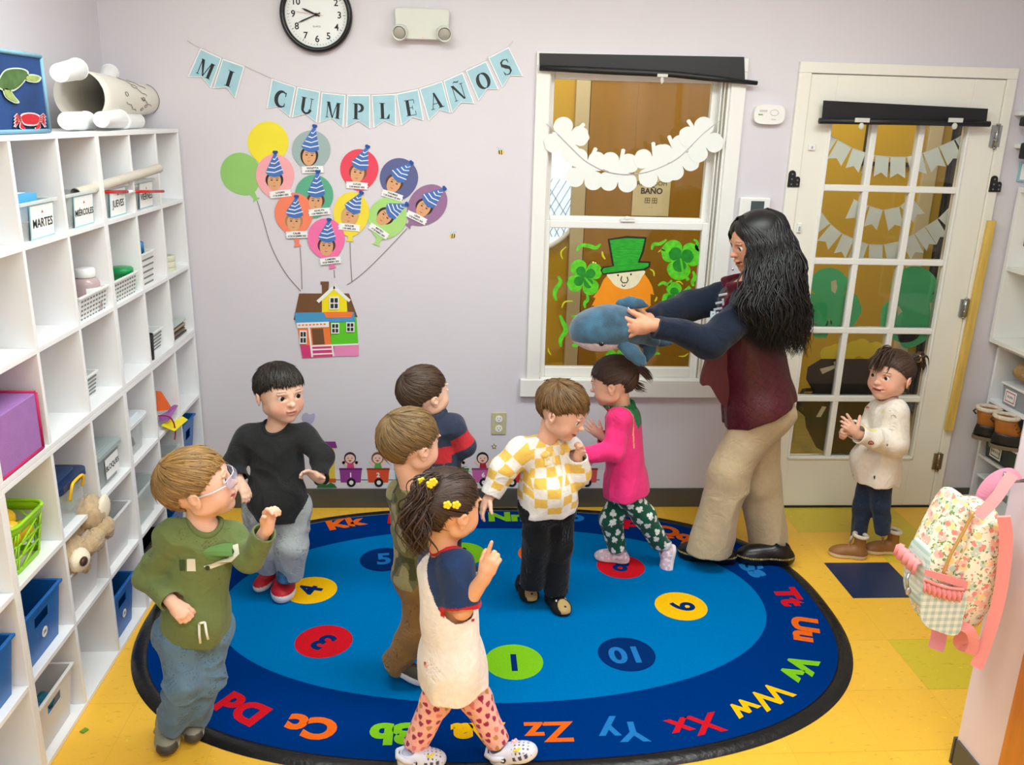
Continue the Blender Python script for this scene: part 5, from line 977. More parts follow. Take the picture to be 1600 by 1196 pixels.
# -- pennants, clovers and the pot behind the glass door
YG = .034
def doorstring(label, pts, L, taut=None):
    t = thing('pennant_garland', label, 'garland', at(*K(5.4375, 1280, 190)(pts[len(pts)//2])[0], YG), 'white pennant strings on the door'); P = K(5.4375, 1280, 190)(*pts)
    for k in range(len(P)-1):
        a = np.array(P[k], float); b = np.array(P[k+1], float); d = b-a; w = np.linalg.norm(d); d /= w; nn = np.array([-d[1], d[0]]); nn = nn*math.copysign(1, nn[1]); a = a+d*w*.04; b = b-d*w*.04
        m = MB(); decal(m, [tuple(a), tuple(a+nn*L), tuple((a+b)/2+nn*(L*.78)), tuple(b+nn*L), tuple(b)], -.001, 0, th=.0008, Y=YG); m.build('pennant', PC('pennant_white', (240, 246, 236), .8), t)
    m = MB(); m.tube([at(*p, YG) for p in P], .0014, 5); m.build('string', mat('white_string', (225, 222, 220), .8), t)
doorstring('upper string of white pennants behind the door panes', [(20, 70), (155, 155), (280, 225), (400, 268), (475, 288), (600, 300), (740, 303), (880, 270), (1015, 215), (1150, 155), (1280, 75)], 33)
doorstring('short middle string of white pennants in the centre pane', [(290, 660), (425, 720), (545, 755), (685, 725), (790, 640)], 33)
doorstring('lower string of white pennants behind the door panes', [(-80, 610), (5, 755), (95, 872), (195, 955), (300, 1002), (420, 1045), (545, 1048), (690, 1018), (810, 955), (900, 895), (1010, 828), (1150, 690)], 33)
q = K(3.736, 1230, 400); M_gc = PC('green_card', (80, 214, 140), .6)
def behind(name, label, cat, mats, *sh, lvl=0):
    m = MB()
    for lv, mt, pts, sm in sh: decal(m, q(*pts), -.0012*(lv+1)-lvl, mt, sm, th=.001, Y=YG)
    tag(m.build(name, mats), label, cat)
def card_clover(cx, cy, R, ang): return (0, 0, clover(cx, cy, R, ang, 3, pw=.45, pinch=.45), 0)
behind('card_clover', 'green card clover on the left door panes', 'paper clover', [M_gc], card_clover(245, 270, 200, math.radians(-90)), (0, 0, [(235, 380), (265, 380), (230, 480), (160, 478), (150, 455), (205, 450)], 0))
behind('card_clover', 'green card clover on the right door panes', 'paper clover', [M_gc], card_clover(760, 300, 240, math.radians(-100)), (0, 0, [(660, 440), (830, 440), (800, 500), (700, 540), (660, 510)], 1))
TP = [([(255, 150), (285, 140), (292, 185), (280, 220), (258, 205)], 'beside the left clover'), ([(830, 275), (870, 270), (872, 325), (835, 335)], 'on the right clover'), ([(640, 290), (655, 295), (670, 325), (645, 350)], 'on the left lobe of the right clover')]
for pts, lab in TP:
    m = MB(); decal(m, q(*pts), .0002, 0, th=.0008, Y=YG); tag(m.build('tape_piece', M_pc), 'crumpled white tape '+lab, 'tape')
for pts, lab in (([(190, 660), (275, 638), (270, 622), (290, 610), (292, 650), (205, 690)], 'on the rim of the black pot'), ([(205, 878), (228, 882), (195, 942), (168, 940)], 'on the belly of the black pot')):
    m = MB(); decal(m, q(*pts), .0002, 0, th=.0008, Y=YG); tag(m.build('tape_piece', M_pc), 'white tape strip '+lab, 'tape')
# pot of coins
t = thing('paper_pot', 'black card pot with yellow coins stuck behind the lower door panes', 'paper craft', (1.95, YG, .5))
def pm(name, mats, *sh):
    m = MB()
    for lv, mt, pts, sm in sh: decal(m, q(*pts), -.0012*(lv+1), mt, sm, th=.001, Y=YG)
    m.build(name, mats, t)
M_bk = PC('pot_black', (30, 31, 34), .55); M_cn = PC('coin_yellow', (250, 226, 40), .5)
pm('pot_card', [M_bk], (0, 0, [(200, 602), (620, 602), (690, 650), (700, 720), (650, 780), (690, 860), (690, 980), (620, 1100), (500, 1180), (300, 1190), (170, 1120), (110, 1000), (95, 880), (150, 790), (110, 720), (120, 650)], 0))
for sx, x0 in ((1, 95), (-1, 695)): pm('pot_handle', [M_bk], (0, 0, stroke([(x0+sx*60, 780), (x0+sx*0, 785), (x0-sx*32, 840), (x0-sx*20, 900), (x0+sx*15, 930)], 22), 0))
for i, (a, b, r) in enumerate([(245, 575, 52), (290, 555, 45), (340, 560, 50), (395, 545, 52), (440, 530, 50), (470, 555, 55), (520, 545, 48), (360, 580, 40), (560, 565, 45), (600, 585, 40)]): pm('paper_coin', [M_cn], (1+(i % 3), 0, [(a+r*math.cos(x), b+r*.9*math.sin(x)) for x in np.linspace(0, 6.283, 20)[:-1]], 0))

# ------------------------------------------------------------------ right-hand cubbies
X1, X2 = 2.59, 2.88
t = thing('cube_organizer', 'white cube shelf in the right corner holding boots and bins', 'shelf', (2.73, -.45, 0)); th = .015
ya, yb = -.012, -.89; m = MB(); m.box(X1, X2, yb, ya, .001, .016); m.box(X1, X2, yb, ya, .835, .85); m.box(X1, X2, ya-th, ya, .016, .835); m.box(X1, X2, yb, yb+th, .016, .835); m.build('outer_frame', M_shelf, t, bevel=.001)
m = MB(); m.box(X2-.004, X2, yb+th, ya-th, .016, .835); m.build('back_panel', M_shelf, t)
for zz in (.288, .572): m = MB(); m.box(X1+.001, X2-.005, yb+th, ya-th, zz-.0075, zz+.0075); m.build('shelf_board', M_shelf, t, bevel=.001)
for yy in (-.305, -.60):
    for z0, z1 in ((.016, .2805), (.2955, .5645), (.5795, .835)): m = MB(); m.box(X1+.001, X2-.005, yy-.0075, yy+.0075, z0, z1); m.build('divider', M_shelf, t, bevel=.001)
t = thing('wall_cubby', 'white open cubby unit mounted above the corner shelf', 'shelf', (2.7, -.5, .862))
m = MB(); X1u = 2.54; m.box(X1u, X2, -1.1, -.012, .862, .885); m.box(X1u, X2, -1.1, -.012, 1.56, 1.583); m.box(X1u, X2, -.035, -.012, .885, 1.56); m.box(X1u, X2, -1.1, -1.077, .885, 1.56); m.build('outer_frame', M_white, t, bevel=.002)
m = MB(); m.box(X1u+.004, X2, -1.077, -.035, 1.205, 1.225); m.build('shelf_board', M_white, t, bevel=.001); m = MB(); m.box(X2-.01, X2, -1.077, -.035, .885, 1.56); m.build('back_panel', M_white, t)
for yy in (-.55,): m = MB(); m.box(X1u+.004, X2-.01, yy-.01, yy+.01, .885, 1.205); m.build('divider', M_white, t)
for z in (1.32, 1.50): block('small_hook', ('lower' if z < 1.4 else 'upper')+' brown leaf-shaped hook inside the wall cubby', 'hook', 2.60, 2.66, -.05, -.036, z, z+.03, mat('dull_brown', (90, 76, 60), .6))
M_claylid = frosted('lid_white', (236, 238, 238), .95)
def rbin(x, y0, y1, z, h, label, mt, cardc, txt, card=True):
    t = thing('lidded_bin', label, 'bin', (x+.1, (y0+y1)/2, z)); m = MB(); openbox(m, x, x+.2, y0, y1, z+.001, z+h, .008, .003, 0, 0); m.build('box_body', mt, t)
    m = MB(); m.box(x-.008, x+.208, y0-.008, y1+.008, z+h, z+h+.012); m.build('lid', M_claylid, t, bevel=.004)
    fr = (np.array([x+.003, (y0+y1)/2+.03, z+h*.5]), np.array([0, -1., 0]), np.array([0, 0, 1.]), np.array([-1., 0, 0])); m = MB(); w_, hh = .042, min(.032, h*.42); m.box(-w_, w_, -hh, hh, .002, .0028, 0, fr)
    for b in ((-w_*.8, w_*.8, hh*.6, hh*.75), (-w_*.8, w_*.8, -hh*.75, -hh*.6), (-w_*.8, -w_*.72, -hh*.75, hh*.75), (w_*.72, w_*.8, -hh*.75, hh*.75)): m.box(*b, .0029, .0034, 1, fr)
    m.build('label_card', [M_paper, PC('cardframe%s' % (cardc,), cardc)], t); m = MB(); m.text(txt, fr, .016, .0003, 0, off=.0031); m.build('label_text', M_ink, t); return t
rbin(X1+.012, -.285, -.09, .580, .095, 'clear bin with white lid and pink-framed card on the top corner shelf', frosted('clear_grey', (190, 194, 200), .5), (206, 90, 110), 'ROPA')
rbin(X1+.005, -.29, -.055, .2965, .10, 'dark bin with white lid and green-framed card under the boots', frosted('dark_green_clear', (50, 66, 58), .93), (70, 130, 90), 'ZAPATOS')
t = rbin(X1+.004, -.29, -.055, .0165, .17, 'grey translucent bin in the bottom corner cubby', frosted('clear_grey2', (176, 178, 178), .8), (60, 60, 60), 'CAJA')
# crumpled paper bag
def crumple(name, label, cat, c, r, mt, seed, amp=.25):
    g = np.random.default_rng(seed); m = MB(); m.ball((np.zeros(3), *WORLD[1:]), *r, 26); v = np.array(m.v); D = g.normal(size=(14, 3)); D /= np.linalg.norm(D, axis=1)[:, None]; u = v/np.array(r); k = 1-amp*np.max(np.abs(np.sin(u@D.T*3.1+g.uniform(0, 6, 14))), axis=1)+.12*np.sin(u@D[0]*9)+amp*.6
    m.v = [tuple(p) for p in v*k[:, None]+np.array(c)]; m.s = [False]*len(m.s); return tag(m.build(name, mt), label, cat)
crumple('paper_bag', 'crumpled brown paper bag on the top corner shelf', 'bag', (X1+.10, -.19, .757), (.11, .10, .052), mat('brown_paper', (176, 144, 98), .8, noise=.15, nscale=30), 5)
# winter boots with rubber feet
M_tan = mat('tan_leather', (176, 108, 40), .55, noise=.12, nscale=14); M_rub = mat('black_rubber', (26, 25, 26), .45); M_sherpa = mat('sherpa', (226, 212, 190), .95, noise=.12, nscale=90, bump=1, bscale=240)
def loftring(m, rings, mt=0, n=20, sm=True):
    vs = []
    for c, rx, ry, ux, uy in rings:
        for j in range(n): a = 2*math.pi*j/n; vs.append(np.asarray(c)+np.asarray(ux)*rx*math.cos(a)+np.asarray(uy)*ry*math.sin(a))
    k = len(rings); m.add(vs, [(i*n+j, i*n+(j+1) % n, (i+1)*n+(j+1) % n, (i+1)*n+j) for i in range(k-1) for j in range(n)]+[tuple(range(n))[::-1], tuple((k-1)*n+j for j in range(n))], mt, sm); return m
def snowboot(pos, yaw, label):
    x = np.array([math.cos(yaw), math.sin(yaw), 0]); y = np.array([-x[1], x[0], 0]); z = np.array([0, 0, 1.]); P = lambda a, b, c: np.asarray(pos)+x*a+y*b+z*c
    t = thing('snow_boot', label, 'boot', pos, 'tan snow boots'); t.scale = (1.18, 1.18, 1.18)
    m = MB(); o = [(-.045, .0), (-.03, .03), (.03, .036), (.085, .036), (.12, .02), (.128, 0), (.12, -.02), (.085, -.036), (.03, -.036), (-.03, -.03)]; o = [tuple(p) for p in smoothpts(o, 4)]
    m.flat(o, (P(0, 0, 0), x, y, z), .014); m.build('sole', mat('gum_sole', (120, 104, 80), .6), t, bevel=.003)
    m = MB(); loftring(m, [(P(.04, 0, .014), .082, .035, x, y), (P(.04, 0, .03), .083, .036, x, y), (P(.035, 0, .05), .074, .034, x, y), (P(.012, 0, .062), .048, .033, x, y)]); m.build('rubber_foot', M_rub, t)
    m = MB(); loftring(m, [(P(.02, 0, .055), .055, .033, x, y), (P(.01, 0, .08), .046, .033, x, y), (P(.0, 0, .105), .042, .036, x, y), (P(-.002, 0, .125), .044, .039, x, y)]); m.build('shaft', M_tan, t)
    m = MB(); m.tube([P(-.002+.042*math.cos(a), .037*math.sin(a), .128) for a in np.linspace(0, 6.2832, 25)], .009, 8); m.build('cuff', M_sherpa, t)
    m = MB(); 
    for k in range(3): m.tube([P(.04-.008*k, .03, .075+.014*k), P(.058-.012*k, 0, .08+.014*k), P(.04-.008*k, -.03, .075+.014*k)], .003, 6)
    m.tube([P(-.044, 0, .10), P(-.056, 0, .112), P(-.044, 0, .125)], .004, 6); m.build('lace', mat('dark_brown_lace', (80, 46, 24), .7), t)
snowboot((2.535, -.125, .4102), math.radians(-22), 'tan snow boot with fleece cuff, the left one of the pair'); snowboot((2.55, -.24, .4102), math.radians(-22), 'tan snow boot with fleece cuff, the right one of the pair')
# plastic drawers
t = thing('drawer_tower', 'low white plastic drawer unit in front of the corner shelf', 'drawers', (2.50, -.35, 0)); m = MB(); xd = 2.425; m.box(xd, xd+.15, -.50, -.215, 0.001, .012); m.box(xd, xd+.15, -.50, -.215, .148, .16); m.box(xd+.005, xd+.15, -.50, -.492, .012, .148); m.box(xd+.005, xd+.15, -.223, -.215, .012, .148); m.build('housing', mat('grey_white_plastic', (206, 206, 200), .4), t, bevel=.003)
for k in range(2):
    z0 = .014+.067*k; m = MB(); m.box(xd-.004, xd+.145, -.490, -.225, z0, z0+.062); d_ = m.build('drawer', frosted('drawer_plastic', (222, 222, 214), .9), t, bevel=.004); m = MB()
    for j in range(3): m.box(xd-.008, xd-.004, -.47, -.25, z0+.012+.015*j, z0+.018+.015*j)
    m.build('grip', mat('grey_white_plastic', (206, 206, 200), .4), d_, bevel=.001)
# wall pegs and card at the upper right
for (py, bl, lab) in ((178, 190, 'upper'), (229, 236, 'lower')):
    t = thing('coat_peg', lab+' white wall peg holding a black item at the right edge of the photo', 'peg', (2.60, -.02, at(1595, py, -.02)[2])); p = at(1598, py, -.03); m = MB(); m.box(p[0]-.02, p[0]+.16, -.045, -.001, p[2]-.008, p[2]+.01); m.build('peg_rail', M_white, t, bevel=.003)
    p = at(1600, bl, -.07); m = MB(); hh = .02 if py < 200 else .035; m.box(p[0]-.008, p[0]+.13, -.085, -.046, p[2]-hh, p[2]+hh); m.build('black_clip', M_black, t, bevel=.008)
p = at(1604, 269, -.01); m = MB(); m.box(p[0]-.035, p[0]+.12, -.012, -.001, p[2]-.042, p[2]+.042, 0); m.box(p[0]-.028, p[0]+.115, -.0128, -.0121, p[2]-.034, p[2]+.036, 1); tag(m.build('wall_card', [mat('aqua_border', (150, 198, 204), .6), M_paper]), 'white card with aqua edge on the wall at the right edge of the photo', 'card')

# ------------------------------------------------------------------ backpack hanging on the partition
def floral():
    m = bpy.data.materials.new('floral_fabric'); m.use_nodes = True; nt = m.node_tree; b = nt.nodes['Principled BSDF']; b.inputs['Roughness'].default_value = .8
    tc = nt.nodes.new('ShaderNodeTexCoord'); col = rgb(246, 242, 222); prev = None
    def layer(prev, scale, off, thr, c, metric='EUCLIDEAN', sharp=.04, wob=0):
        mp = nt.nodes.new('ShaderNodeMapping'); mp.inputs['Location'].default_value = off; nt.links.new(tc.outputs['Object'], mp.inputs[0]); v = nt.nodes.new('ShaderNodeTexVoronoi'); v.inputs['Scale'].default_value = scale; v.distance = metric; src = mp.outputs[0]
        if wob:
            n = nt.nodes.new('ShaderNodeTexNoise'); n.inputs['Scale'].default_value = 90; nt.links.new(src, n.inputs['Vector']); ad = nt.nodes.new('ShaderNodeVectorMath'); ad.operation = 'MULTIPLY_ADD'; ad.inputs[1].default_value = (wob,)*3; nt.links.new(n.outputs[1], ad.inputs[0]); nt.links.new(src, ad.inputs[2]); src = ad.outputs[0]
        nt.links.new(src, v.inputs['Vector']); mr = nt.nodes.new('ShaderNodeMapRange'); mr.inputs[1].default_value = thr; mr.inputs[2].default_value = thr+sharp; mr.inputs[3].default_value = 1; mr.inputs[4].default_value = 0; nt.links.new(v.outputs['Distance'], mr.inputs[0])
        mx = nt.nodes.new('ShaderNodeMix'); mx.data_type = 'RGBA'; nt.links.new(mr.outputs[0], mx.inputs['Factor'])
        if prev is None: mx.inputs[6].default_value = col
        else: nt.links.new(prev, mx.inputs[6])
        mx.inputs[7].default_value = rgb(*c); return mx.outputs[2]
    for a in ((34, (3, 1, 2), .34, (198, 216, 200), .006), (60, (0, 5, 1), .26, (140, 166, 96), .02), (70, (7, 5, 1), .24, (120, 152, 90), .02), (32, (1, 2, 7), .33, (248, 194, 180), .012), (30, (4, 9, 3), .28, (250, 222, 150), .012), (44, (2, 2, 2), .26, (240, 146, 136), .012), (90, (5, 0, 4), .24, (252, 238, 206), .004)): prev = layer(prev, a[0], a[1], a[2], a[3], wob=a[4])
    nt.links.new(prev, b.inputs['Base Color']); return m
M_flor = floral(); M_pink = mat('coral_pink_webbing', (240, 152, 152), .7, bump=.2, bscale=300); M_pink2 = mat('lilac_pink_strap', (232, 158, 190), .7)
def gingham():
    m = bpy.data.materials.new('mint_gingham'); m.use_nodes = True; nt = m.node_tree; b = nt.nodes['Principled BSDF']; b.inputs['Roughness'].default_value = .85; tc = nt.nodes.new('ShaderNodeTexCoord'); sp = nt.nodes.new('ShaderNodeSeparateXYZ'); nt.links.new(tc.outputs['Object'], sp.inputs[0]); outs = []
    for ax in (0, 2):
        a = nt.nodes.new('ShaderNodeMath'); a.operation = 'MULTIPLY'; a.inputs[1].default_value = 330; nt.links.new(sp.outputs[ax], a.inputs[0]); s = nt.nodes.new('ShaderNodeMath'); s.operation = 'SINE'; nt.links.new(a.outputs[0], s.inputs[0]); g = nt.nodes.new('ShaderNodeMath'); g.operation = 'GREATER_THAN'; g.inputs[1].default_value = 0; nt.links.new(s.outputs[0], g.inputs[0]); outs.append(g.outputs[0])
    ad = nt.nodes.new('ShaderNodeMath'); ad.operation = 'ADD'; nt.links.new(outs[0], ad.inputs[0]); nt.links.new(outs[1], ad.inputs[1]); hf = nt.nodes.new('ShaderNodeMath'); hf.operation = 'MULTIPLY'; hf.inputs[1].default_value = .5; nt.links.new(ad.outputs[0], hf.inputs[0]); mx = nt.nodes.new('ShaderNodeMix'); mx.data_type = 'RGBA'; nt.links.new(hf.outputs[0], mx.inputs['Factor']); mx.inputs[6].default_value = rgb(232, 238, 228); mx.inputs[7].default_value = rgb(176, 200, 190); nt.links.new(mx.outputs[2], b.inputs['Base Color']); return m
M_ging = gingham()
bp = thing('backpack', 'child\'s floral backpack with coral straps and ruffled pockets hanging on the pink partition', 'backpack', (1.42, -1.93, .45))
YN_, YF_ = -1.945, -1.805
def prof(pts, Y): return [np.array([min(at(a, b, Y)[0], 1.478), Y, at(a, b, Y)[2]]) for a, b in pts]
def puffy(name, pts, ya, yb, mt, bulge=.018, n=9):
    """side outline swept across the bag's width with rounded edges"""
    P = np.array([tuple(p) for p in smoothpts([(at(a+6, b+8, YN_)[0], at(a+6, b+8, YN_)[2]) for a, b in pts], 4)]); c = P.mean(0); m = MB(); vs = []; k = len(P)
    for i in range(n):
        u = -1+2*i/(n-1); s = (1-abs(u)**4*.16); y = ya+(yb-ya)*(i/(n-1))
        if i in (0, n-1): s = .80
        Q = c+(P-c)*s; Q[:, 0] = np.minimum(Q[:, 0], 1.488); vs += [(q_[0], y, q_[1]) for q_ in Q]
    m.add(vs, [(i*k+j, i*k+(j+1) % k, (i+1)*k+(j+1) % k, (i+1)*k+j) for i in range(n-1) for j in range(k)], 0, True)
    for base, y, yy in ((0, ya, -bulge), ((n-1)*k, yb, bulge)):   # domed ends
        b0 = len(m.v); Q = np.array([(vs[base+j][0], vs[base+j][2]) for j in range(k)]); cc_ = Q.mean(0); R = [tuple((cc_+(q_-cc_)*.55)) for q_ in Q]
        m.add([vs[base+j] for j in range(k)]+[(r[0], y+yy, r[1]) for r in R]+[(cc_[0], y+yy*1.25, cc_[1])], [((j, (j+1) % k, k+(j+1) % k, k+j) if yy > 0 else (j, k+j, k+(j+1) % k, (j+1) % k)) for j in range(k)]+[((k+j, k+(j+1) % k, 2*k) if yy > 0 else (k+(j+1) % k, k+j, 2*k)) for j in range(k)], 0, True)
    return m.build(name, mt, bp)
puffy('main_compartment', [(1522, 806), (1545, 794), (1566, 802), (1572, 850), (1560, 915), (1536, 972), (1506, 990), (1466, 978), (1462, 940), (1476, 885), (1500, 840)], YN_, YF_, M_flor)
puffy('front_compartment', [(1500, 786), (1512, 778), (1520, 784), (1523, 802), (1508, 838), (1486, 885), (1474, 940), (1466, 980), (1448, 972), (1446, 905), (1466, 850)], YN_+.01, YF_-.01, M_flor)
puffy('front_pocket', [(1462, 862), (1452, 876), (1444, 905), (1440, 945), (1444, 956), (1456, 956), (1462, 905)], YN_+.025, YF_-.015, M_ging, .01)
m = MB(); Y = YN_-.012; m.tube([at(*p, Y-.006) for p in smoothpts([(1521, 800), (1505, 832), (1485, 868), (1474, 896)], 5, False)], .004, 8); m.build('zipper', mat('gold_zip', (212, 172, 96), .4, .5), bp)
def sheetY(name, pts, Y, mt, th=.004, sm=False, bev=.0015):
    m = MB(); P = [(at(a, b, Y)[0], at(a, b, Y)[2]) for a, b in pts]
    if sm: P = [tuple(p) for p in smoothpts(P, 4)]
    m.flat(P, (np.array([0., Y, 0.]), *WF[1:]), th, 0); return m.build(name, mt, bp, bevel=bev)
sheetY('side_pocket', [(1447, 912), (1505, 928), (1503, 965), (1495, 990), (1470, 988), (1438, 968)], YN_-.024, M_ging, .006, True); sheetY('side_band', [(1445, 889), (1512, 908), (1510, 921), (1444, 899)], YN_-.027, M_pink, .003)
m = MB(); n = 40; top = [np.array(at(1443+62*i/n, 905+16*i/n+4*math.sin(math.pi*i/n), YN_-.033)) for i in range(n+1)]; vs = []
for i, p in enumerate(top): w_ = .006*math.sin(i*1.25); vs += [p, p+np.array([0, -.006-w_, -.016]), p+np.array([0, -.004-w_*1.4, -.032-.002*math.sin(i*1.25)])]
m.add(vs, [(i*3+j, i*3+j+1, (i+1)*3+j+1, (i+1)*3+j) for i in range(n) for j in range(2)], 0, True); o = m.build('ruffle', M_pink, bp); o.modifiers.new('s', 'SOLIDIFY').thickness = .0015
m = MB(); m.tube([p+np.array([0, -.003, .001]) for p in top], .004, 8); m.build('ruffle_piping', M_pink, bp)
m = MB(); n = 20; top = [np.array([at(1448, 892, YN_)[0]-.008-.004*math.sin(i*1.3), YN_+.03+.11*i/n, at(1448, 892, YN_)[2]]) for i in range(n+1)]; vs = []
for i, p in enumerate(top): vs += [p+[.012, 0, .004], p, p+[-.003-.003*math.sin(i*1.3), 0, -.03]]
m.add(vs, [(i*3+j, i*3+j+1, (i+1)*3+j+1, (i+1)*3+j) for i in range(n) for j in range(2)], 0, True); o = m.build('ruffle', M_pink, bp); o.modifiers.new('s', 'SOLIDIFY').thickness = .0015
m = MB(); m.tube([at(1421, 895, YN_+.02), at(1417, 905, YN_+.01), at(1418, 918, YN_+.01)], .004, 6); m.ball((at(1419, 924, YN_+.01), *WORLD[1:]), .008, .006, .012, 12); m.build('zip_charm', mat('silver_charm', (190, 186, 190), .3, .8), bp)
def ribbon(name, pts, Ys, mt, w=.02, th=.003):
    m = MB(); P = [at(a, b, y) for (a, b), y in zip(pts, Ys)]; P = smoothpts(P, 6, False); vs = []
    vd = unit(CAM-P[0])
    for i, p in enumerate(P):
        t = unit(P[min(i+1, len(P)-1)]-P[max(i-1, 0)]); s = unit(np.cross(t, vd)); nrm = unit(np.cross(s, t)); vs += [p-s*w/2, p+s*w/2, p+s*w/2+nrm*th, p-s*w/2+nrm*th]
    k = len(P); m.add(vs, [(i*4+j, i*4+(j+1) % 4, (i+1)*4+(j+1) % 4, (i+1)*4+j) for i in range(k-1) for j in range(4)]+[(0, 3, 2, 1), ((k-1)*4, (k-1)*4+1, (k-1)*4+2, (k-1)*4+3)], 0, False); return m.build(name, mt, bp)
YS = YN_-.02
ribbon('shoulder_strap', [(1568, 806), (1572, 850), (1562, 930), (1542, 1000), (1526, 1042)], [YS-.02]*5, M_pink, .03, .008); ribbon('haul_loop', [(1528, 808), (1555, 780), (1574, 752), (1583, 742)], [YS, YS+.01, YS+.03, YS+.05], M_pink, .028); ribbon('haul_loop', [(1532, 800), (1537, 770), (1556, 748), (1578, 741), (1588, 752)], [-1.83, -1.84, -1.85, -1.86, -1.87], M_pink2, .032)
ribbon('loose_strap', [(1500, 978), (1515, 985), (1522, 1005), (1516, 1022)], [YS, YS-.02, YS-.02, YS-.01], M_pink, .025); ribbon('loose_strap', [(1468, 985), (1466, 1000), (1462, 1015)], [-1.85, -1.85, -1.85], M_pink2, .04); ribbon('loose_strap', [(1508, 990), (1500, 1005), (1515, 1012)], [-1.87, -1.87, -1.87], M_pink, .035)
hk = at(1581, 745, -1.87); m = MB(); m.tube([(1.499, -1.87, hk[2]-.01), (hk[0]-.01, -1.87, hk[2]-.015), (hk[0]-.02, -1.87, hk[2]), (hk[0]-.02, -1.87, hk[2]+.012)], .005, 8); m.lathe([(.018, 0), (.018, .004), (1e-4, .004)], (np.array([1.4995, -1.87, hk[2]-.01]), np.array([0, 1., 0]), np.array([0, 0, 1.]), np.array([-1., 0, 0])), 16); tag(m.build('coat_hook', mat('steel', (170, 170, 168), .3, .9)), 'steel coat hook on the partition that the backpack hangs from', 'hook')
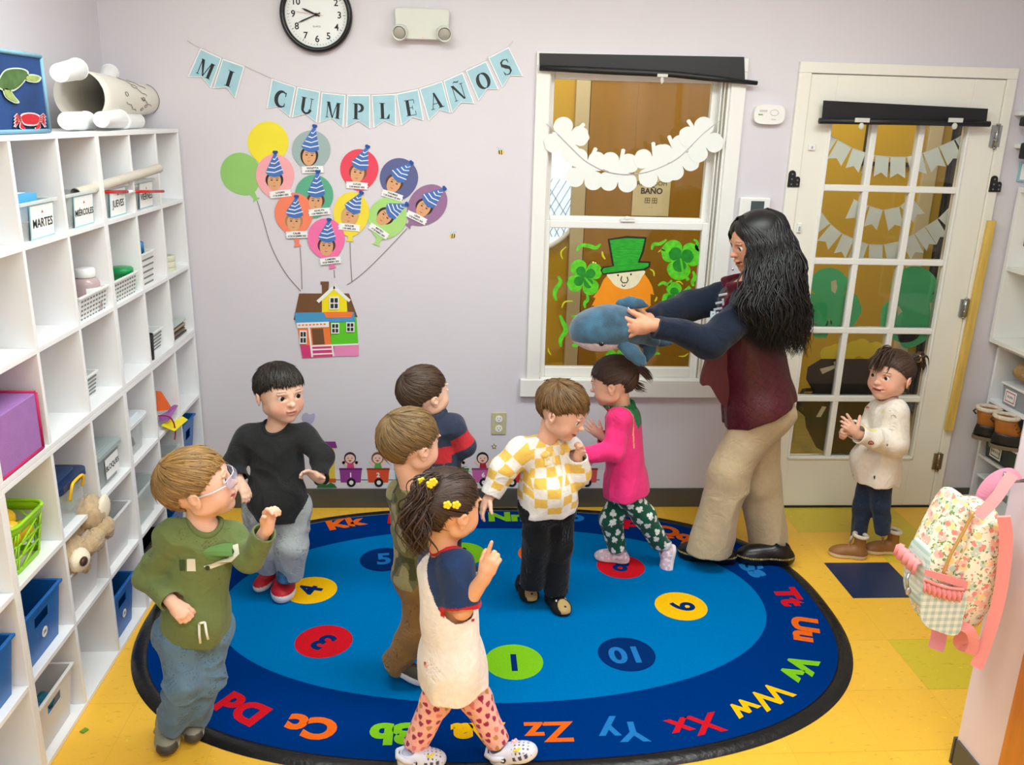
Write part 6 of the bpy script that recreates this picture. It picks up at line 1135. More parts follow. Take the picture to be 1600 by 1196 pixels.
# ------------------------------------------------------------------ soft-body modelling: distance fields meshed with surface nets
def vnoise(p, seed=0):
    p = np.asarray(p, np.float64); i = np.floor(p).astype(np.int64); f = p-i; f = f*f*(3-2*f); out = 0
    for dx in (0, 1):
        for dy in (0, 1):
            for dz in (0, 1):
                h = (i[..., 0]+dx)*374761393+(i[..., 1]+dy)*668265263+(i[..., 2]+dz)*2147483647+seed*974634777
                h = (h ^ (h >> 13))*1274126177; h = (h ^ (h >> 16)) & 0xffff
                w = (f[..., 0] if dx else 1-f[..., 0])*(f[..., 1] if dy else 1-f[..., 1])*(f[..., 2] if dz else 1-f[..., 2]); out = out+w*(h/65535.)
    return out
class Soft:
    """collects shapes; each: (kind, params, blend)"""
    def __init__(s): s.p = []; s.n = []; s.cut = []
    def cap(s, a, b, ra, rb, k=.01, fl=None, clip=None): s.p.append(('c', np.array(a, float), np.array(b, float), ra, rb, fl, clip, k)); return s
    def chain(s, pts, rs, k=.012, clip=None):
        for i in range(len(pts)-1): s.cap(pts[i], pts[i+1], rs[i], rs[i+1], k, None, clip if i == len(pts)-2 else None)
        return s
    def ell(s, c, ax, r, k=.01): s.p.append(('e', np.array(c, float), np.array(ax, float), np.array(r, float), k)); return s
    def sub(s, c, ax, r, k=.004): s.n.append(('e', np.array(c, float), np.array(ax, float), np.array(r, float), k)); return s
    def subcap(s, a, b, ra, rb, k=.004): s.n.append(('c', np.array(a, float), np.array(b, float), ra, rb, None, k)); return s
    def plane(s, p, n, c=None, r=None): s.cut.append((np.array(p, float), unit(n), c, r)); return s
    def mesh(s, h=.004, wr=0, wf=14, seed=1, shell=0, wst=(1, 1, .55)):
        lo = np.full(3, 1e9); hi = -lo
        for q in s.p:
            if q[0] == 'c': r = max(q[3], q[4]); lo = np.minimum(lo, np.minimum(q[1], q[2])-r); hi = np.maximum(hi, np.maximum(q[1], q[2])+r)
            else: r = max(q[3]); lo = np.minimum(lo, q[1]-r); hi = np.maximum(hi, q[1]+r)
        lo -= .02; hi += .02; n = np.ceil((hi-lo)/h).astype(int)+1; D = np.full(n, .05, np.float32)
        def dist(q, X, Y, Z):
            P = np.stack(np.broadcast_arrays(X, Y, Z), -1)
            if q[0] == 'c':
                a, b, ra, rb, fl = q[1:6]; ab = b-a; L = max(ab@ab, 1e-9); v = P-a; t = np.clip(v@ab/L, 0, 1)[..., None]; v = v-t*ab; r = ra+(rb-ra)*t[..., 0]
                if fl is not None: dn, sc = fl; dn = np.asarray(dn); c_ = v@dn; v = v+c_[..., None]*dn*(1/sc-1); return (np.sqrt((v*v).sum(-1))-r)*min(1, sc**.5)
                return np.sqrt((v*v).sum(-1))-r
            c, ax, r = q[1:4]; v = (P-c)@ax.T/r; m_ = np.sqrt((v*v).sum(-1)); g = np.sqrt(((v/r)**2).sum(-1))+1e-9; return m_*(m_-1)/g
        def region(q, pad):
            if q[0] == 'c': r = max(q[3], q[4]); a = np.minimum(q[1], q[2])-r; b = np.maximum(q[1], q[2])+r
            else: r = max(q[3]); a = q[1]-r; b = q[1]+r
            i0 = np.maximum(((a-pad-lo)/h).astype(int), 0); i1 = np.minimum(((b+pad-lo)/h).astype(int)+2, n)
            if np.any(i1-i0 < 1): return None
            g = [lo[i]+h*np.arange(i0[i], i1[i]) for i in range(3)]; return (slice(i0[0], i1[0]), slice(i0[1], i1[1]), slice(i0[2], i1[2])), g[0][:, None, None], g[1][None, :, None], g[2][None, None, :]
        clipped = any(q[0] == 'c' and q[6] is not None for q in s.p); Di = D.copy() if (shell and clipped) else None
        for q in s.p:
            rg = region(q, .03)
            if rg is None: continue
            k = q[-1]; d = dist(q, *rg[1:])
            if Di is not None: e = Di[rg[0]]; hh = np.maximum(k-np.abs(d-e), 0)/k; Di[rg[0]] = np.minimum(d, e)-hh*hh*k*.25
            if q[0] == 'c' and q[6] is not None: cp, cn = q[6]; cn = unit(cn); d = np.maximum(d, (rg[1]-cp[0])*cn[0]+(rg[2]-cp[1])*cn[1]+(rg[3]-cp[2])*cn[2])
            e = D[rg[0]]; hh = np.maximum(k-np.abs(d-e), 0)/k; D[rg[0]] = np.minimum(d, e)-hh*hh*k*.25
        for q in s.n:
            rg = region(q, .03)
            if rg is None: continue
            k = q[-1]; d = -dist(q, *rg[1:]); e = D[rg[0]]; hh = np.maximum(k-np.abs(d-e), 0)/k; D[rg[0]] = np.maximum(d, e)+hh*hh*k*.25
        if wr:
            I = np.argwhere(np.abs(D) < .02); P = lo+I*h; A = np.array(wst)*wf
            w_ = vnoise(P*.35*wf, seed+5)[:, None]*2.2; v1 = 1-np.abs(2*vnoise(P*A+w_, seed)-1); v2 = vnoise(P*A*2.3+w_, seed+1); dw = (wr*(.5-v1*.85-.35*v2)).astype(np.float32); D[I[:, 0], I[:, 1], I[:, 2]] += dw
            if Di is not None: Di[I[:, 0], I[:, 1], I[:, 2]] += dw
        if shell: D = np.maximum(D, -((D if Di is None else Di)+shell))
        if s.cut:
            X, Y, Z = [lo[i]+h*np.arange(n[i]) for i in range(3)]
            for p, nn, c, r in s.cut:
                e = (X[:, None, None]-p[0])*nn[0]+(Y[None, :, None]-p[1])*nn[1]+(Z[None, None, :]-p[2])*nn[2]
                if c is None: D = np.maximum(D, e)
                else:
                    dd = np.sqrt((X[:, None, None]-c[0])**2+(Y[None, :, None]-c[1])**2+(Z[None, None, :]-c[2])**2)-r; D = np.where(dd < 0, np.maximum(D, np.minimum(e, .03)), D)
        D[0], D[-1] = .05, .05; D[:, 0] = .05; D[:, -1] = .05; D[:, :, 0] = .05; D[:, :, -1] = .05
        B = D < 0; c = B[:-1, :-1, :-1].astype(np.int8); cnt = sum(B[a:B.shape[0]-1+a, b:B.shape[1]-1+b, d:B.shape[2]-1+d].astype(np.int8) for a in (0, 1) for b in (0, 1) for d in (0, 1))
        I = np.argwhere((cnt > 0) & (cnt < 8)); idx = np.full(cnt.shape, -1, np.int32); idx[I[:, 0], I[:, 1], I[:, 2]] = np.arange(len(I))
        co_ = np.array([(a, b, d) for a in (0, 1) for b in (0, 1) for d in (0, 1)]); V = np.stack([D[I[:, 0]+a, I[:, 1]+b, I[:, 2]+d] for a, b, d in co_], 1).astype(float)
        acc = np.zeros((len(I), 3)); num = np.zeros(len(I))
        for a in range(8):
            for b in range(a+1, 8):
                if np.abs(co_[a]-co_[b]).sum() != 1: continue
                m_ = (V[:, a] < 0) != (V[:, b] < 0); t = V[:, a]/(V[:, a]-V[:, b]+1e-12); acc[m_] += (co_[a]+(co_[b]-co_[a])*t[:, None])[m_]; num[m_] += 1
        P = lo+(I+acc/num[:, None])*h; F_ = []
        for ax in range(3):
            sl0 = [slice(None)]*3; sl1 = [slice(None)]*3; sl0[ax] = slice(0, -1); sl1[ax] = slice(1, None); a = B[tuple(sl0)]; b = B[tuple(sl1)]; E = np.argwhere(a != b); u, v = (ax+1) % 3, (ax+2) % 3
            E = E[(E[:, u] > 0) & (E[:, v] > 0) & (E[:, u] < cnt.shape[u]) & (E[:, v] < cnt.shape[v])]; s_ = a[E[:, 0], E[:, 1], E[:, 2]]; qd = []
            for du, dv in ((-1, -1), (0, -1), (0, 0), (-1, 0)): G = E.copy(); G[:, u] += du; G[:, v] += dv; qd.append(idx[G[:, 0], G[:, 1], G[:, 2]])
            qd = np.stack(qd, 1); qd = np.where(s_[:, None], qd, qd[:, ::-1]); F_.append(qd)
        F_ = np.concatenate(F_); F_ = F_[(F_ >= 0).all(1)]
        return P, F_
    def build(s, name, mt, parent, h=.004, col=None, wr=0, wf=14, seed=1, shell=0, label=None, smooth=1, wst=(1, 1, .55)):
        P, Fc = s.mesh(h, wr, wf, seed, shell, wst)
        for _ in range(smooth):     # one pass of neighbour averaging removes the grid's stair steps
            A = np.zeros_like(P); N = np.zeros(len(P))
            for a, b in ((0, 1), (1, 2), (2, 3), (3, 0)):
                for i, j in ((a, b), (b, a)):
                    for ax in range(3): A[:, ax] += np.bincount(Fc[:, i], weights=P[Fc[:, j], ax], minlength=len(P))
                    N += np.bincount(Fc[:, i], minlength=len(P))
            P = P*.45+.55*A/np.maximum(N, 1)[:, None]
        me = bpy.data.meshes.new(name); off = np.array(wloc(parent)); me.from_pydata((P-off).tolist(), [], Fc.tolist())
        me.polygons.foreach_set('use_smooth', np.ones(len(Fc), bool)); me.materials.append(mt)
        if col is not None:
            C = np.asarray(col(P), float); C = np.concatenate([C, np.ones((len(P), 1))], 1) if C.shape[1] == 3 else C
            me.color_attributes.new('Col', 'FLOAT_COLOR', 'POINT').data.foreach_set('color', C.astype(np.float32).ravel())
        o = bpy.data.objects.new(name, me); COL.objects.link(o); o.parent = parent
        if label: o['label'] = label
        return o
L3 = lambda r, g, b: np.array([lin(r), lin(g), lin(b)])
def const(c): c = L3(*c); return lambda P: np.tile(c, (len(P), 1))
def folds(m, scale=11, dist=.022, strength=.32):
    """soft creases on top of the fine weave"""
    nt = m.node_tree; b = nt.nodes['Principled BSDF']; old = [n for n in nt.nodes if n.type == 'BUMP'][0]; tc = [n for n in nt.nodes if n.type == 'TEX_COORD'][0]
    n = nt.nodes.new('ShaderNodeTexNoise'); n.inputs['Scale'].default_value = scale; n.inputs['Detail'].default_value = 2.5; n.inputs['Distortion'].default_value = 1.6; nt.links.new(tc.outputs['Object'], n.inputs['Vector'])
    a = nt.nodes.new('ShaderNodeMath'); a.operation = 'SUBTRACT'; a.inputs[1].default_value = .5; nt.links.new(n.outputs[0], a.inputs[0]); q = nt.nodes.new('ShaderNodeMath'); q.operation = 'ABSOLUTE'; nt.links.new(a.outputs[0], q.inputs[0])
    bp = nt.nodes.new('ShaderNodeBump'); bp.inputs['Strength'].default_value = strength; bp.inputs['Distance'].default_value = dist; bp.invert = True; nt.links.new(q.outputs[0], bp.inputs['Height']); nt.links.new(bp.outputs[0], old.inputs['Normal']); return m
def cloth(name, rough=.85, bump=.25, bscale=420, sheen=.15): return folds(mat('cloth_'+name, (200, 200, 200), rough, noise=.05, nscale=60, bump=bump, bscale=bscale, attr=True, sheen=sheen, spec=.25))
M_cl = cloth('knit'); M_skin = mat('skin', (230, 180, 150), .5, attr=True, sss=.12, spec=.35, noise=.025, nscale=30); M_hair = mat('hair', (60, 40, 30), .45, attr=True, spec=.5); M_shoe = mat('shoe', (100, 100, 100), .5, attr=True); M_eyew = mat('eye_white', (236, 232, 228), .15, attr=True); M_fluff = mat('fluff', (230, 220, 200), .95, attr=True, bump=1, bscale=300)

def hand(S, W, d, n, t, s, curl=.35, thumb=.5, spread=.1, ext=None, thc=.3):
    """five-fingered hand: wrist W, finger direction d, palm side n, thumb side t, length s"""
    d = unit(d); n = unit(np.array(n)-d*(np.array(n)@d)); t = unit(np.array(t, float)-d*(np.array(t)@d)-n*(np.array(t)@n)); W = np.array(W, float)
    S.ell(W+d*.30*s, [t, d, n], [.215*s, .30*s, .125*s], .006); S.cap(W-d*.08*s, W+d*.2*s, .15*s, .17*s, .01)
    c5 = curl if hasattr(curl, '__len__') else [curl]*4
    for i, (o, L, r) in enumerate(((.155, .43, .066), (.052, .48, .068), (-.052, .44, .066), (-.15, .35, .058))):
        b = W+d*(.50 if i < 3 else .46)*s+t*o*s; dd = unit(d+t*o*spread*6); p = b-dd*.08*s; q = b
        S.cap(p, q, r*s, r*s, .004); a = 0
        for j, f in enumerate((.45, .31, .24)):
            a += c5[i]*(1 if j else .75); v = dd*math.cos(a)+n*math.sin(a); q2 = q+v*L*f*s; S.cap(q, q2, r*s*(1-.1*j), r*s*(.9-.1*j), .0025); q = q2
    b = W+d*.12*s+t*.13*s; v = unit(d*math.cos(thumb*1.4)+t*math.sin(thumb*1.4)+n*.25); q = b+v*.24*s; S.cap(b, q, .09*s, .078*s, .006); v2 = unit(v*math.cos(thc)+(d*.6+n*.6)*math.sin(thc)); q2 = q+v2*.19*s; S.cap(q, q2, .076*s, .062*s, .003); q3 = q2+unit(v2+n*thc)*.1*s; S.cap(q2, q3, .062*s, .052*s, .003)

def headframe(c, fwd, up=(0, 0, 1)):
    f = unit(fwd); r = unit(np.cross(f, np.array(up, float))); u = np.cross(r, f); return np.array(c, float), r, f, u      # r = the person's right
def head(S, H, s, adult=False, smile=0, mouth_open=0):
    c, r, f, u = H; ax = [r, f, u]; P = lambda a, b, d: c+(r*a+f*b+u*d)*s; E = lambda a, b, d, x, y, z, k=.03: S.ell(P(a, b, d), ax, [x*s, y*s, z*s], k*s*1.6)
    ck = .0 if adult else .02
    E(0, -.06, .10, .385, .455, .395); E(0, .10, -.16, .315, .29, .31, .05); E(0, .225, -.375, .155, .135, .11, .07); E(0, .05, -.02, .34, .36, .30, .05)
    for sx in (-1, 1):
        E(sx*.165, .225, -.20, .125+ck, .125, .125+ck, .06); E(sx*.26, .02, -.27, .07, .14, .09, .06)
        S.sub(P(sx*.15, .44, .01), ax, [.09*s, .085*s, .055*s], .035*s)
        E(sx*.15, .375, .095, .10, .03, .025, .03)                                       # brow ridge
        e = unit(r*sx*.35-f*.35+u*.1); S.ell(P(sx*.395, -.03, -.08), [unit(r*sx-f*.5), unit(f+r*sx*.5), u], [.026*s, .07*s, .12*s], .01*s); S.ell(P(sx*.41, -.05, -.04), [unit(r*sx-f*.5), unit(f+r*sx*.5), u], [.034*s, .082*s, .088*s], .012*s)
        S.sub(P(sx*.445, -.02, -.045), [unit(r*sx-f*.5), unit(f+r*sx*.5), u], [.022*s, .042*s, .06*s], .01*s)
        E(sx*.042, .405, -.125, .032, .035, .028, .02)
    E(0, .385, -.04, .035, .05, .09, .03); E(0, .455, -.115, .046, .05, .044, .02); E(0, .33, -.26, .12, .075, .09, .05)
    E(0, .410, -.238, .085+.02*smile, .036, .024, .012); E(0, .398, -.294, .07, .036, .026, .012); E(0, .30, -.40, .09, .08, .07, .04)
    if mouth_open or smile:
        w_ = .09+.035*smile; hh = .012+.03*mouth_open
        S.sub(P(0, .43, -.268), ax, [w_*s, .07*s, hh*s], .006*s)
        for sx in (-1, 1): S.sub(P(sx*w_*.95, .385, -.250), ax, [.035*s, .05*s, .012*s], .01*s)
    else: S.sub(P(0, .44, -.266), ax, [.08*s, .045*s, .007*s], .006*s)
    for sx in (-1, 1): S.sub(P(sx*.152, .415, .0), ax, [.066*s, .11*s, .020*s], .004*s)
def skincol(H, s, base, lip, brow, blush=(.10, -.06, -.05)):
    c, r, f, u = H; base = L3(*base); lip = L3(*lip); brow = L3(*brow)
    def fn(P):
        v = (P-c)/s; a, b, d = np.abs(v@r), v@f, v@u; C = np.tile(base, (len(P), 1)); g = lambda x: np.clip(x, 0, 1)[:, None]
        w = np.exp(-((a-.19)**2+(d+.17)**2)/.012)*(b > .1); C = C*(1+w[:, None]*np.array([.03, -.16, -.16]))
        w = g((.115-a)/.02)*g((.045-np.abs(d+.268-.9*a*a))/.012)*(b > .3)[:, None]; C = C*(1-w*.8)+lip*w*.8
        w = g((.08-np.abs(a-.15))/.02)*g((.014-np.abs(d-.125+1.6*(a-.135)**2))/.01)*(b > .2)[:, None]; C = C*(1-w*.7)+brow*w*.7
        w = g((.075-np.abs(a-.152))/.01)*g((.012-np.abs(d-.024+5*(a-.155)**2))/.008)*(b > .28)[:, None]; C = C*(1-w*.75)+brow*.4*w*.75
        w = ((a < .12) & (np.abs(d+.268) < .02) & (b > .25) & (b < .375))[:, None]; return np.where(w, lip*.25, C)
    return fn
def eyes(H, s, parent, look=(0, 0), iris=(70, 46, 30)):
    c, r, f, u = H
    for sx in (-1, 1):
        g = unit(f+r*look[0]+u*look[1]); x = unit(np.cross(g, u)); fr = (c+(r*sx*.150+f*.308)*s, x, np.cross(x, g)*-1, g); R = .076*s; m = MB()
        rings = [(R*math.sin(a), R*math.cos(a)) for a in (0.001, .26, .27, .58, .60, .8, 1.2, 1.6, 2.2, 3.14)]; m.lathe(rings, fr, 24, 0, True, cap=False); o = m.build('eye', M_eyew, parent)
        me = o.data; cs = []
        for i in range(len(me.vertices)):
            k = i//24; cs += list((L3(12, 10, 10) if k <= 1 else (L3(*iris) if k <= 3 else L3(236, 232, 228))))+[1]
        me.color_attributes.new('Col', 'FLOAT_COLOR', 'POINT').data.foreach_set('color', np.array(cs, np.float32))
HL = ([0, 35, 60, 80, 97, 112, 128, 180], [.27, .22, .10, -.10, .02, -.02, -.26, -.36])
class Hair:
    """scalp cap plus combed strands, one mesh"""
    def __init__(s, H, size, col, th=.03, seed=1, hl=HL, low=0):
        s.c, s.r, s.f, s.u = H; s.s = size; s.col = L3(*col); s.g = np.random.default_rng(seed); s.V = []; s.F = []; s.C = []; s.n = 0; s.R = np.array([.392, .465, .402]); s.o = np.array([0, -.06, .10]); s.hl = hl; s.th = th; s.low = low
    def W(s, q): q = np.atleast_2d(q)*s.s; return s.c+q[:, :1]*s.r+q[:, 1:2]*s.f+q[:, 2:3]*s.u
    def lim(s, e): az = np.degrees(np.abs(np.arctan2(e[..., 0], e[..., 1]))); return np.interp(az, s.hl[0], s.hl[1])-s.low
    def addmesh(s, V, F, C): s.V.append(V); s.F += [tuple(s.n+i for i in f) for f in F]; s.C.append(C); s.n += len(V)
    def cap(s, th=None, nn=72, shrink=0, zone=None):
        th = s.th if th is None else th; a = np.linspace(0, 2*math.pi, nn+1)[:-1]; b = np.linspace(.02, math.pi*.86, 44); A, B = np.meshgrid(a, b); e = np.stack([np.sin(B)*np.sin(A), np.sin(B)*np.cos(A), np.cos(B)], -1)
        p0 = s.o+e*s.R; lim = s.lim(e)+shrink; k = np.clip((p0[..., 2]-lim)/.10, 0, 1)**.5; t = th*k-.02*(1-k); q = s.o+e*(s.R+t[..., None]); keep = p0[..., 2] > lim-.02
        V = s.W(q.reshape(-1, 3)); F = [(i*nn+j, i*nn+(j+1) % nn, (i+1)*nn+(j+1) % nn, (i+1)*nn+j) for i in range(43) for j in range(nn) if keep[i, j] and keep[i, (j+1) % nn] and keep[i+1, j] and keep[i+1, (j+1) % nn]]
        w = .55+.25*s.g.random(nn); s.addmesh(V, F, np.tile(s.col, (len(V), 1))*np.tile(w, 44)[:, None])
    def strand(s, Pw, r, tone=None, flat=1.):
        Pw = np.asarray(Pw); k = len(Pw); T = np.gradient(Pw, axis=0); T /= np.linalg.norm(T, axis=1)[:, None]+1e-9; up = unit(Pw[0]-s.c+1e-6); N1 = np.cross(T, up); N1 /= np.linalg.norm(N1, axis=1)[:, None]+1e-9; N2 = np.cross(T, N1); R_ = r*np.array([min(1, .35+3*i/(k-1), 1.15*(1-(i/(k-1))**2.5)+.05) for i in range(k)])[:, None]
        V = np.concatenate([Pw+N1*R_, Pw+N2*R_*flat*-1, Pw-N1*R_, Pw+N2*R_*flat]).reshape(4, k, 3).transpose(1, 0, 2).reshape(-1, 3)
        tone = .62+.75*s.g.random() if tone is None else tone; s.addmesh(V, [(i*4+j, i*4+(j+1) % 4, (i+1)*4+(j+1) % 4, (i+1)*4+j) for i in range(k-1) for j in range(4)], np.tile(s.col*tone, (len(V), 1)))
    def combed(s, N, whorl=(.1, -.62, .78), r=.0024, ext=.05, bangs=.10, jit=.014, k=11, hi=None, sweep=.25, lift=0., mess=0.):
        """strands flow from the crown to the hairline"""
        w = unit(whorl); a1 = unit(np.cross(w, [0, 1, 0.1])); a2 = np.cross(w, a1)
        for i in range(N):
            ph = s.g.uniform(0, 2*math.pi); th0 = s.g.uniform(0, 1)**.7*2.2; d = a1*math.cos(ph)+a2*math.sin(ph); L = s.g.uniform(.45, .9); pts = []; out = 0
            for j in range(k):
                th = th0+L*j/(k-1); ph2 = ph+sweep*th; d = a1*math.cos(ph2)+a2*math.sin(ph2); e = w*math.cos(th)+d*math.sin(th); l = s.lim(e); z0 = (s.o+e*s.R)[2]; q = s.o+e*(s.R+s.th*min(1, max(.12, (z0-l)/.14))**.6+s.g.uniform(-.2, 1)*.004+lift*math.sin(math.pi*j/(k-1)))
                if q[2] < l: out += 1
                front = max(0, e[1])**2
                if q[2] < l-ext-bangs*front: break
                if j == 0 and out: break
                pts.append(q)
            if len(pts) < 4: continue
            pts = np.array(pts); off = s.g.normal(0, jit, 3)*np.array([1, 1, .6])*.5; t = np.linspace(0, 1, len(pts))[:, None]; pts = pts+off*t**1.5+mess*s.g.normal(0, .02, 3)*t**2; s.strand(s.W(pts), r*s.g.uniform(.7, 1.3))
    def pulled(s, N, tie, r=.0022, k=12, azr=(-180, 180), lat=None):
        """strands run from the hairline back to a tie"""
        te = unit((np.array(tie)-s.o)/s.R)
        for i in range(N):
            az = math.radians(s.g.uniform(*azr)); z = np.interp(abs(math.degrees(az)), s.hl[0], s.hl[1])+s.g.uniform(0, .45)**1.0*(s.g.random() < .7); zz = np.clip((z-s.o[2])/s.R[2], -.95, .95); c = math.sqrt(1-zz*zz); e0 = np.array([math.sin(az)*c, math.cos(az)*c, zz]); om = math.acos(np.clip(e0@te, -1, 1))
            if om < .15: continue
            pts = [s.o+((math.sin((1-t)*om)*e0+math.sin(t*om)*te)/math.sin(om))*(s.R+s.th*min(1, .35+2*t)+s.g.uniform(0, .006)) for t in np.linspace(0, .97, k)]; s.strand(s.W(np.array(pts)), r*s.g.uniform(.8, 1.3))
    def free(s, N, ctrl, spread, r=.0022, k=14, wave=0, taper=1.):
        """loose lock around control points given in head coordinates"""
        C = np.array([tuple(p) for p in smoothpts(ctrl, 6, False)]); 
        for i in range(N):
            off = s.g.normal(0, 1, 3); n = len(C); m_ = max(5, int(n*s.g.uniform(.65, 1))); t = np.linspace(0, 1, n)[:, None]; ph = s.g.uniform(0, 6)
            q = C+off*spread*(.35+.65*np.sin(math.pi*np.clip(t*taper, 0, 1)*.8+.2))+wave*np.stack([np.sin(t[:, 0]*12+ph), np.cos(t[:, 0]*10+ph), .3*np.sin(t[:, 0]*9+ph)], 1); s.strand(s.W(q[:m_]), r*s.g.uniform(.7, 1.3))
    def build(s, parent, name='hair', label=None):
        V = np.concatenate(s.V); C = np.concatenate(s.C); me = bpy.data.meshes.new(name); me.from_pydata((V-np.array(wloc(parent))).tolist(), [], s.F); me.polygons.foreach_set('use_smooth', np.ones(len(s.F), bool)); me.materials.append(M_hair)
        me.color_attributes.new('Col', 'FLOAT_COLOR', 'POINT').data.foreach_set('color', np.concatenate([C, np.ones((len(C), 1))], 1).astype(np.float32).ravel()); o = bpy.data.objects.new(name, me); COL.objects.link(o); o.parent = parent
        if label: o['label'] = label
        return o

def shoe(parent, toe, heel, z=0., L=None, zheel=0., ztoe=0., up=None, upper=(120, 120, 110), sole=(235, 232, 225), toecap=None, name='shoe', w=.36, hgt=.40, mt=None, ankle=.30, solez=.13, h=.0028, col=None, label=None):
    """toe and heel given as points under the foot; returns the shoe and its frame"""
    heel = np.array(heel, float); toe = np.array(toe, float); L = L or np.linalg.norm(toe-heel); x = unit(toe-heel); z_ = np.array([0, 0, 1.]) if up is None else np.array(up, float); z_ = unit(z_-x*(z_@x)); y = np.cross(z_, x); P = lambda a, b, c: heel+(x*a+y*b+z_*c)*L; S = Soft(); ax = [x, y, z_]
    S.ell(P(.70, 0, .10), ax, [.31*L, w*.52*L, .20*L], .02); S.ell(P(.24, 0, .10), ax, [.25*L, w*.44*L, .20*L], .02); S.ell(P(.45, 0, .16), ax, [.36*L, w*.40*L, .16*L], .02); S.cap(P(.22, 0, .18), P(.24, 0, hgt), w*.40*L, w*.36*L, .015); S.cap(P(.25, 0, .24), P(.60, 0, .18), w*.32*L, w*.30*L, .015)
    S.plane(P(0, 0, 0), -z_); S.plane(P(0, 0, hgt), z_); S.subcap(P(.22, 0, hgt-.06), P(.22, 0, hgt+.3), w*.31*L, w*.31*L, .004)
    U, So = L3(*upper), L3(*sole)
    def fn(Q):
        v = (Q-heel)/L; a, b, c = v@x, v@y, v@z_
        if col is not None: return col(a, b, c, So, U)
        C = np.where((c < solez)[:, None], So, U)
        if toecap is not None: C = np.where(((a > .86) & (c < .2))[:, None], L3(*toecap), C)
        return C
    o = S.build(name, mt or M_shoe, parent, h, fn, label=label); return o, (heel, x, y, z_, L)

def limbcol(chains, fn):
    """colour by distance along / angle around the nearest limb segment"""
    def f(P):
        best = np.full(len(P), 1e9); S_ = np.zeros(len(P)); A_ = np.zeros(len(P)); R_ = np.zeros(len(P)); Kk = np.zeros(len(P), int)
        for ci, ch in enumerate(chains):
            s0 = ci*.37; ref = None
            for a, b in zip(ch[:-1], ch[1:]):
                a, b = np.array(a), np.array(b); ab = b-a; L = np.linalg.norm(ab); t = np.clip((P-a)@ab/L/L, 0, 1); v = P-a-t[:, None]*ab; d = np.linalg.norm(v, axis=1); x = unit(np.cross(ab, [0, 1., .01])); y = np.cross(unit(ab), x); m_ = d < best; best[m_] = d[m_]; S_[m_] = (s0+t*L)[m_]; A_[m_] = np.arctan2(v@y, v@x)[m_]; Kk[m_] = ci; s0 += L
        return fn(P, S_, A_, best, Kk)
    return f

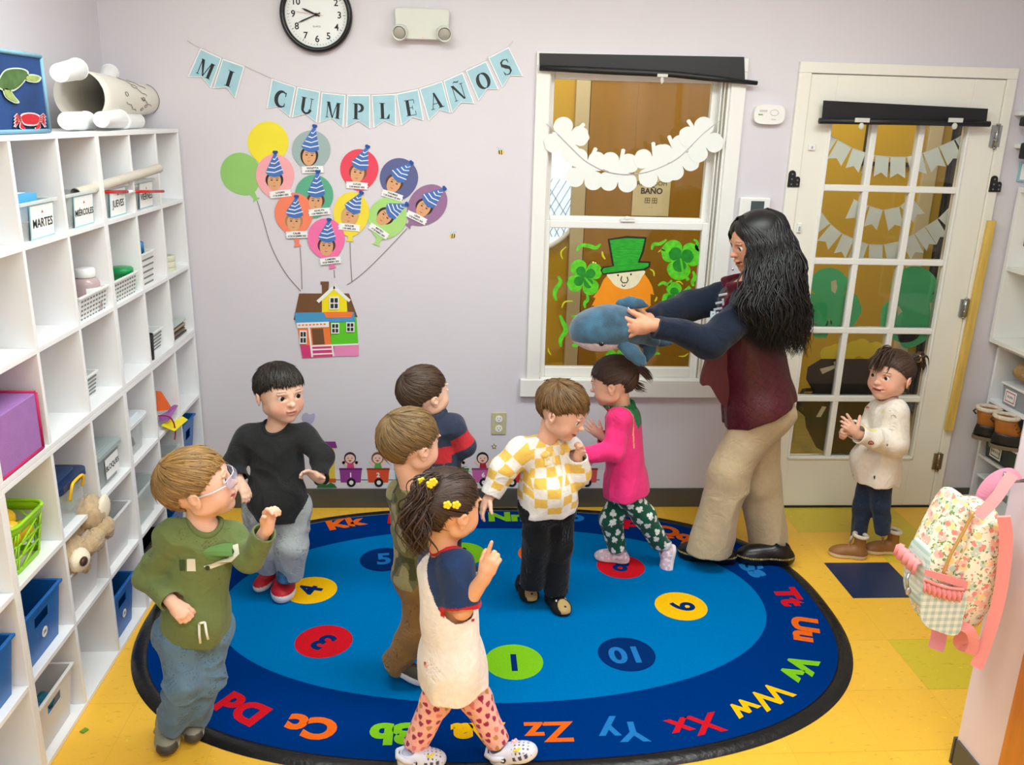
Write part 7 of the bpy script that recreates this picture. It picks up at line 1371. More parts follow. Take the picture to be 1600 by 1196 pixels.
class Kid:
    """a figure posed by joints; px joints are turned into points at Y0 + dy"""
    def __init__(k, label, Y0, J, head_c, hs, fwd, up=(0, 0, 1), skin=(236, 188, 160), lip=(196, 104, 96), brow=(110, 78, 54), iris=(84, 56, 36), scale=1., smile=0, mo=0, look=(0, 0), foot=None, adult=False):
        k.k = scale; k.Y0 = Y0; k.J = {n: at(v[0], v[1], Y0+(v[2] if len(v) > 2 else 0)) for n, v in J.items()}; k.hc = at(head_c[0], head_c[1], Y0+head_c[2]); k.s = hs; k.skin = skin
        g = atz(*foot, .012) if foot else k.J['al']; k.t = thing('person', label, 'person', (g[0], Y0, 0.0)); k.H = headframe(k.hc, fwd, up); k.S = Soft(); k.body_args = (skin, lip, brow); k.iris = iris; k.look = look; k.adult = adult; k.mo = mo; J = k.J
        k.SM = (J['sl']+J['sr'])/2; k.HM = (J['hl']+J['hr'])/2; k.U = unit(k.SM-k.HM); Lf = J['sl']-J['sr']+J['hl']-J['hr']; k.L = unit(Lf-k.U*(Lf@k.U)); k.Fw = np.cross(k.L, k.U); head(k.S, k.H, hs, adult, smile, mo)
    def body(k, R, h=.0026):
        J, S = k.J, k.S; c, r, f, u = k.H; nb = c-u*.36*k.s-f*.08*k.s; S.cap(nb, k.SM+k.U*.0, R['neck'], R['neck']*1.1, .02)
        S.chain([J['sr'], k.SM+k.U*.012*k.k, J['sl']], [R['sh'], R['sh']*1.1, R['sh']], .02)
        S.cap(k.SM-k.U*.06*k.k, k.HM, R['chest'], R['hip'], .03, (k.Fw, .72))
        for a in 'lr':
            S.chain([J['s'+a], J['e'+a], J['w'+a]], [R['arm'], R['elb'], R['wr']], .012); S.chain([J['h'+a], J['k'+a], J['a'+a]], [R['th'], R['kn'], R['an']], .02)
    def finish(k, h=.0026):
        k.S.build('body', M_skin, k.t, h, skincol(k.H, k.s, *k.body_args)); eyes(k.H, k.s, k.t, k.look, k.iris)
        if k.mo: c, r, f, u = k.H; m = MB(); m.ball((c+(f*.355-u*.258)*k.s, r, f, u), .07*k.s, .03*k.s, .014*k.s, 14); m.build('teeth', mat('teeth', (240, 234, 222), .25), k.t)
    def top(k, mt, col, R, cuffs=(.93, .93), hem=.0, name='shirt', wr=.006, wf=15, seed=1, h=.0036, neck=.05, shell=.006, belly=.0, hemn=None, shr=1., label=None, wst=(1, 1, .55)):
        """torso and sleeves; cuffs = fraction along elbow-wrist (1) or shoulder-elbow (<0)"""
        J = k.J; S = Soft(); hc = k.HM-k.U*hem; S.chain([J['sr'], k.SM+k.U*.004, J['sl']], [R['sh']*shr, R['sh']*1.12, R['sh']*shr], .02); S.cap(k.SM-k.U*R['chest']*.55, k.HM, R['chest'], R['waist'], .03, (k.Fw, R.get('fl', .78)), (hc, -k.U if hemn is None else hemn)); hn = -k.U if hemn is None else hemn; S.cap(k.HM, hc-k.U*.05, R['waist'], R['hem'], .03, (k.Fw, R.get('fl', .78)+.06), (hc, hn))
        if belly: S.ell(k.HM+k.U*.07*k.k+k.Fw*.025*k.k, [k.L, k.Fw, k.U], [R['waist']*.85, belly, .09*k.k], .04)
        for a, cf in zip('lr', cuffs):
            s_, e_, w_ = J['s'+a], J['e'+a], J['w'+a]
            if cf > 0: en = e_+(w_-e_)*cf; S.chain([s_, e_, en+unit(w_-e_)*.008], [R['arm'], R['elb'], R['cuff']], .016, (en, w_-e_))
            else: en = s_+(e_-s_)*-cf; S.chain([s_, en+unit(e_-s_)*.008], [R['arm'], R['cuff']], .016, (en, e_-s_))
        c, r, f, u = k.H; nc = k.SM+k.U*R['sh']*.95; nd = unit(c-u*.4*k.s-k.SM); S.subcap(nc-nd*.02+k.Fw*.006, nc+nd*.3+k.Fw*.02, neck, neck*1.2, .006)
        o = S.build(name, mt, k.t, h, col, wr, wf, seed, shell, label, wst=wst); k.shirt = o; k.nc = (nc+k.Fw*.006, nd); return o
    def collar(k, r1, col, rr=.006, name='collar', lift=.0, parent=None, flat=1.4, **kw):
        """ribbed neckband that follows the garment's own surface around the neck"""
        from mathutils.bvhtree import BVHTree
        off = np.array(wloc(k.t)); bv = BVHTree.FromPolygons([tuple(np.array(v.co)+off) for v in k.shirt.data.vertices], [tuple(p.vertices) for p in k.shirt.data.polygons]); c, nd = k.nc; x = unit(k.L-nd*(k.L@nd)); y = np.cross(nd, x); m = MB(); n = 48; R_ = []; vs = []
        for i in range(n):
            a = 2*math.pi*i/n; o = x*math.cos(a)+y*math.sin(a); best = None
            for rad in (r1, r1+.004, r1+.008, r1+.014):
                p0 = c+o*rad+nd*.10; h_ = bv.ray_cast(Vector(p0), Vector(-nd), .2)
                if h_[0] is not None: best = np.array(h_[0]); break
            R_.append(best if best is not None else c+o*(r1+.006))
        R_ = np.array(R_); R_ = (R_+np.roll(R_, 1, 0)+np.roll(R_, -1, 0)+np.roll(R_, 2, 0)+np.roll(R_, -2, 0))/5
        for i in range(n):
            a = 2*math.pi*i/n; o = x*math.cos(a)+y*math.sin(a); p = R_[i]; vs += [p+o*rr*math.cos(b)-nd*.001+nd*rr*flat*math.sin(b) for b in np.linspace(0, 2*math.pi, 9)[:-1]]
        m.add(vs, [(i*8+j, i*8+(j+1) % 8, ((i+1) % n)*8+(j+1) % 8, ((i+1) % n)*8+j) for i in range(n) for j in range(8)], 0, True); return m.build(name, mat('c_'+str(col)+'k', col, .85, bump=.2, bscale=300), parent or k.t)
    def cuff(k, a, col, r, w=.02, name='cuff', at_=.93):
        e, w_ = k.J['e'+a], k.J['w'+a]; d = unit(w_-e); c = e+(w_-e)*at_; x = unit(np.cross(d, [0, .1, 1.])); m = MB(); m.lathe([(r*.96, -w), (r, -w*.8), (r, 0), (r*.96, .002), (r*.85, .001), (r*.84, -w)], (c, x, np.cross(d, x), d), 20, 0, cap=False); return m.build(name, mat('c_'+str(col)+'k', col, .85, bump=.2, bscale=300), k.t)
    def pants(k, mt, col, R, drop=(0, 0), name='trousers', wr=.005, wf=17, seed=2, h=.0036, top=.05, label=None, cutn=True, bell=1., shell=.005, wst=(1, 1, .55)):
        J = k.J; S = Soft(); S.cap(J['hl'], J['hr'], R['hip']*.86, R['hip']*.86, .02, (k.Fw, .95)); S.cap(k.HM+k.U*top, k.HM, R['hip']*.95, R['hip'], .02, (k.Fw, .8))
        for a, dr in zip('lr', drop):
            d = unit(J['a'+a]-J['k'+a]); en = J['a'+a]+d*dr; S.chain([J['h'+a], J['k'+a], en+d*.008], [R['th'], R['kn'], R['an']], .018, (en, d))
        S.plane(k.HM+k.U*top, k.U, k.HM+k.U*(top+.08), .14*k.k+.03); return S.build(name, mt, k.t, h, col, wr, wf, seed, shell, label, wst=wst)
RB = dict(neck=.036, sh=.034, chest=.072, hip=.075, arm=.027, elb=.023, wr=.016, th=.045, kn=.034, an=.022)
HS = .105
# ------------------------------------------------------------------ the children and their teacher
def mixnoise(c1, c2, f, thr=.5, seed=0, sh=.08):
    a, b = L3(*c1), L3(*c2)
    def fn(P): w = np.clip((vnoise(P*f, seed)-thr)/sh+.5, 0, 1)[:, None]; return a*(1-w)+b*w
    return fn
# 1 -- boy in the green shirt, near left
k = Kid('toddler boy in green truck shirt, blue joggers and safety glasses at the near left', -1.66, dict(sl=(362, 838, .035), sr=(270, 838, -.035), el=(389, 874, -.02), er=(233, 903, -.02), wl=(418, 824, -.06), wr=(270, 943, -.10), hl=(327, 985, .02), hr=(279, 990, -.02), kl=(323, 1058, .0), kr=(287, 1066, -.05), al=(303, 1120, .04), ar=(266, 1133, -.01)),
    (309, 757, .0), .2, (.95, .22, .2), skin=(240, 190, 164), lip=(206, 96, 96), brow=(150, 116, 76), smile=.7, mo=.35, foot=(285, 1160))
k.body(RB); hand(k.S, k.J['wl'], (.18, -.1, 1), (.55, -.5, -.1), (-.5, -.6, 0), HS*.95, curl=[.75, .9, .95, 1.0], thumb=.35, thc=.7); hand(k.S, k.J['wr'], (.65, -.5, -.45), (.1, .5, -.7), (.3, -.6, .6), HS*.9, curl=1.25, thumb=.3, thc=.9); k.finish()
k.top(M_cl, const((112, 128, 76)), dict(sh=.042, chest=.083, waist=.092, hem=.093, arm=.038, elb=.034, cuff=.027), hem=-.012, seed=3, wr=.014, wf=14, neck=.043, belly=.075, cuffs=(.80, .88)); k.collar(.044, (104, 120, 70), .007, lift=.030)
k.pants(M_cl, const((98, 130, 158)), dict(hip=.080, th=.054, kn=.047, an=.040), (.0, .0), seed=4, wr=.016, wf=17, top=.075)
fr = frame(at(292, 880, -1.66)-0, k.L*1, k.U); 
def chest(k, px, py, lift=.0): return at(px, py, k.Y0)
def onchest(kid, name, shapes, mats, back=.0):
    """flat print on the chest: pixel outlines thrown onto the shirt's surface"""
    sh = [o for o in kid.t.children if o.name.startswith(('shirt', 'sweatshirt', 'hoodie', 'vest'))] or [o for o in COL.objects if o.parent == kid.t and o.name.split('.')[0] in ('shirt', 'sweatshirt', 'hoodie', 'vest')]
    from mathutils.bvhtree import BVHTree
    me = sh[0].data; off = np.array(wloc(kid.t)); bv = BVHTree.FromPolygons([tuple(np.array(v.co)+off) for v in me.vertices], [tuple(p.vertices) for p in me.polygons]); m = MB()
    for lv, mt, pts, sm in shapes:
        P2 = [Vector((p[0], p[1], 0)) for p in (smoothpts(pts, 4) if sm else pts)]; dn = []
        n = len(P2)
        for i in range(n):
            a, b = P2[i], P2[(i+1) % n]; q = max(1, int((b-a).length/3)); dn += [a.lerp(b, j/q) for j in range(q)]
        tri = tessellate_polygon([dn]); vv = []; ok = True
        for p in dn:
            d = Vector(unit(ray(p.x, p.y))); hit = bv.ray_cast(Vector(CAM), d)
            if hit[0] is None: ok = False; break
            vv.append(np.array(hit[0])-np.array(d)*(.0025+.0012*lv))
        if ok: m.add(vv, [tuple(t) for t in tri], mt, False)
    o = m.build(name, mats, sh[0])
    md = o.modifiers.new('s', 'SOLIDIFY'); md.thickness = .0008; return o
q = K(6.646, 220, 690)
onchest(k, 'truck_print', [(0, 0, q((640, 1150), (700, 1100), (860, 1060), (960, 1060), (960, 1190), (700, 1230)), 0), (1, 1, [(318, 885), (330, 882), (358, 871), (364, 852), (372, 850), (374, 866), (362, 878), (330, 889), (322, 890)], 0), (2, 2, [(324+4*math.cos(a), 888+4*math.sin(a)) for a in np.linspace(0, 6.28, 10)[:-1]], 0), (2, 2, [(361+5*math.cos(a), 862+5*math.sin(a)) for a in np.linspace(0, 6.28, 10)[:-1]], 0), (0, 1, [(292, 874), (305, 874), (306, 893), (292, 893)], 0), (0, 3, [(280, 875), (289, 875), (289, 892), (281, 892)], 0)], [PC('truck_green', (96, 140, 76), .8), PC('truck_white', (226, 226, 206), .8), PC('truck_dark', (50, 66, 44), .8), PC('truck_deep', (62, 84, 40), .8)])
m = MB(); b = at(311, 975, -1.765); c = at(320, 973, -1.765)
m.tube([b, b+[0, -.006, -.03], b+[.0, -.004, -.058]], .0035, 8); m.tube([c, c+[0.004, -.006, -.03], c+[.006, -.004, -.05]], .0035, 8); m.tube([b+[0, 0, 0], (b+c)/2+[0, -.006, .004], c], .0035, 8); m.build('drawstring', PC('cord_white', (240, 236, 226), .8), k.t)
for toe, heel in (((262, 1184), (262, 1128)), ((304, 1164), (299, 1117))):
    o, (hp, x, y, z_, L) = shoe(k.t, atz(*toe, .0135), atz(*heel, .0135), upper=(146, 146, 128), sole=(226, 222, 206), toecap=(70, 66, 58), w=.42, hgt=.48); P_ = lambda a, b_, c_: hp+(x*a+y*b_+z_*c_)*L
    m = MB(); m.tube([P_(.48, -.2, .16), P_(.45, -.12, .33), P_(.45, 0, .37), P_(.45, .12, .33), P_(.48, .2, .16)], .011, 8, fl=.4); m.build('strap', PC('strap_grey', (160, 160, 144), .6), o)
    m = MB(); m.tube([P_(.62, .19, .20), P_(.56, .20, .16), P_(.45, .20, .22)], .0035, 6); m.build('side_mark', PC('mark_green', (60, 190, 110), .5), o)
# safety glasses
c, r, f, u = k.H; s = k.s; P_ = lambda a, b_, d: c+(r*a+f*b_+u*d)*s; gl_ = thing('safety_glasses', 'clear safety glasses worn by the boy in the green shirt', 'glasses', P_(0, .46, 0)); m = MB()
for sx in (-1, 1): m.tube([P_(sx*.40, -.02, -.03), P_(sx*.40, .2, -.02), P_(sx*.33, .38, .0)], .0022, 6)
m.tube([P_(-.33, .38, .045), P_(-.15, .47, .06), P_(0, .49, .05), P_(.15, .47, .06), P_(.33, .38, .045)], .0018, 6); m.build('frame', frosted('clear_frame', (226, 226, 240), .85, .2), gl_)
for sx in (-1, 1): m = MB(); m.flat([tuple(p) for p in smoothpts([(-.15, .05), (0, .065), (.15, .05), (.14, -.06), (0, -.085), (-.13, -.06)], 4)], (P_(sx*.17, .455, 0), unit(r*1-f*.42*sx)*s, u*s, unit(f+r*.42*sx)*s), .008, 0); m.build('lens', frosted('clear_lens', (206, 206, 236), .32, .08), gl_)
hr = Hair(k.H, s, (152, 116, 64), .026, 3, hl=([0, 30, 50, 64, 74, 86, 94, 112, 128, 180], [.27, .24, .17, .08, .02, -.10, .03, .0, -.28, -.40])); hr.cap(); hr.combed(1500, bangs=.04, ext=.01, sweep=.35); hr.combed(450, bangs=.06, ext=.03, mess=1, hi=1, r=.002); hr.build(k.t)

# 2 -- boy in the black shirt
k = Kid('toddler boy with dark hair in black shirt, grey joggers and red shoes', -.83, dict(sl=(474, 682, .01), sr=(388, 684, -.01), el=(503, 712, -.02), er=(366, 724, -.02), wl=(499, 748, -.08), wr=(374, 752, -.08), hl=(457, 796, .01), hr=(410, 796, 0), kl=(456, 850, -.03), kr=(411, 848, 0), al=(452, 898, -.02), ar=(420, 886, .03)),
    (438, 613, -.0), .205, (.60, -.79, -.02), skin=(238, 194, 168), lip=(206, 120, 116), brow=(60, 42, 30), iris=(40, 26, 18), look=(-.1, .05), foot=(430, 920))
k.body(RB); hand(k.S, k.J['wl'], (-.45, -.35, .5), (-.2, -.5, -.5), (.5, -.2, .7), HS, curl=[.3, .45, .6, .75], thumb=.9, thc=.05); hand(k.S, k.J['wr'], (.35, -.4, -.35), (-.2, .2, -.8), (.3, -.7, .1), HS*.95, curl=.55, thumb=.5); k.finish()
k.top(M_cl, const((38, 40, 41)), dict(sh=.044, chest=.090, waist=.103, hem=.104, arm=.042, elb=.039, cuff=.029), hem=.012, seed=5, wr=.013, wf=13, neck=.042, belly=.085, cuffs=(.86, .80)); k.collar(.044, (34, 36, 38), .006, lift=.028)
k.pants(M_cl, const((176, 184, 186)), dict(hip=.084, th=.064, kn=.058, an=.044), (.0, .0), seed=6, wr=.016, wf=17, name='joggers')
for toe, heel in (((401, 927), (431, 898)), ((440, 945), (450, 900))):
    shoe(k.t, atz(*toe, .0135), atz(*heel, .0135), upper=(206, 26, 44), sole=(240, 236, 234), w=.42, hgt=.42, solez=.15)
m = MB(); m.lathe([(.0475, -.012), (.049, 0), (.0475, .055), (.046, .07)], frame((k.J['al']+[0, 0, -.004]), (1, 0, 0), (0, 1, 0)), 24, 0, cap=False); m.build('ankle_print', mat('print_blue_grey', (60, 110, 150), .8, noise=.7, nscale=38), k.t)
hr = Hair(k.H, k.s, (34, 26, 20), .03, 5, hl=([0, 30, 50, 62, 74, 86, 104, 128, 180], [.27, .25, .19, .12, .05, -.06, .0, -.24, -.34])); hr.cap(); hr.combed(1400, whorl=(.0, -.45, .9), bangs=.08, ext=.01, sweep=-.35); hr.combed(300, whorl=(0, -.45, .9), bangs=.10, ext=.02, mess=1); hr.build(k.t)

# 3 -- boy in camouflage, seen from behind
camo = lambda P: np.where((vnoise(P*[26, 26, 34], 3) > .56)[:, None], L3(150, 146, 104), np.where((vnoise(P*[30, 30, 38]+9, 8) > .60)[:, None], L3(66, 70, 40), L3(104, 104, 66)))
k = Kid('toddler boy in camouflage shirt and khaki trousers seen from behind, walking right', -1.38, dict(sl=(628, 772, .05), sr=(672, 778, -.05), el=(632, 826, .06), er=(668, 838, -.06), wl=(655, 872, .06), wr=(690, 870, -.09), hl=(646, 903, .03), hr=(664, 905, -.03), kl=(694, 972, .03), kr=(652, 985, -.03), al=(702, 1046, .03), ar=(620, 1035, .0)),
    (642, 690, .0), .2, (.78, .60, -.06), skin=(240, 192, 168), brow=(120, 88, 60), foot=(660, 1062))
k.body(RB); hand(k.S, k.J['wl'], (.3, 0, -.9), (0, -1, 0), (1, 0, 0), HS, curl=.4); hand(k.S, k.J['wr'], (.3, 0, -.9), (0, 1, 0), (1, 0, 0), HS, curl=.4); k.finish()
k.top(M_cl, camo, dict(sh=.042, chest=.082, waist=.088, hem=.09, arm=.038, elb=.034, cuff=.028), hem=-.01, seed=7, wr=.013, wf=14, neck=.042, h=.0033, cuffs=(.85, .85)); k.collar(.044, (96, 96, 60), .006, lift=.03)
k.pants(M_cl, const((140, 108, 62)), dict(hip=.083, th=.060, kn=.050, an=.045), (.012, .012), seed=8, wr=.014, wf=17)
shoe(k.t, at(664, 1070, -1.40), at(599, 1040, -1.39), up=(-.45, 0, .9), L=.155, upper=(62, 60, 50), sole=(232, 232, 232), w=.38, hgt=.42, solez=.16); shoe(k.t, atz(738, 1062, .0135), atz(690, 1062, .0135), L=.15, upper=(62, 60, 50), sole=(232, 232, 232), w=.38, hgt=.42, solez=.16)
hr = Hair(k.H, k.s, (124, 98, 60), .034, 7, hl=([0, 30, 50, 64, 74, 86, 94, 112, 128, 180], [.27, .24, .17, .08, .02, -.10, .03, .0, -.28, -.38])); hr.cap(); hr.combed(1400, whorl=(-.15, -.6, .78), ext=.03, sweep=.4); hr.combed(500, whorl=(-.15, -.6, .78), ext=.06, mess=1.3, r=.002); hr.build(k.t)

# 4 -- boy in the striped rugby shirt
k = Kid('toddler boy in navy and red striped shirt, facing away by the wall', -.80, dict(sl=(650, 668, .03), sr=(708, 668, -.03), el=(628, 706, .04), er=(727, 697, -.03), wl=(604, 712, .0), wr=(712, 716, .05), hl=(672, 778, .02), hr=(702, 780, -.02), kl=(676, 830, .0), kr=(702, 832, 0), al=(678, 876, .0), ar=(704, 880, 0)),
    (664, 613, 0), .198, (.80, .52, .16), skin=(244, 204, 180), brow=(110, 84, 60), foot=(690, 895))
k.body(RB); hand(k.S, k.J['wl'], (-.2, -.1, .9), (.5, -.5, 0), (.5, .5, 0), HS*.9, curl=.5); hand(k.S, k.J['wr'], (-.9, .4, .1), (0, .5, -.8), (0, .5, .8), HS, curl=.5); k.finish()
def rug_st(P): z = (P-k.SM)@k.U; b = ((z < -.055) & (z > -.118)) | ((z < -.18) & (z > -.235)); return np.where(b[:, None], L3(190, 44, 52), L3(46, 56, 78))
J_ = k.J; rc = limbcol([[J_['sr']+(J_['er']-J_['sr'])*.0, J_['er'], J_['wr']]], lambda P, S_, A, d, Q: np.where(((S_ > .03) & (S_ < .082))[:, None], L3(190, 44, 52), L3(46, 56, 78)))
def strcol(P):
    a = rug_st(P); b = rc(P); v = P-J_['sr']; ab = J_['er']-J_['sr']; arm = ((P-k.SM)@(-k.L) > .082); return np.where(arm[:, None], b, a)
k.top(M_cl, strcol, dict(sh=.045, chest=.092, waist=.10, hem=.10, arm=.044, elb=.040, cuff=.03), hem=.02, seed=9, wr=.012, wf=13, neck=.042, h=.0033, cuffs=(.85, .85)); k.collar(.044, (50, 62, 84), .010, lift=.034, flat=2)
k.pants(M_cl, const((50, 54, 66)), dict(hip=.082, th=.058, kn=.048, an=.042), (.0, .0), seed=10)
for px in (676, 704): shoe(k.t, atz(px+18, 893, .0135), atz(px-6, 888, .0135), L=.145, upper=(60, 66, 90), w=.38)
hr = Hair(k.H, k.s, (70, 50, 34), .03, 9, hl=([0, 30, 50, 64, 74, 86, 94, 112, 128, 180], [.27, .24, .17, .08, .02, -.08, .03, .0, -.30, -.40])); hr.cap(); hr.combed(1500, whorl=(-.1, -.62, .78), ext=.03, sweep=.4); hr.combed(200, whorl=(-.1, -.62, .78), ext=.03, mess=1); hr.build(k.t)

# 5 -- girl in the raglan shirt
k = Kid('toddler girl in white shirt with navy sleeves and pink heart leggings, pointing upward', -1.73, dict(sl=(682, 882, .05), sr=(712, 886, -.055), el=(690, 940, .06), er=(722, 952, -.09), wl=(706, 985, .03), wr=(757, 902, -.12), hl=(712, 1030, .03), hr=(698, 1034, -.03), kl=(743, 1092, .0), kr=(682, 1094, -.02), al=(779, 1160, -.01), ar=(648, 1164, -.01)),
    (700, 790, .0), .2, (.80, .58, -.08), skin=(236, 178, 140), lip=(196, 100, 92), brow=(70, 46, 34), foot=(735, 1185))
k.body(dict(RB, arm=.029, elb=.027, wr=.018)); hand(k.S, k.J['wr'], (.35, -.05, .95), (.4, .9, 0), (-.9, .3, .1), HS, curl=[.05, 1.15, 1.25, 1.3], thumb=.3, thc=.8); hand(k.S, k.J['wl'], (.3, 0, -.9), (0, -1, 0), (1, 0, 0), HS*.9, curl=.5); k.finish()
def rag(P):
    a = (P-k.J['sr']); t = a@unit(k.J['er']-k.J['sr']); b = P-k.J['sl']; t2 = b@unit(k.J['el']-k.J['sl']); side = np.abs((P-k.SM)@k.L) > .030-.55*((P-k.SM)@k.U); up_ = (P-k.SM)@k.U > -.10
    near = np.minimum(np.linalg.norm(a-np.clip(t, 0, .12)[:, None]*unit(k.J['er']-k.J['sr']), axis=1), np.linalg.norm(b-np.clip(t2, 0, .12)[:, None]*unit(k.J['el']-k.J['sl']), axis=1)) < .055
    C = np.where(((side & up_) | (near & (t > .03) & (t < .13) & ((P-k.SM)@-k.L > .05)))[:, None], L3(34, 58, 100), L3(250, 242, 236)); return np.where(((t > .100) & (t < .128) & (np.linalg.norm(a-t[:, None]*unit(k.J['er']-k.J['sr']), axis=1) < .06) & ((P-k.SM)@-k.L > .04))[:, None], L3(206, 30, 44), C)
k.top(M_cl, rag, dict(sh=.042, chest=.084, waist=.104, hem=.112, arm=.046, elb=.05, cuff=.048, fl=.82), hem=.07, seed=11, wr=.015, wf=11, neck=.042, cuffs=(-.92, -.92), wst=(1, 1, .3)); k.collar(.044, (204, 30, 44), .007, lift=.03)
HRT = lambda x, y: (x*x+y*y-1)**3-x*x*y**3 < 0
def printcol(base, cols, gx, gy, shape, sz, seed=0):
    base = L3(*base); cols = [L3(*c) for c in cols]
    def fn(P, S_, A, d, Kk):
        u = A*.05/gx+Kk*7; v = S_/gy; C = np.tile(base, (len(P), 1)); row = np.floor(v); uu = u+.5*(row % 2); ci = np.floor(uu); h = (ci*7.3+row*13.7+seed); j1 = np.sin(h*12.9)*.16; j2 = np.sin(h*78.2)*.16; x = ((uu-ci)-.5+j1)*gx/sz; y = -((v-row)-.5+j2)*gy/sz; an = np.sin(h*3.7)*.5; x, y = x*np.cos(an)-y*np.sin(an), x*np.sin(an)+y*np.cos(an); m_ = shape(x, y); pick = (np.abs(np.floor(np.sin(h*5.1)*50)) % len(cols)).astype(int)
        return np.where(m_[:, None], np.array(cols)[pick], C)
    return fn
J_ = k.J; k.pants(M_cl, limbcol([[J_['hl'], J_['kl'], J_['al']], [J_['hr'], J_['kr'], J_['ar']]], printcol((248, 186, 176), [(160, 44, 80), (196, 140, 82), (160, 44, 80), (238, 128, 130), (170, 50, 86)], .034, .027, HRT, .0085)), dict(hip=.078, th=.054, kn=.043, an=.034), (.0, .0), name='leggings', seed=12, wr=.006, wf=16, h=.0024)
def clog(px, toe, heel, up=None):
    t_, h_ = toe, heel; U = L3(218, 222, 238)
    def col(a, b, c, So, Up):
        C = np.where((c < .10)[:, None], L3(236, 238, 246), U); hole = (a > .55) & (c > .22) & (((a*12) % 1-.5)**2+((b*14) % 1-.5)**2 < .045); vent = (np.abs(b) > .16) & (a > .5) & (c > .12) & (c < .2) & (((a*8) % 1-.5)**2 < .07); return np.where((hole | vent)[:, None], L3(70, 66, 90), C)
    o, (hp, x, y, z_, L) = shoe(k.t, t_, h_, up=up, upper=(218, 222, 238), w=.44, hgt=.34, name='clog', col=col, h=.0024); Q = lambda a, b_, c_: hp+(x*a+y*b_+z_*c_)*L
    for (a, b_, c_, cc_) in ((.66, -.10, .30, (250, 226, 60)), (.80, -.02, .26, (250, 240, 150)), (.60, .08, .33, (246, 186, 196))):
        m = MB(); fr_ = frame(Q(a, b_, c_), x, y); [m.ball((F(fr_, (.0075*math.cos(t), .0075*math.sin(t), 0)), *fr_[1:]), .0055, .0055, .003, 8) for t in np.linspace(0, 6.28, 6)[:-1]]; m.ball((F(fr_, (0, 0, .002)), *fr_[1:]), .004, .004, .003, 8, 1); m.build('flower_charm', [PC('charm%s' % (cc_,), cc_, .4), PC('charm_mid', (250, 250, 220), .4)], o)
    m = MB(); fr_ = frame(Q(.34, -.205, .19), x, z_); m.lathe([(1e-4, .004), (.0075, .004), (.0085, 0)], fr_, 16, 0, cap=False); m.ball((F(fr_, (0, 0, .0045)), *fr_[1:]), .004, .0028, .0014, 8, 1); m.build('rivet', [M_ink, M_paper], o); m = MB(); m.tube([Q(.36, -.2, .2), Q(.15, -.2, .26), Q(-.01, -.08, .3), Q(-.01, .08, .3), Q(.15, .2, .26), Q(.36, .2, .2)], .006, 6, fl=1.6); m.build('heel_strap', PC('clog_white', (218, 222, 238), .5), o)
g = atz(662, 1196, .0145); clog(0, g+[.065, .01, 0], g-[.075, -.0, 0]); g = at(776, 1192, -1.75); clog(1, g+[.12, -.03, .055], g+[-.012, 0, -.002], (-.4, 0, 1))
hs_ = [-.05, -.12, .12]
hr = Hair(k.H, k.s, (62, 42, 32), .03, 11, hl=([0, 35, 60, 80, 97, 112, 128, 180], [.27, .22, .12, -.02, .04, .0, -.26, -.34])); hr.cap(); hr.pulled(900, (.1, -.5, .22)); hr.combed(350, ext=.03, mess=1.5, r=.002); hr.free(170, [(.12, -.48, .25), (.14, -.60, .12), (.18, -.64, -.12), (.22, -.6, -.36), (.2, -.56, -.52)], .065, wave=.05, r=.003); hr.free(120, [(.10, -.3, .48), (.12, -.5, .42), (.16, -.6, .2), (.16, -.62, .0)], .06, wave=.03, r=.0028); hr.build(k.t)
def clip(kid, px, py, Yd, col, r=.011, lab=''):
    p = at(px, py, kid.Y0+Yd); m = MB(); [m.ball((p+np.array([.6*r*math.cos(t), -.2*r, .6*r*math.sin(t)]), *WORLD[1:]), r*.5, r*.4, r*.5, 10) for t in np.linspace(0, 6.28, 6)[:-1]]; m.ball((p-[0, .3*r, 0], *WORLD[1:]), r*.35, r*.35, r*.35, 8); return m.build('hair_clip', PC('clip%s' % (col,), col, .4), kid.t)
for px, py, yd in ((659, 752, -.08), (677, 753, -.09), (672, 757, -.09), (699, 789, -.108), (713, 789, -.106)): clip(k, px, py, yd, (250, 226, 50), .011)
onchest(k, 'tiny_red_print', [(0, 0, [(737, 968), (741, 967), (741, 971), (737, 972)], 0)], [PC('tiny_red2', (206, 40, 50))])

# 6 -- boy in the yellow checked hoodie
k = Kid('toddler boy in yellow and white checked hoodie, black trousers and bear slippers', -.93, dict(sl=(890, 703, .04), sr=(814, 706, -.03), el=(903, 742, -.01), er=(786, 734, -.05), wl=(903, 713, -.04), wr=(766, 774, -.07), hl=(872, 790, .02), hr=(838, 792, -.02), kl=(872, 855, .0), kr=(839, 852, -.02), al=(868, 918, .01), ar=(832, 908, .0)),
    (880, 641, -.03), .2, (.80, -.42, -.42), up=(.2, -.1, 1), skin=(242, 190, 164), lip=(200, 86, 86), brow=(120, 90, 60), smile=1, mo=.7, foot=(857, 955))
k.body(RB); hand(k.S, k.J['wr'], (-.45, -.2, -.75), (.5, .1, -.5), (.5, -.8, -.1), HS, curl=[.35, .4, .45, .5], thumb=.6); hand(k.S, k.J['wl'], (.2, -.1, .9), (-.7, -.5, 0), (-.2, -.9, 0), HS*.8, curl=1.1); k.finish()
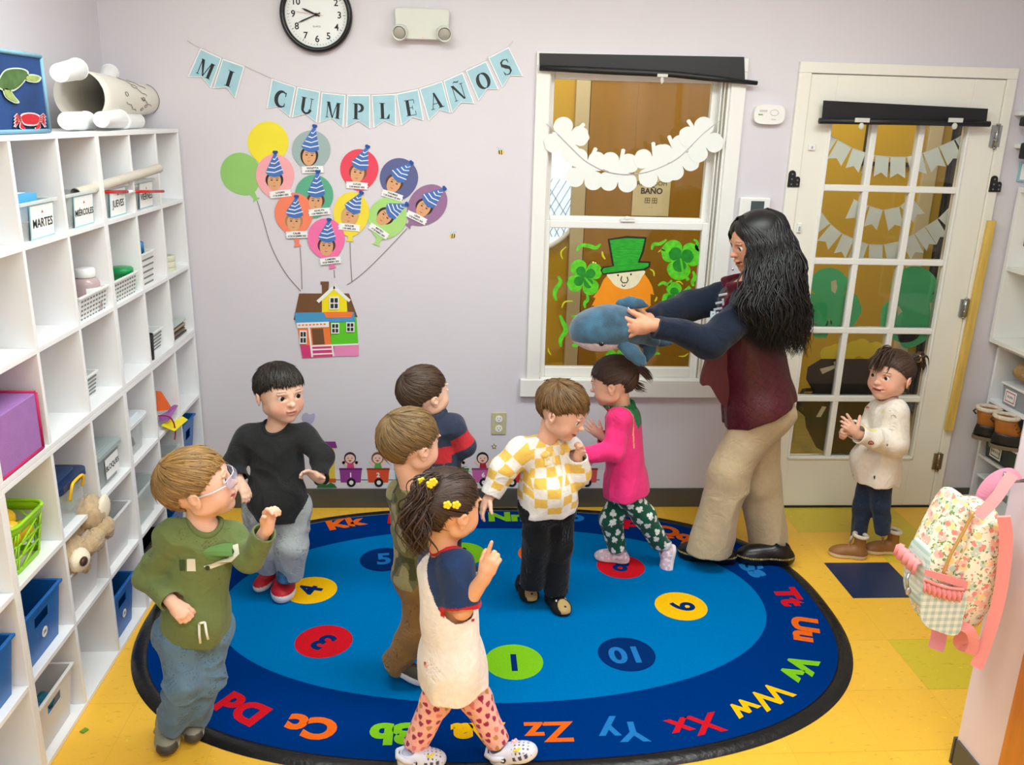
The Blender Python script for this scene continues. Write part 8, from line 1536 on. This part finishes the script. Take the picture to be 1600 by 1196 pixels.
def chk(P):
    J = k.J; v = P-k.SM; a = np.arctan2(v@k.L, v@k.Fw)*.086/.040; b = (v@k.U)/.036; m_ = (np.floor(a+100)+np.floor(b+100)) % 2; C = np.where((m_ > .5)[:, None], L3(238, 196, 92), L3(242, 238, 230))
    for a_ in 'lr':
        s0, e0, w0 = J['s'+a_], J['e'+a_], J['w'+a_]; lc = limbcol([[s0, e0, w0]], lambda P, S_, A, d, Q: np.where((((np.floor(S_/.034)+np.floor(A/1.04+50)) % 2) > .5)[:, None], L3(238, 196, 92), L3(242, 238, 230))); out = np.abs(v@k.L) > .088; out &= ((v@k.L) > 0) == (a_ == 'l'); C = np.where(out[:, None], lc(P), C); e_ = (P-e0)@unit(w0-e0)/np.linalg.norm(w0-e0); C = np.where((out & (e_ > .68))[:, None], L3(244, 242, 236), C)
    C = np.where(((P-k.HM)@k.U < .012)[:, None], L3(244, 242, 236), C); return C
k.top(M_cl, chk, dict(sh=.047, chest=.092, waist=.104, hem=.092, arm=.044, elb=.042, cuff=.030), hem=.0, seed=13, wr=.015, wf=13, neck=.046, name='hoodie', h=.0032, cuffs=(.93, .93), belly=.088)
S = Soft(); c_ = k.SM+k.U*.035-k.Fw*.035
for a in np.linspace(-2.6, 2.6, 13): 
    p0 = k.SM+k.U*(.030-.02*abs(math.cos(a/2)))+(-k.Fw*math.cos(a)*.056+k.L*math.sin(a)*.06); S.ell(p0-k.U*.01*(1-math.cos(a)), [k.L, k.Fw, k.U], [.020, .020, .018], .014)
S.ell(k.SM-k.Fw*.07-k.U*.0, [k.L, k.Fw, k.U], [.065, .025, .04], .02); S.build('hood', M_cl, k.t, .0035, lambda P: np.where((((np.floor((P@k.L)/.036)+np.floor((P@k.U)/.036)) % 2) > .5)[:, None], L3(238, 200, 100), L3(240, 236, 228)), .005, 20, 5)
onchest(k, 'zipper', [(0, 0, [(872, 700), (876, 702), (884, 740), (880, 792), (876, 790), (879, 740)], 0), (1, 0, [(876, 716), (882, 716), (883, 726), (878, 726)], 0)], [PC('zip_white', (236, 234, 226), .6)])
onchest(k, 'chest_letters', [(0, 0, [(850, 708), (858, 706), (859, 709), (853, 710), (853, 715), (859, 714), (859, 717), (853, 718), (854, 724), (860, 723), (860, 726), (851, 728)], 0), (0, 0, [(863, 706), (866, 706), (868, 724), (864, 725)], 0)], [PC('letters_cream', (252, 226, 150), .7)])
k.pants(M_cl, const((14, 14, 16)), dict(hip=.080, th=.058, kn=.050, an=.044), (.012, .012), seed=14, wr=.012, wf=17)
for toe, heel in (((842, 960), (814, 914)), ((889, 969), (858, 934))):
    t_ = atz(*toe, .0135); h_ = atz(*heel, .0135)
    def col(a, b, c, So, Up): mz = ((a-.86)/.17)**2+(b/.17)**2 < 1; return np.where((mz & (c > .08))[:, None], L3(200, 170, 110), L3(20, 20, 22))
    o, (hp, x, y, z_, L) = shoe(k.t, t_, h_, L=.15, upper=(20, 20, 22), w=.50, hgt=.40, name='slipper', col=col, mt=M_fluff); Q = lambda a, b_, c_: hp+(x*a+y*b_+z_*c_)*L
    for sy in (-1, 1):
        e = MB(); fr_ = frame(Q(.66, sy*.115, .285), x, y); e.ball(fr_, .0085, .0065, .006, 12, 0); e.ball((F(fr_, (.005, 0, .003)), *fr_[1:]), .0035, .003, .0045, 8, 1); e.build('toy_eye', [M_paper, M_ink], o); e = MB(); e.ball((Q(.47, sy*.2, .33), *WORLD[1:]), .010, .010, .010, 12, 0); e.ball((Q(.50, sy*.2, .34), *WORLD[1:]), .006, .006, .006, 8, 1); e.build('toy_ear', [M_ink, PC('ear_grey', (150, 156, 150))], o)
    e = MB(); e.ball((Q(.90, 0, .23), *WORLD[1:]), .0065, .0055, .005, 10); e.build('toy_nose', M_ink, o)
hr = Hair(k.H, k.s, (112, 82, 46), .03, 13, hl=([0, 30, 50, 64, 74, 86, 94, 112, 128, 180], [.28, .26, .20, .12, .05, -.04, .03, .0, -.26, -.36])); hr.cap(); hr.combed(1500, whorl=(.25, -.45, .85), bangs=.07, ext=.01, sweep=.35); hr.combed(450, whorl=(.25, -.45, .85), bangs=.09, ext=.03, mess=1.3, r=.002, lift=.01); hr.build(k.t)

# 7 -- girl in the pink jacket
k = Kid('toddler girl in hot pink jacket with green collar and shamrock leggings', -.61, dict(sl=(968, 655, -.07), sr=(978, 648, .07), el=(957, 706, -.10), er=(960, 700, .08), wl=(912, 712, -.10), wr=(940, 682, .06), hl=(973, 762, -.028), hr=(983, 762, .03), kl=(1006, 806, -.02), kr=(954, 812, .02), al=(1033, 852, .0), ar=(964, 858, .02)),
    (957, 596, .0), .195, (-.90, .32, -.28), skin=(238, 186, 160), lip=(190, 96, 92), brow=(90, 66, 50), foot=(965, 880))
k.body(RB); hand(k.S, k.J['wl'], (-.9, 0, -.1), (0, .4, -.8), (-.1, .8, .4), HS, curl=.6); hand(k.S, k.J['wr'], (-.5, 0, .4), (-.3, .9, .3), (.1, .2, .9), HS*.9, curl=.35, spread=.3); k.finish()
J_ = k.J
def pk(P): v = P-k.SM; a, b, c = v@k.L, v@k.Fw, v@k.U; g = (c > -.035+.6*np.abs(a)*0) & (np.abs(a) < .038+.3*(c+.03)) & (b < .05); C = np.where(g[:, None], L3(20, 122, 66), L3(244, 52, 128)); ln = (np.abs(np.abs(a)-(.062)) < .003) & (c > -.11) & (b < .0); return np.where(ln[:, None], L3(250, 176, 130), C)
k.top(M_cl, pk, dict(sh=.046, chest=.088, waist=.102, hem=.106, arm=.044, elb=.040, cuff=.03), hem=.008, seed=15, wr=.014, wf=14, neck=.045, name='shirt', h=.0034, cuffs=(.95, .9), shr=.95); 
S = Soft()
nd = unit(k.hc-k.H[3]*.42*k.s-k.SM)
for a in np.linspace(-2.75, 2.75, 19): p0 = k.SM+k.U*.028+(-k.Fw*math.cos(a)*.050+k.L*math.sin(a)*.052); o_ = unit(-k.Fw*math.cos(a)+k.L*math.sin(a)); S.cap(p0, p0+nd*.034+o_*(.004+.014*(abs(a) > 2)), .008, .006, .008)
S.build('collar', M_cl, k.t, .003, lambda P: np.where(((P-k.SM)@k.Fw > .02)[:, None] & (((P-k.SM)@k.U < .055)[:, None]), L3(232, 48, 120), L3(16, 112, 60)))
def shamrock(x, y): r = np.sqrt(x*x+y*y); a = np.arctan2(x, y); return (r < .35+.75*np.abs(np.cos(1.5*a))**.6) | ((np.abs(x) < .14) & (y < 0) & (y > -1.3))
k.pants(M_cl, limbcol([[J_['hl'], J_['kl'], J_['al']], [J_['hr'], J_['kr'], J_['ar']]], printcol((18, 84, 62), [(232, 238, 232)], .052, .042, shamrock, .0145, 3)), dict(hip=.072, th=.052, kn=.045, an=.036), (-.0, -.0), name='leggings', seed=16, wr=.007, wf=16, h=.0025)
def pshoe(a, b, c, So, Up): return np.where((c < .11)[:, None], L3(240, 232, 230), np.where(((vnoise(np.stack([a*14, b*14, c*14], 1), 3) > .6))[:, None], L3(240, 232, 236), L3(216, 186, 200)))
shoe(k.t, atz(925, 872, .0135), atz(983, 880, .0135), L=.15, upper=(216, 190, 204), w=.36, col=pshoe); shoe(k.t, at(1046, 900, -.63), at(1056, 852, -.60), L=.15, up=(-.95, 0, .25), upper=(216, 190, 204), w=.40, col=pshoe)
for a in 'lr': m = MB(); m.lathe([(.028, 0), (.032, .012), (.030, .024), (.026, .03)], frame(k.J['a'+a]+(.008 if a == 'l' else 0)*np.array([1, 0, 0])-unit(k.J['a'+a]-k.J['k'+a])*-.012, (1, 0, 0), (0, 1, 0)), 16, 0, cap=False); m.build('sock', mat('fuzzy_white', (236, 236, 236), .95, bump=1, bscale=200), k.t)
hr = Hair(k.H, k.s, (74, 54, 42), .03, 15, hl=([0, 35, 60, 80, 97, 112, 128, 180], [.26, .22, .14, -.0, .05, .02, -.22, -.32])); hr.cap(); hr.pulled(1000, (-.02, -.48, .18)); hr.combed(150, mess=1.5, ext=.02, r=.0016, bangs=.05); hr.free(60, [(-.02, -.48, .16), (-.02, -.62, .12), (-.02, -.72, -.02), (-.02, -.78, -.16)], .04, r=.002); hr.free(40, [(.06, -.4, -.12), (.05, -.5, -.22), (.02, -.62, -.3)], .05, r=.0015); hr.build(k.t)

# 8 -- girl in the cream sweatshirt
k = Kid('toddler girl in cream sweatshirt, navy leggings and tan boots by the glazed door', -.52, dict(sl=(1400, 646, -.07), sr=(1374, 642, .07), el=(1396, 694, -.10), er=(1352, 674, .06), wl=(1338, 678, -.12), wr=(1330, 672, -.0), hl=(1376, 742, -.03), hr=(1362, 740, .04), kl=(1376, 788, -.03), kr=(1348, 790, .03), al=(1380, 832, -.03), ar=(1342, 838, .03)),
    (1391, 586, .0), .2, (-.86, -.50, .02), skin=(236, 184, 158), lip=(206, 110, 100), brow=(84, 58, 42), smile=1.4, mo=.5, look=(.15, 0), foot=(1350, 866))
k.body(RB); hand(k.S, k.J['wl'], (-.55, -.1, .55), (-.3, .9, .1), (.3, -.1, .8), HS, curl=[.12, .5, .7, .8], thumb=.8, spread=.2, thc=.05); hand(k.S, k.J['wr'], (-.85, -.2, -.15), (.1, -.8, -.3), (0, -.2, .9), HS*.95, curl=1.15, thumb=.5, thc=.6); k.finish()
def crm(P): d = vnoise(P*[46, 46, 46], 5); C = np.where(((vnoise(P*17+3, 9) > .86))[:, None], L3(236, 222, 160), L3(242, 232, 218)); return np.where((d > .955)[:, None], L3(60, 46, 52), C)
k.top(M_cl, crm, dict(sh=.044, chest=.090, waist=.100, hem=.090, arm=.046, elb=.050, cuff=.032), hem=.012, seed=17, wr=.018, wf=12, neck=.044, name='sweatshirt', belly=.085, cuffs=(.90, .85)); k.collar(.044, (226, 214, 200), .007, lift=.034)
def rain(cx, cy, R): return [(0, 0, [(cx+R*math.cos(a), cy-R*math.sin(a)) for a in np.linspace(0, 3.14, 12)]+[(cx-R*.45, cy+1.5), (cx+R*.45, cy+1.5)], 0), (1, 1, [(cx+R*.7*math.cos(a), cy-R*.7*math.sin(a)) for a in np.linspace(0, 3.14, 10)], 0), (2, 2, [(cx+R*.4*math.cos(a), cy-R*.4*math.sin(a)) for a in np.linspace(0, 3.14, 8)], 0)]
onchest(k, 'rainbow_print', rain(1355, 638, 4.5), [PC('rb1', (150, 70, 70)), PC('rb2', (216, 150, 90)), PC('rb3', (196, 110, 130))]); onchest(k, 'rainbow_print', rain(1361, 694, 5), [PC('rb1', (150, 70, 70)), PC('rb2', (216, 150, 90)), PC('rb3', (196, 110, 130))])
k.pants(M_cl, const((34, 50, 76)), dict(hip=.068, th=.047, kn=.038, an=.031), (.0, .0), name='leggings', seed=18, wr=.008, wf=20)
for toe, heel in (((1291, 866), (1354, 873)), ((1347, 863), (1405, 864))):
    o, (hp, x, y, z_, L) = shoe(k.t, atz(*toe, .0015), atz(*heel, .0015), L=.162, upper=(150, 100, 50), sole=(226, 206, 176), w=.40, hgt=.66, name='boot', solez=.12); Q = lambda a, b_, c_: hp+(x*a+y*b_+z_*c_)*L
    m = MB(); m.tube([Q(.24+.17*math.cos(t), .16*math.sin(t), .66+.02*math.cos(t)) for t in np.linspace(0, 6.2832, 20)], .009, 8); m.tube([Q(.38, -.1, .64), Q(.44, -.13, .50), Q(.46, -.15, .34)], .006, 8); m.build('fleece_trim', M_sherpa, o); m = MB()
    for j in range(3): m.tube([Q(.52+.08*j, -.14, .26-.03*j), Q(.50+.08*j, 0, .38-.05*j), Q(.56+.08*j, .14, .26-.03*j)], .0028, 6)
    m.build('lace', PC('lace_pink', (206, 110, 120), .7), o)
hr = Hair(k.H, k.s, (74, 52, 38), .03, 17, hl=([0, 35, 60, 80, 97, 112, 128, 180], [.25, .24, .14, -.0, .05, .02, -.24, -.34])); hr.cap(); hr.pulled(1000, (-.2, -.46, .34)); hr.free(90, [(-.2, -.47, .34), (-.22, -.60, .38), (-.24, -.70, .22), (-.24, -.73, -.08)], .045, r=.0024); hr.free(170, [(.02, .1, .52), (.03, .3, .44), (.04, .41, .26), (.05, .43, .15)], .085, r=.0022); hr.free(40, [(.2, .2, .42), (.28, .3, .28), (.3, .3, .1)], .03, r=.002); hr.build(k.t)
m = MB(); c, r, f, u = k.H; p = c+(r*-.21-f*.53+u*.35)*k.s; m.tube([p+(r*.0+u*math.cos(a)*.05+unit(r+f*.2)*math.sin(a)*.05)*k.s*1.6 for a in np.linspace(0, 6.28, 14)], .0035, 8); m.build('hair_tie', PC('tie', (196, 180, 130), .6), k.t)

# 9 -- the teacher
RA = dict(neck=.048, sh=.055, chest=.125, hip=.135, arm=.042, elb=.036, wr=.024, th=.075, kn=.055, an=.035)
k = Kid('woman with long black hair, maroon vest and khaki trousers, holding a plush shark', -.56, dict(sl=(1176, 478, -.13), sr=(1148, 462, .17), el=(1108, 536, -.20), er=(1078, 478, .14), wl=(1021, 508, -.232), wr=(1012, 500, -.0), hl=(1188, 640, -.042), hr=(1186, 640, .05), kl=(1142, 738, -.06), kr=(1184, 748, .06), al=(1112, 846, -.06), ar=(1200, 846, .05)),
    (1181, 378, .02), .222, (-.94, -.10, -.28), skin=(216, 156, 124), lip=(176, 84, 78), brow=(34, 24, 20), iris=(34, 22, 16), scale=1.55, smile=1, mo=.25, look=(0, -.1), foot=(1140, 872), adult=True)
k.body(RA); hand(k.S, k.J['wl'], (-.93, .12, -.16), (-.1, .95, -.1), (-.1, -.1, .95), .150, curl=[.62, .40, .42, .5], thumb=.42, spread=.55, thc=.1); hand(k.S, k.J['wr'], (-.9, .1, .05), (.0, -.95, -.2), (-.1, .1, .9), .165, curl=.35, thumb=.6, spread=.15); k.finish(.003)
navy = L3(14, 26, 46); mar = L3(78, 18, 30)
S = Soft(); J = k.J
for a in 'lr': en = J['e'+a]+(J['w'+a]-J['e'+a])*.93; S.chain([J['s'+a], J['e'+a], en+unit(J['w'+a]-J['e'+a])*.01], [.064, .053, .038], .03, (en, J['w'+a]-J['e'+a]))
S.cap(J['sl'], J['sr'], .062, .062, .03); S.cap(k.SM-k.U*.05, k.HM+k.U*.05, .12, .12, .04, (k.Fw, .8)); S.build('sweatshirt', M_cl, k.t, .0048, lambda P: np.tile(navy, (len(P), 1)), .020, 9, 21, 0)
S = Soft(); hc = k.HM+k.U*.012; hn = -k.U-k.Fw*.26; S.chain([J['sr']+k.L*.05, k.SM+k.U*.015, J['sl']-k.L*.05], [.068, .070, .068], .03); S.cap(k.SM-k.U*.08, k.HM, .130, .158, .04, (k.Fw, .90), (hc, hn)); S.cap(k.HM, k.HM-k.U*.08, .165, .180, .04, (k.Fw, .88), (hc, hn))
fp = k.SM+k.Fw*.12; op = k.HM+k.Fw*.17; S.subcap(fp+k.U*.12, op-k.U*.2+k.Fw*.05, .045, .05, .006); S.subcap(k.SM+k.U*.03, k.SM+k.U*.3, .056, .07, .006)
def vest(P):
    v = P-k.HM; z = v@k.U; a = np.arctan2(v@k.L, v@k.Fw)*.15; qd = np.abs(((z+a)/.042) % 1-.5); qe = np.abs(((z-a)/.042) % 1-.5); ln = (np.minimum(.5-qd, .5-qe) < .04); return np.where(ln[:, None], mar*.5, mar)
S.build('vest', mat('vest_nylon', (90, 30, 40), .45, attr=True, bump=.4, bscale=90), k.t, .0040, vest, .010, 14, 22, .010, smooth=1)
m = MB(); P = [tuple(p) for p in smoothpts([(at(a, b, k.Y0-.06)[0], at(a, b, k.Y0-.06)[2]) for a, b in ((1140, 462), (1120, 520), (1097, 598), (1112, 606), (1140, 640), (1165, 560), (1160, 490))], 5)]; m.flat(P, (np.array([0, k.Y0-.02, 0]), np.array([1., 0, 0]), np.array([0, 0, 1.]), np.array([0, -1., 0])), .03); m.build('vest_panel', mat('maroon_plain', (88, 26, 38), .5, bump=.3, bscale=90), k.t, bevel=.006)
m = MB()
S = Soft()
for a in np.linspace(-2.4, 2.4, 46): p0 = k.SM+k.U*.046+(-k.Fw*math.cos(a)*.066+k.L*math.sin(a)*.072); o_ = unit(-k.Fw*math.cos(a)+k.L*math.sin(a)); S.cap(p0, p0+k.U*.040+o_*.012, .011, .009, .006)
S.build('vest_collar', M_cl, k.t, .004, lambda P: np.tile(L3(92, 20, 38), (len(P), 1)), .003, 20, 3)
m = MB(); q = K(5.98, 1080, 320)
for gx, (a, b) in (('I', (292, 840)), ('T', (262, 915)), ('L', (245, 985)), ('R', (205, 1040)), ('L', (255, 1045))):
    (px, py), = q((a, b)); p = at(px, py, k.Y0-.13); fr_ = frame(p, (.25, .3, -1), (1, -.1, .3)) if gx != 'R' and b < 1000 else frame(p, (1, -.1, .0), (.1, 0, 1)); m.text(gx, fr_, .042, .002, 0, bold=.002)
m.build('sweatshirt_lettering', PC('lettering_grey', (196, 206, 216), .6), k.t)
m = MB(); p = at(1145, 421, k.Y0-.09); m.ball((p, *WORLD[1:]), .005, .004, .006, 10); m.build('earring', mat('silver_charm', (190, 186, 190), .3, .8), k.t)
S = Soft(); S.cap(J['hl'], J['hr'], .095, .095, .03, (k.Fw, 1.0)); S.cap(k.HM+k.U*.10, k.HM, .100, .110, .04, (k.Fw, .84)); S.ell(k.HM-k.Fw*.055-np.array([0, 0, .02]), [k.L, k.Fw, k.U], [.12, .085, .09], .05)
for a in 'lr':
    d = unit(J['a'+a]-J['k'+a]); en = J['a'+a]+d*.045; S.chain([J['h'+a]-[0, 0, .03], J['k'+a], en+d*.012], [.092, .078, .084], .04, (en, np.array([0, 0, -1.])))
S.plane(k.HM+k.U*.09, k.U, k.HM+k.U*.16, .22); S.build('trousers', M_cl, k.t, .0046, const((190, 170, 136)), .020, 8, 23, .008, wst=(1, 1, .7))
def boot(a, b, c, So, U): st = (np.abs(c-.135) < .012) & ((a*40) % 1 < .6); return np.where(st[:, None], L3(200, 180, 110), L3(16, 16, 18))
for toe, heel in (((1057, 868), (1150, 880)), ((1150, 876), (1240, 880))): shoe(k.t, atz(*toe, .0135), atz(*heel, .0135), L=.25, upper=(16, 16, 18), w=.36, hgt=.38, name='boot', col=boot, mt=mat('black_leather', (20, 20, 20), .3, attr=True), h=.0034)
# long wavy hair
hr = Hair(k.H, k.s, (13, 10, 10), .05, 19, hl=([0, 25, 50, 75, 97, 112, 128, 180], [.30, .20, .02, -.18, -.30, -.35, -.40, -.45])); hr.cap(nn=96); c, r, f, u = k.H
for i in range(1500):
    az = hr.g.uniform(-170, 170) if i % 3 else hr.g.uniform(-170, -46); 
    if abs(az) < 46: az = math.copysign(46+hr.g.uniform(0, 40), az)
    ra = math.radians(az); t0 = hr.g.uniform(-.32, .25); top = np.array([.03*math.sin(ra), t0, .50+.02*hr.g.random()]); side = np.array([math.sin(ra)*(.47+.03*hr.g.random()), -.06+math.cos(ra)*(.50+.03*hr.g.random()), .05]); w0 = hr.W(np.array([top, (top+side)*.5*np.array([1.28, 1.22, 1.14]), side]))
    a0 = w0[2]; g = hr.g; e1 = g.uniform(0, 1); near = az < 0; fr_ = max(0., math.cos(ra)+.25)     # forward locks end higher
    if near: xe = 1256-88*e1-18*fr_*g.random(); ye = 560-44*g.random()-40*max(0, (1200-xe)/60); yo = -.215+.035*g.random()+.10*max(0, (xe-1225)/31)
    else: xe = 1258-40*e1; ye = 556-50*g.random(); yo = .02+.12*g.random()-.06
    p3 = at(xe, ye, k.Y0+yo); p2 = at(xe+(2-10*e1)*1., 470, k.Y0+yo*1.05); p2 = p2+(p3-p2)*.12; p1 = a0*.55+p2*.45+np.array([.012*(1-e1), -.02*near, .02])
    pts = np.array([tuple(p) for p in smoothpts([w0[0], w0[1], w0[2], p1, p2, p3], 5, False)]); n = len(pts); t = np.linspace(0, 1, n); ph = round(g.uniform(0, 6)*1.3)/1.3; am = .021*np.clip((t-.32)*2., 0, 1); pts = pts+np.stack([am*np.sin(t*23+ph), .7*am*np.cos(t*16+ph*1.7), 0*t], 1)+g.normal(0, .005, 3)*t[:, None]; hr.strand(pts, .0045*g.uniform(.6, 1.3), .6+.6*g.random())
hr.build(k.t)

# ------------------------------------------------------------------ toy shark held in her hands
A = at(935, 515, -.74); ts = thing('plush_shark', 'blue plush shark with white mouth held out by the woman', 'plush toy', A); q = K(6.667, 880, 440); YS_ = -.70
tail = at(*q((950, 620))[0], YS_+.03); nose = at(*q((140, 560))[0], YS_-.04); mid = at(*q((430, 470))[0], YS_-.02); bk = at(*q((700, 520))[0], YS_); S = Soft(); ax_ = unit(bk-nose); upv = unit(np.cross(np.cross(ax_, [0, 0, 1.]), ax_)); lt = np.cross(ax_, upv)
S.ell(at(*q((330, 500))[0], YS_-.02), [ax_, lt, upv], [.097, .080, .079], .03); S.ell(at(*q((500, 470))[0], YS_-.01), [ax_, lt, upv], [.100, .083, .082], .04); S.ell(at(*q((650, 480))[0], YS_), [ax_, lt, upv], [.095, .060, .058], .04); S.cap(at(*q((720, 510))[0], YS_), tail, .042, .022, .03)
def shc(P):
    v = P-at(*q((330, 500))[0], YS_-.02); z = v@upv; x = v@ax_; lim = -.036-.12*np.maximum(0, x+.02)**1; w = (z < lim) & (x < .115); C = np.where(w[:, None], L3(232, 216, 220), L3(48, 88, 112)); n = vnoise(P*38, 4)[:, None]; n2 = vnoise(P*np.array([60, 60, 20]), 7)[:, None]; return C*np.where(w[:, None], 1,   .45+.75*n+.35*n2)
M_plush = mat('plush_fur', (80, 130, 160), .9, noise=.2, nscale=30, attr=True, bump=.7, bscale=240, sheen=.5); S.build('shark_body', M_plush, ts, .0034, shc, .004, 14, 3)
def fin(name, pts, Y, th, dY=0, seedc=(46, 86, 110)):
    P = [at(*q(p)[0], Y+dY*i/len(pts)) for i, p in enumerate(pts[0])]; S = Soft(); rs = pts[1]
    for i in range(len(P)-1): S.cap(P[i], P[i+1], rs[i], rs[i+1], .015, (np.array([0, 1., 0]), th))
    S.build(name, M_plush, ts, .003, lambda Q: np.tile(L3(*seedc), (len(Q), 1))*(.75+.5*vnoise(Q*45, 2)[:, None]))
fin('pectoral_fin', ([(620, 665), (720, 740), (800, 820), (845, 862)], [.022, .026, .019, .009]), YS_-.07, .5, -.02); fin('dorsal_fin', ([(600, 235), (700, 222), (800, 232), (880, 255)], [.020, .020, .014, .006]), YS_+.0, .5, .0, (50, 92, 116)); fin('tail_fin', ([(900, 580), (1020, 620), (1120, 640)], [.018, .02, .010]), YS_+.04, .5); fin('tail_fin', ([(920, 620), (900, 720), (870, 830)], [.026, .022, .008]), YS_+.04, .5); fin('far_fin', ([(780, 590), (830, 650), (850, 700)], [.014, .012, .006]), YS_+.06, .5)
m = MB(); (px, py), = q((400, 648)); d = ray(px, py); 
from mathutils.bvhtree import BVHTree
sb = [o for o in COL.objects if o.parent == ts and o.name.startswith('shark_body')][0]; off = np.array(wloc(ts)); bv = BVHTree.FromPolygons([tuple(np.array(v.co)+off) for v in sb.data.vertices], [tuple(p.vertices) for p in sb.data.polygons]); hit = bv.ray_cast(Vector(CAM), Vector(unit(d)))
if hit[0] is not None: p = np.array(hit[0]); m.ball((p, *WORLD[1:]), .010, .008, .010, 14, 0); m.ball((p+[.003, -.0075, .004], *WORLD[1:]), .0015, .0015, .0015, 8, 1); m.build('shark_eye', [mat('gloss_black', (14, 14, 15), .25), M_paper], ts)
m = MB(); p = at(*q((692, 292))[0], YS_-.065); m.tube([p+[-.006, 0, .008], p, p+[.010, 0, -.014]], .0035, 6, fl=.4); m.build('care_tag', M_paper, ts)
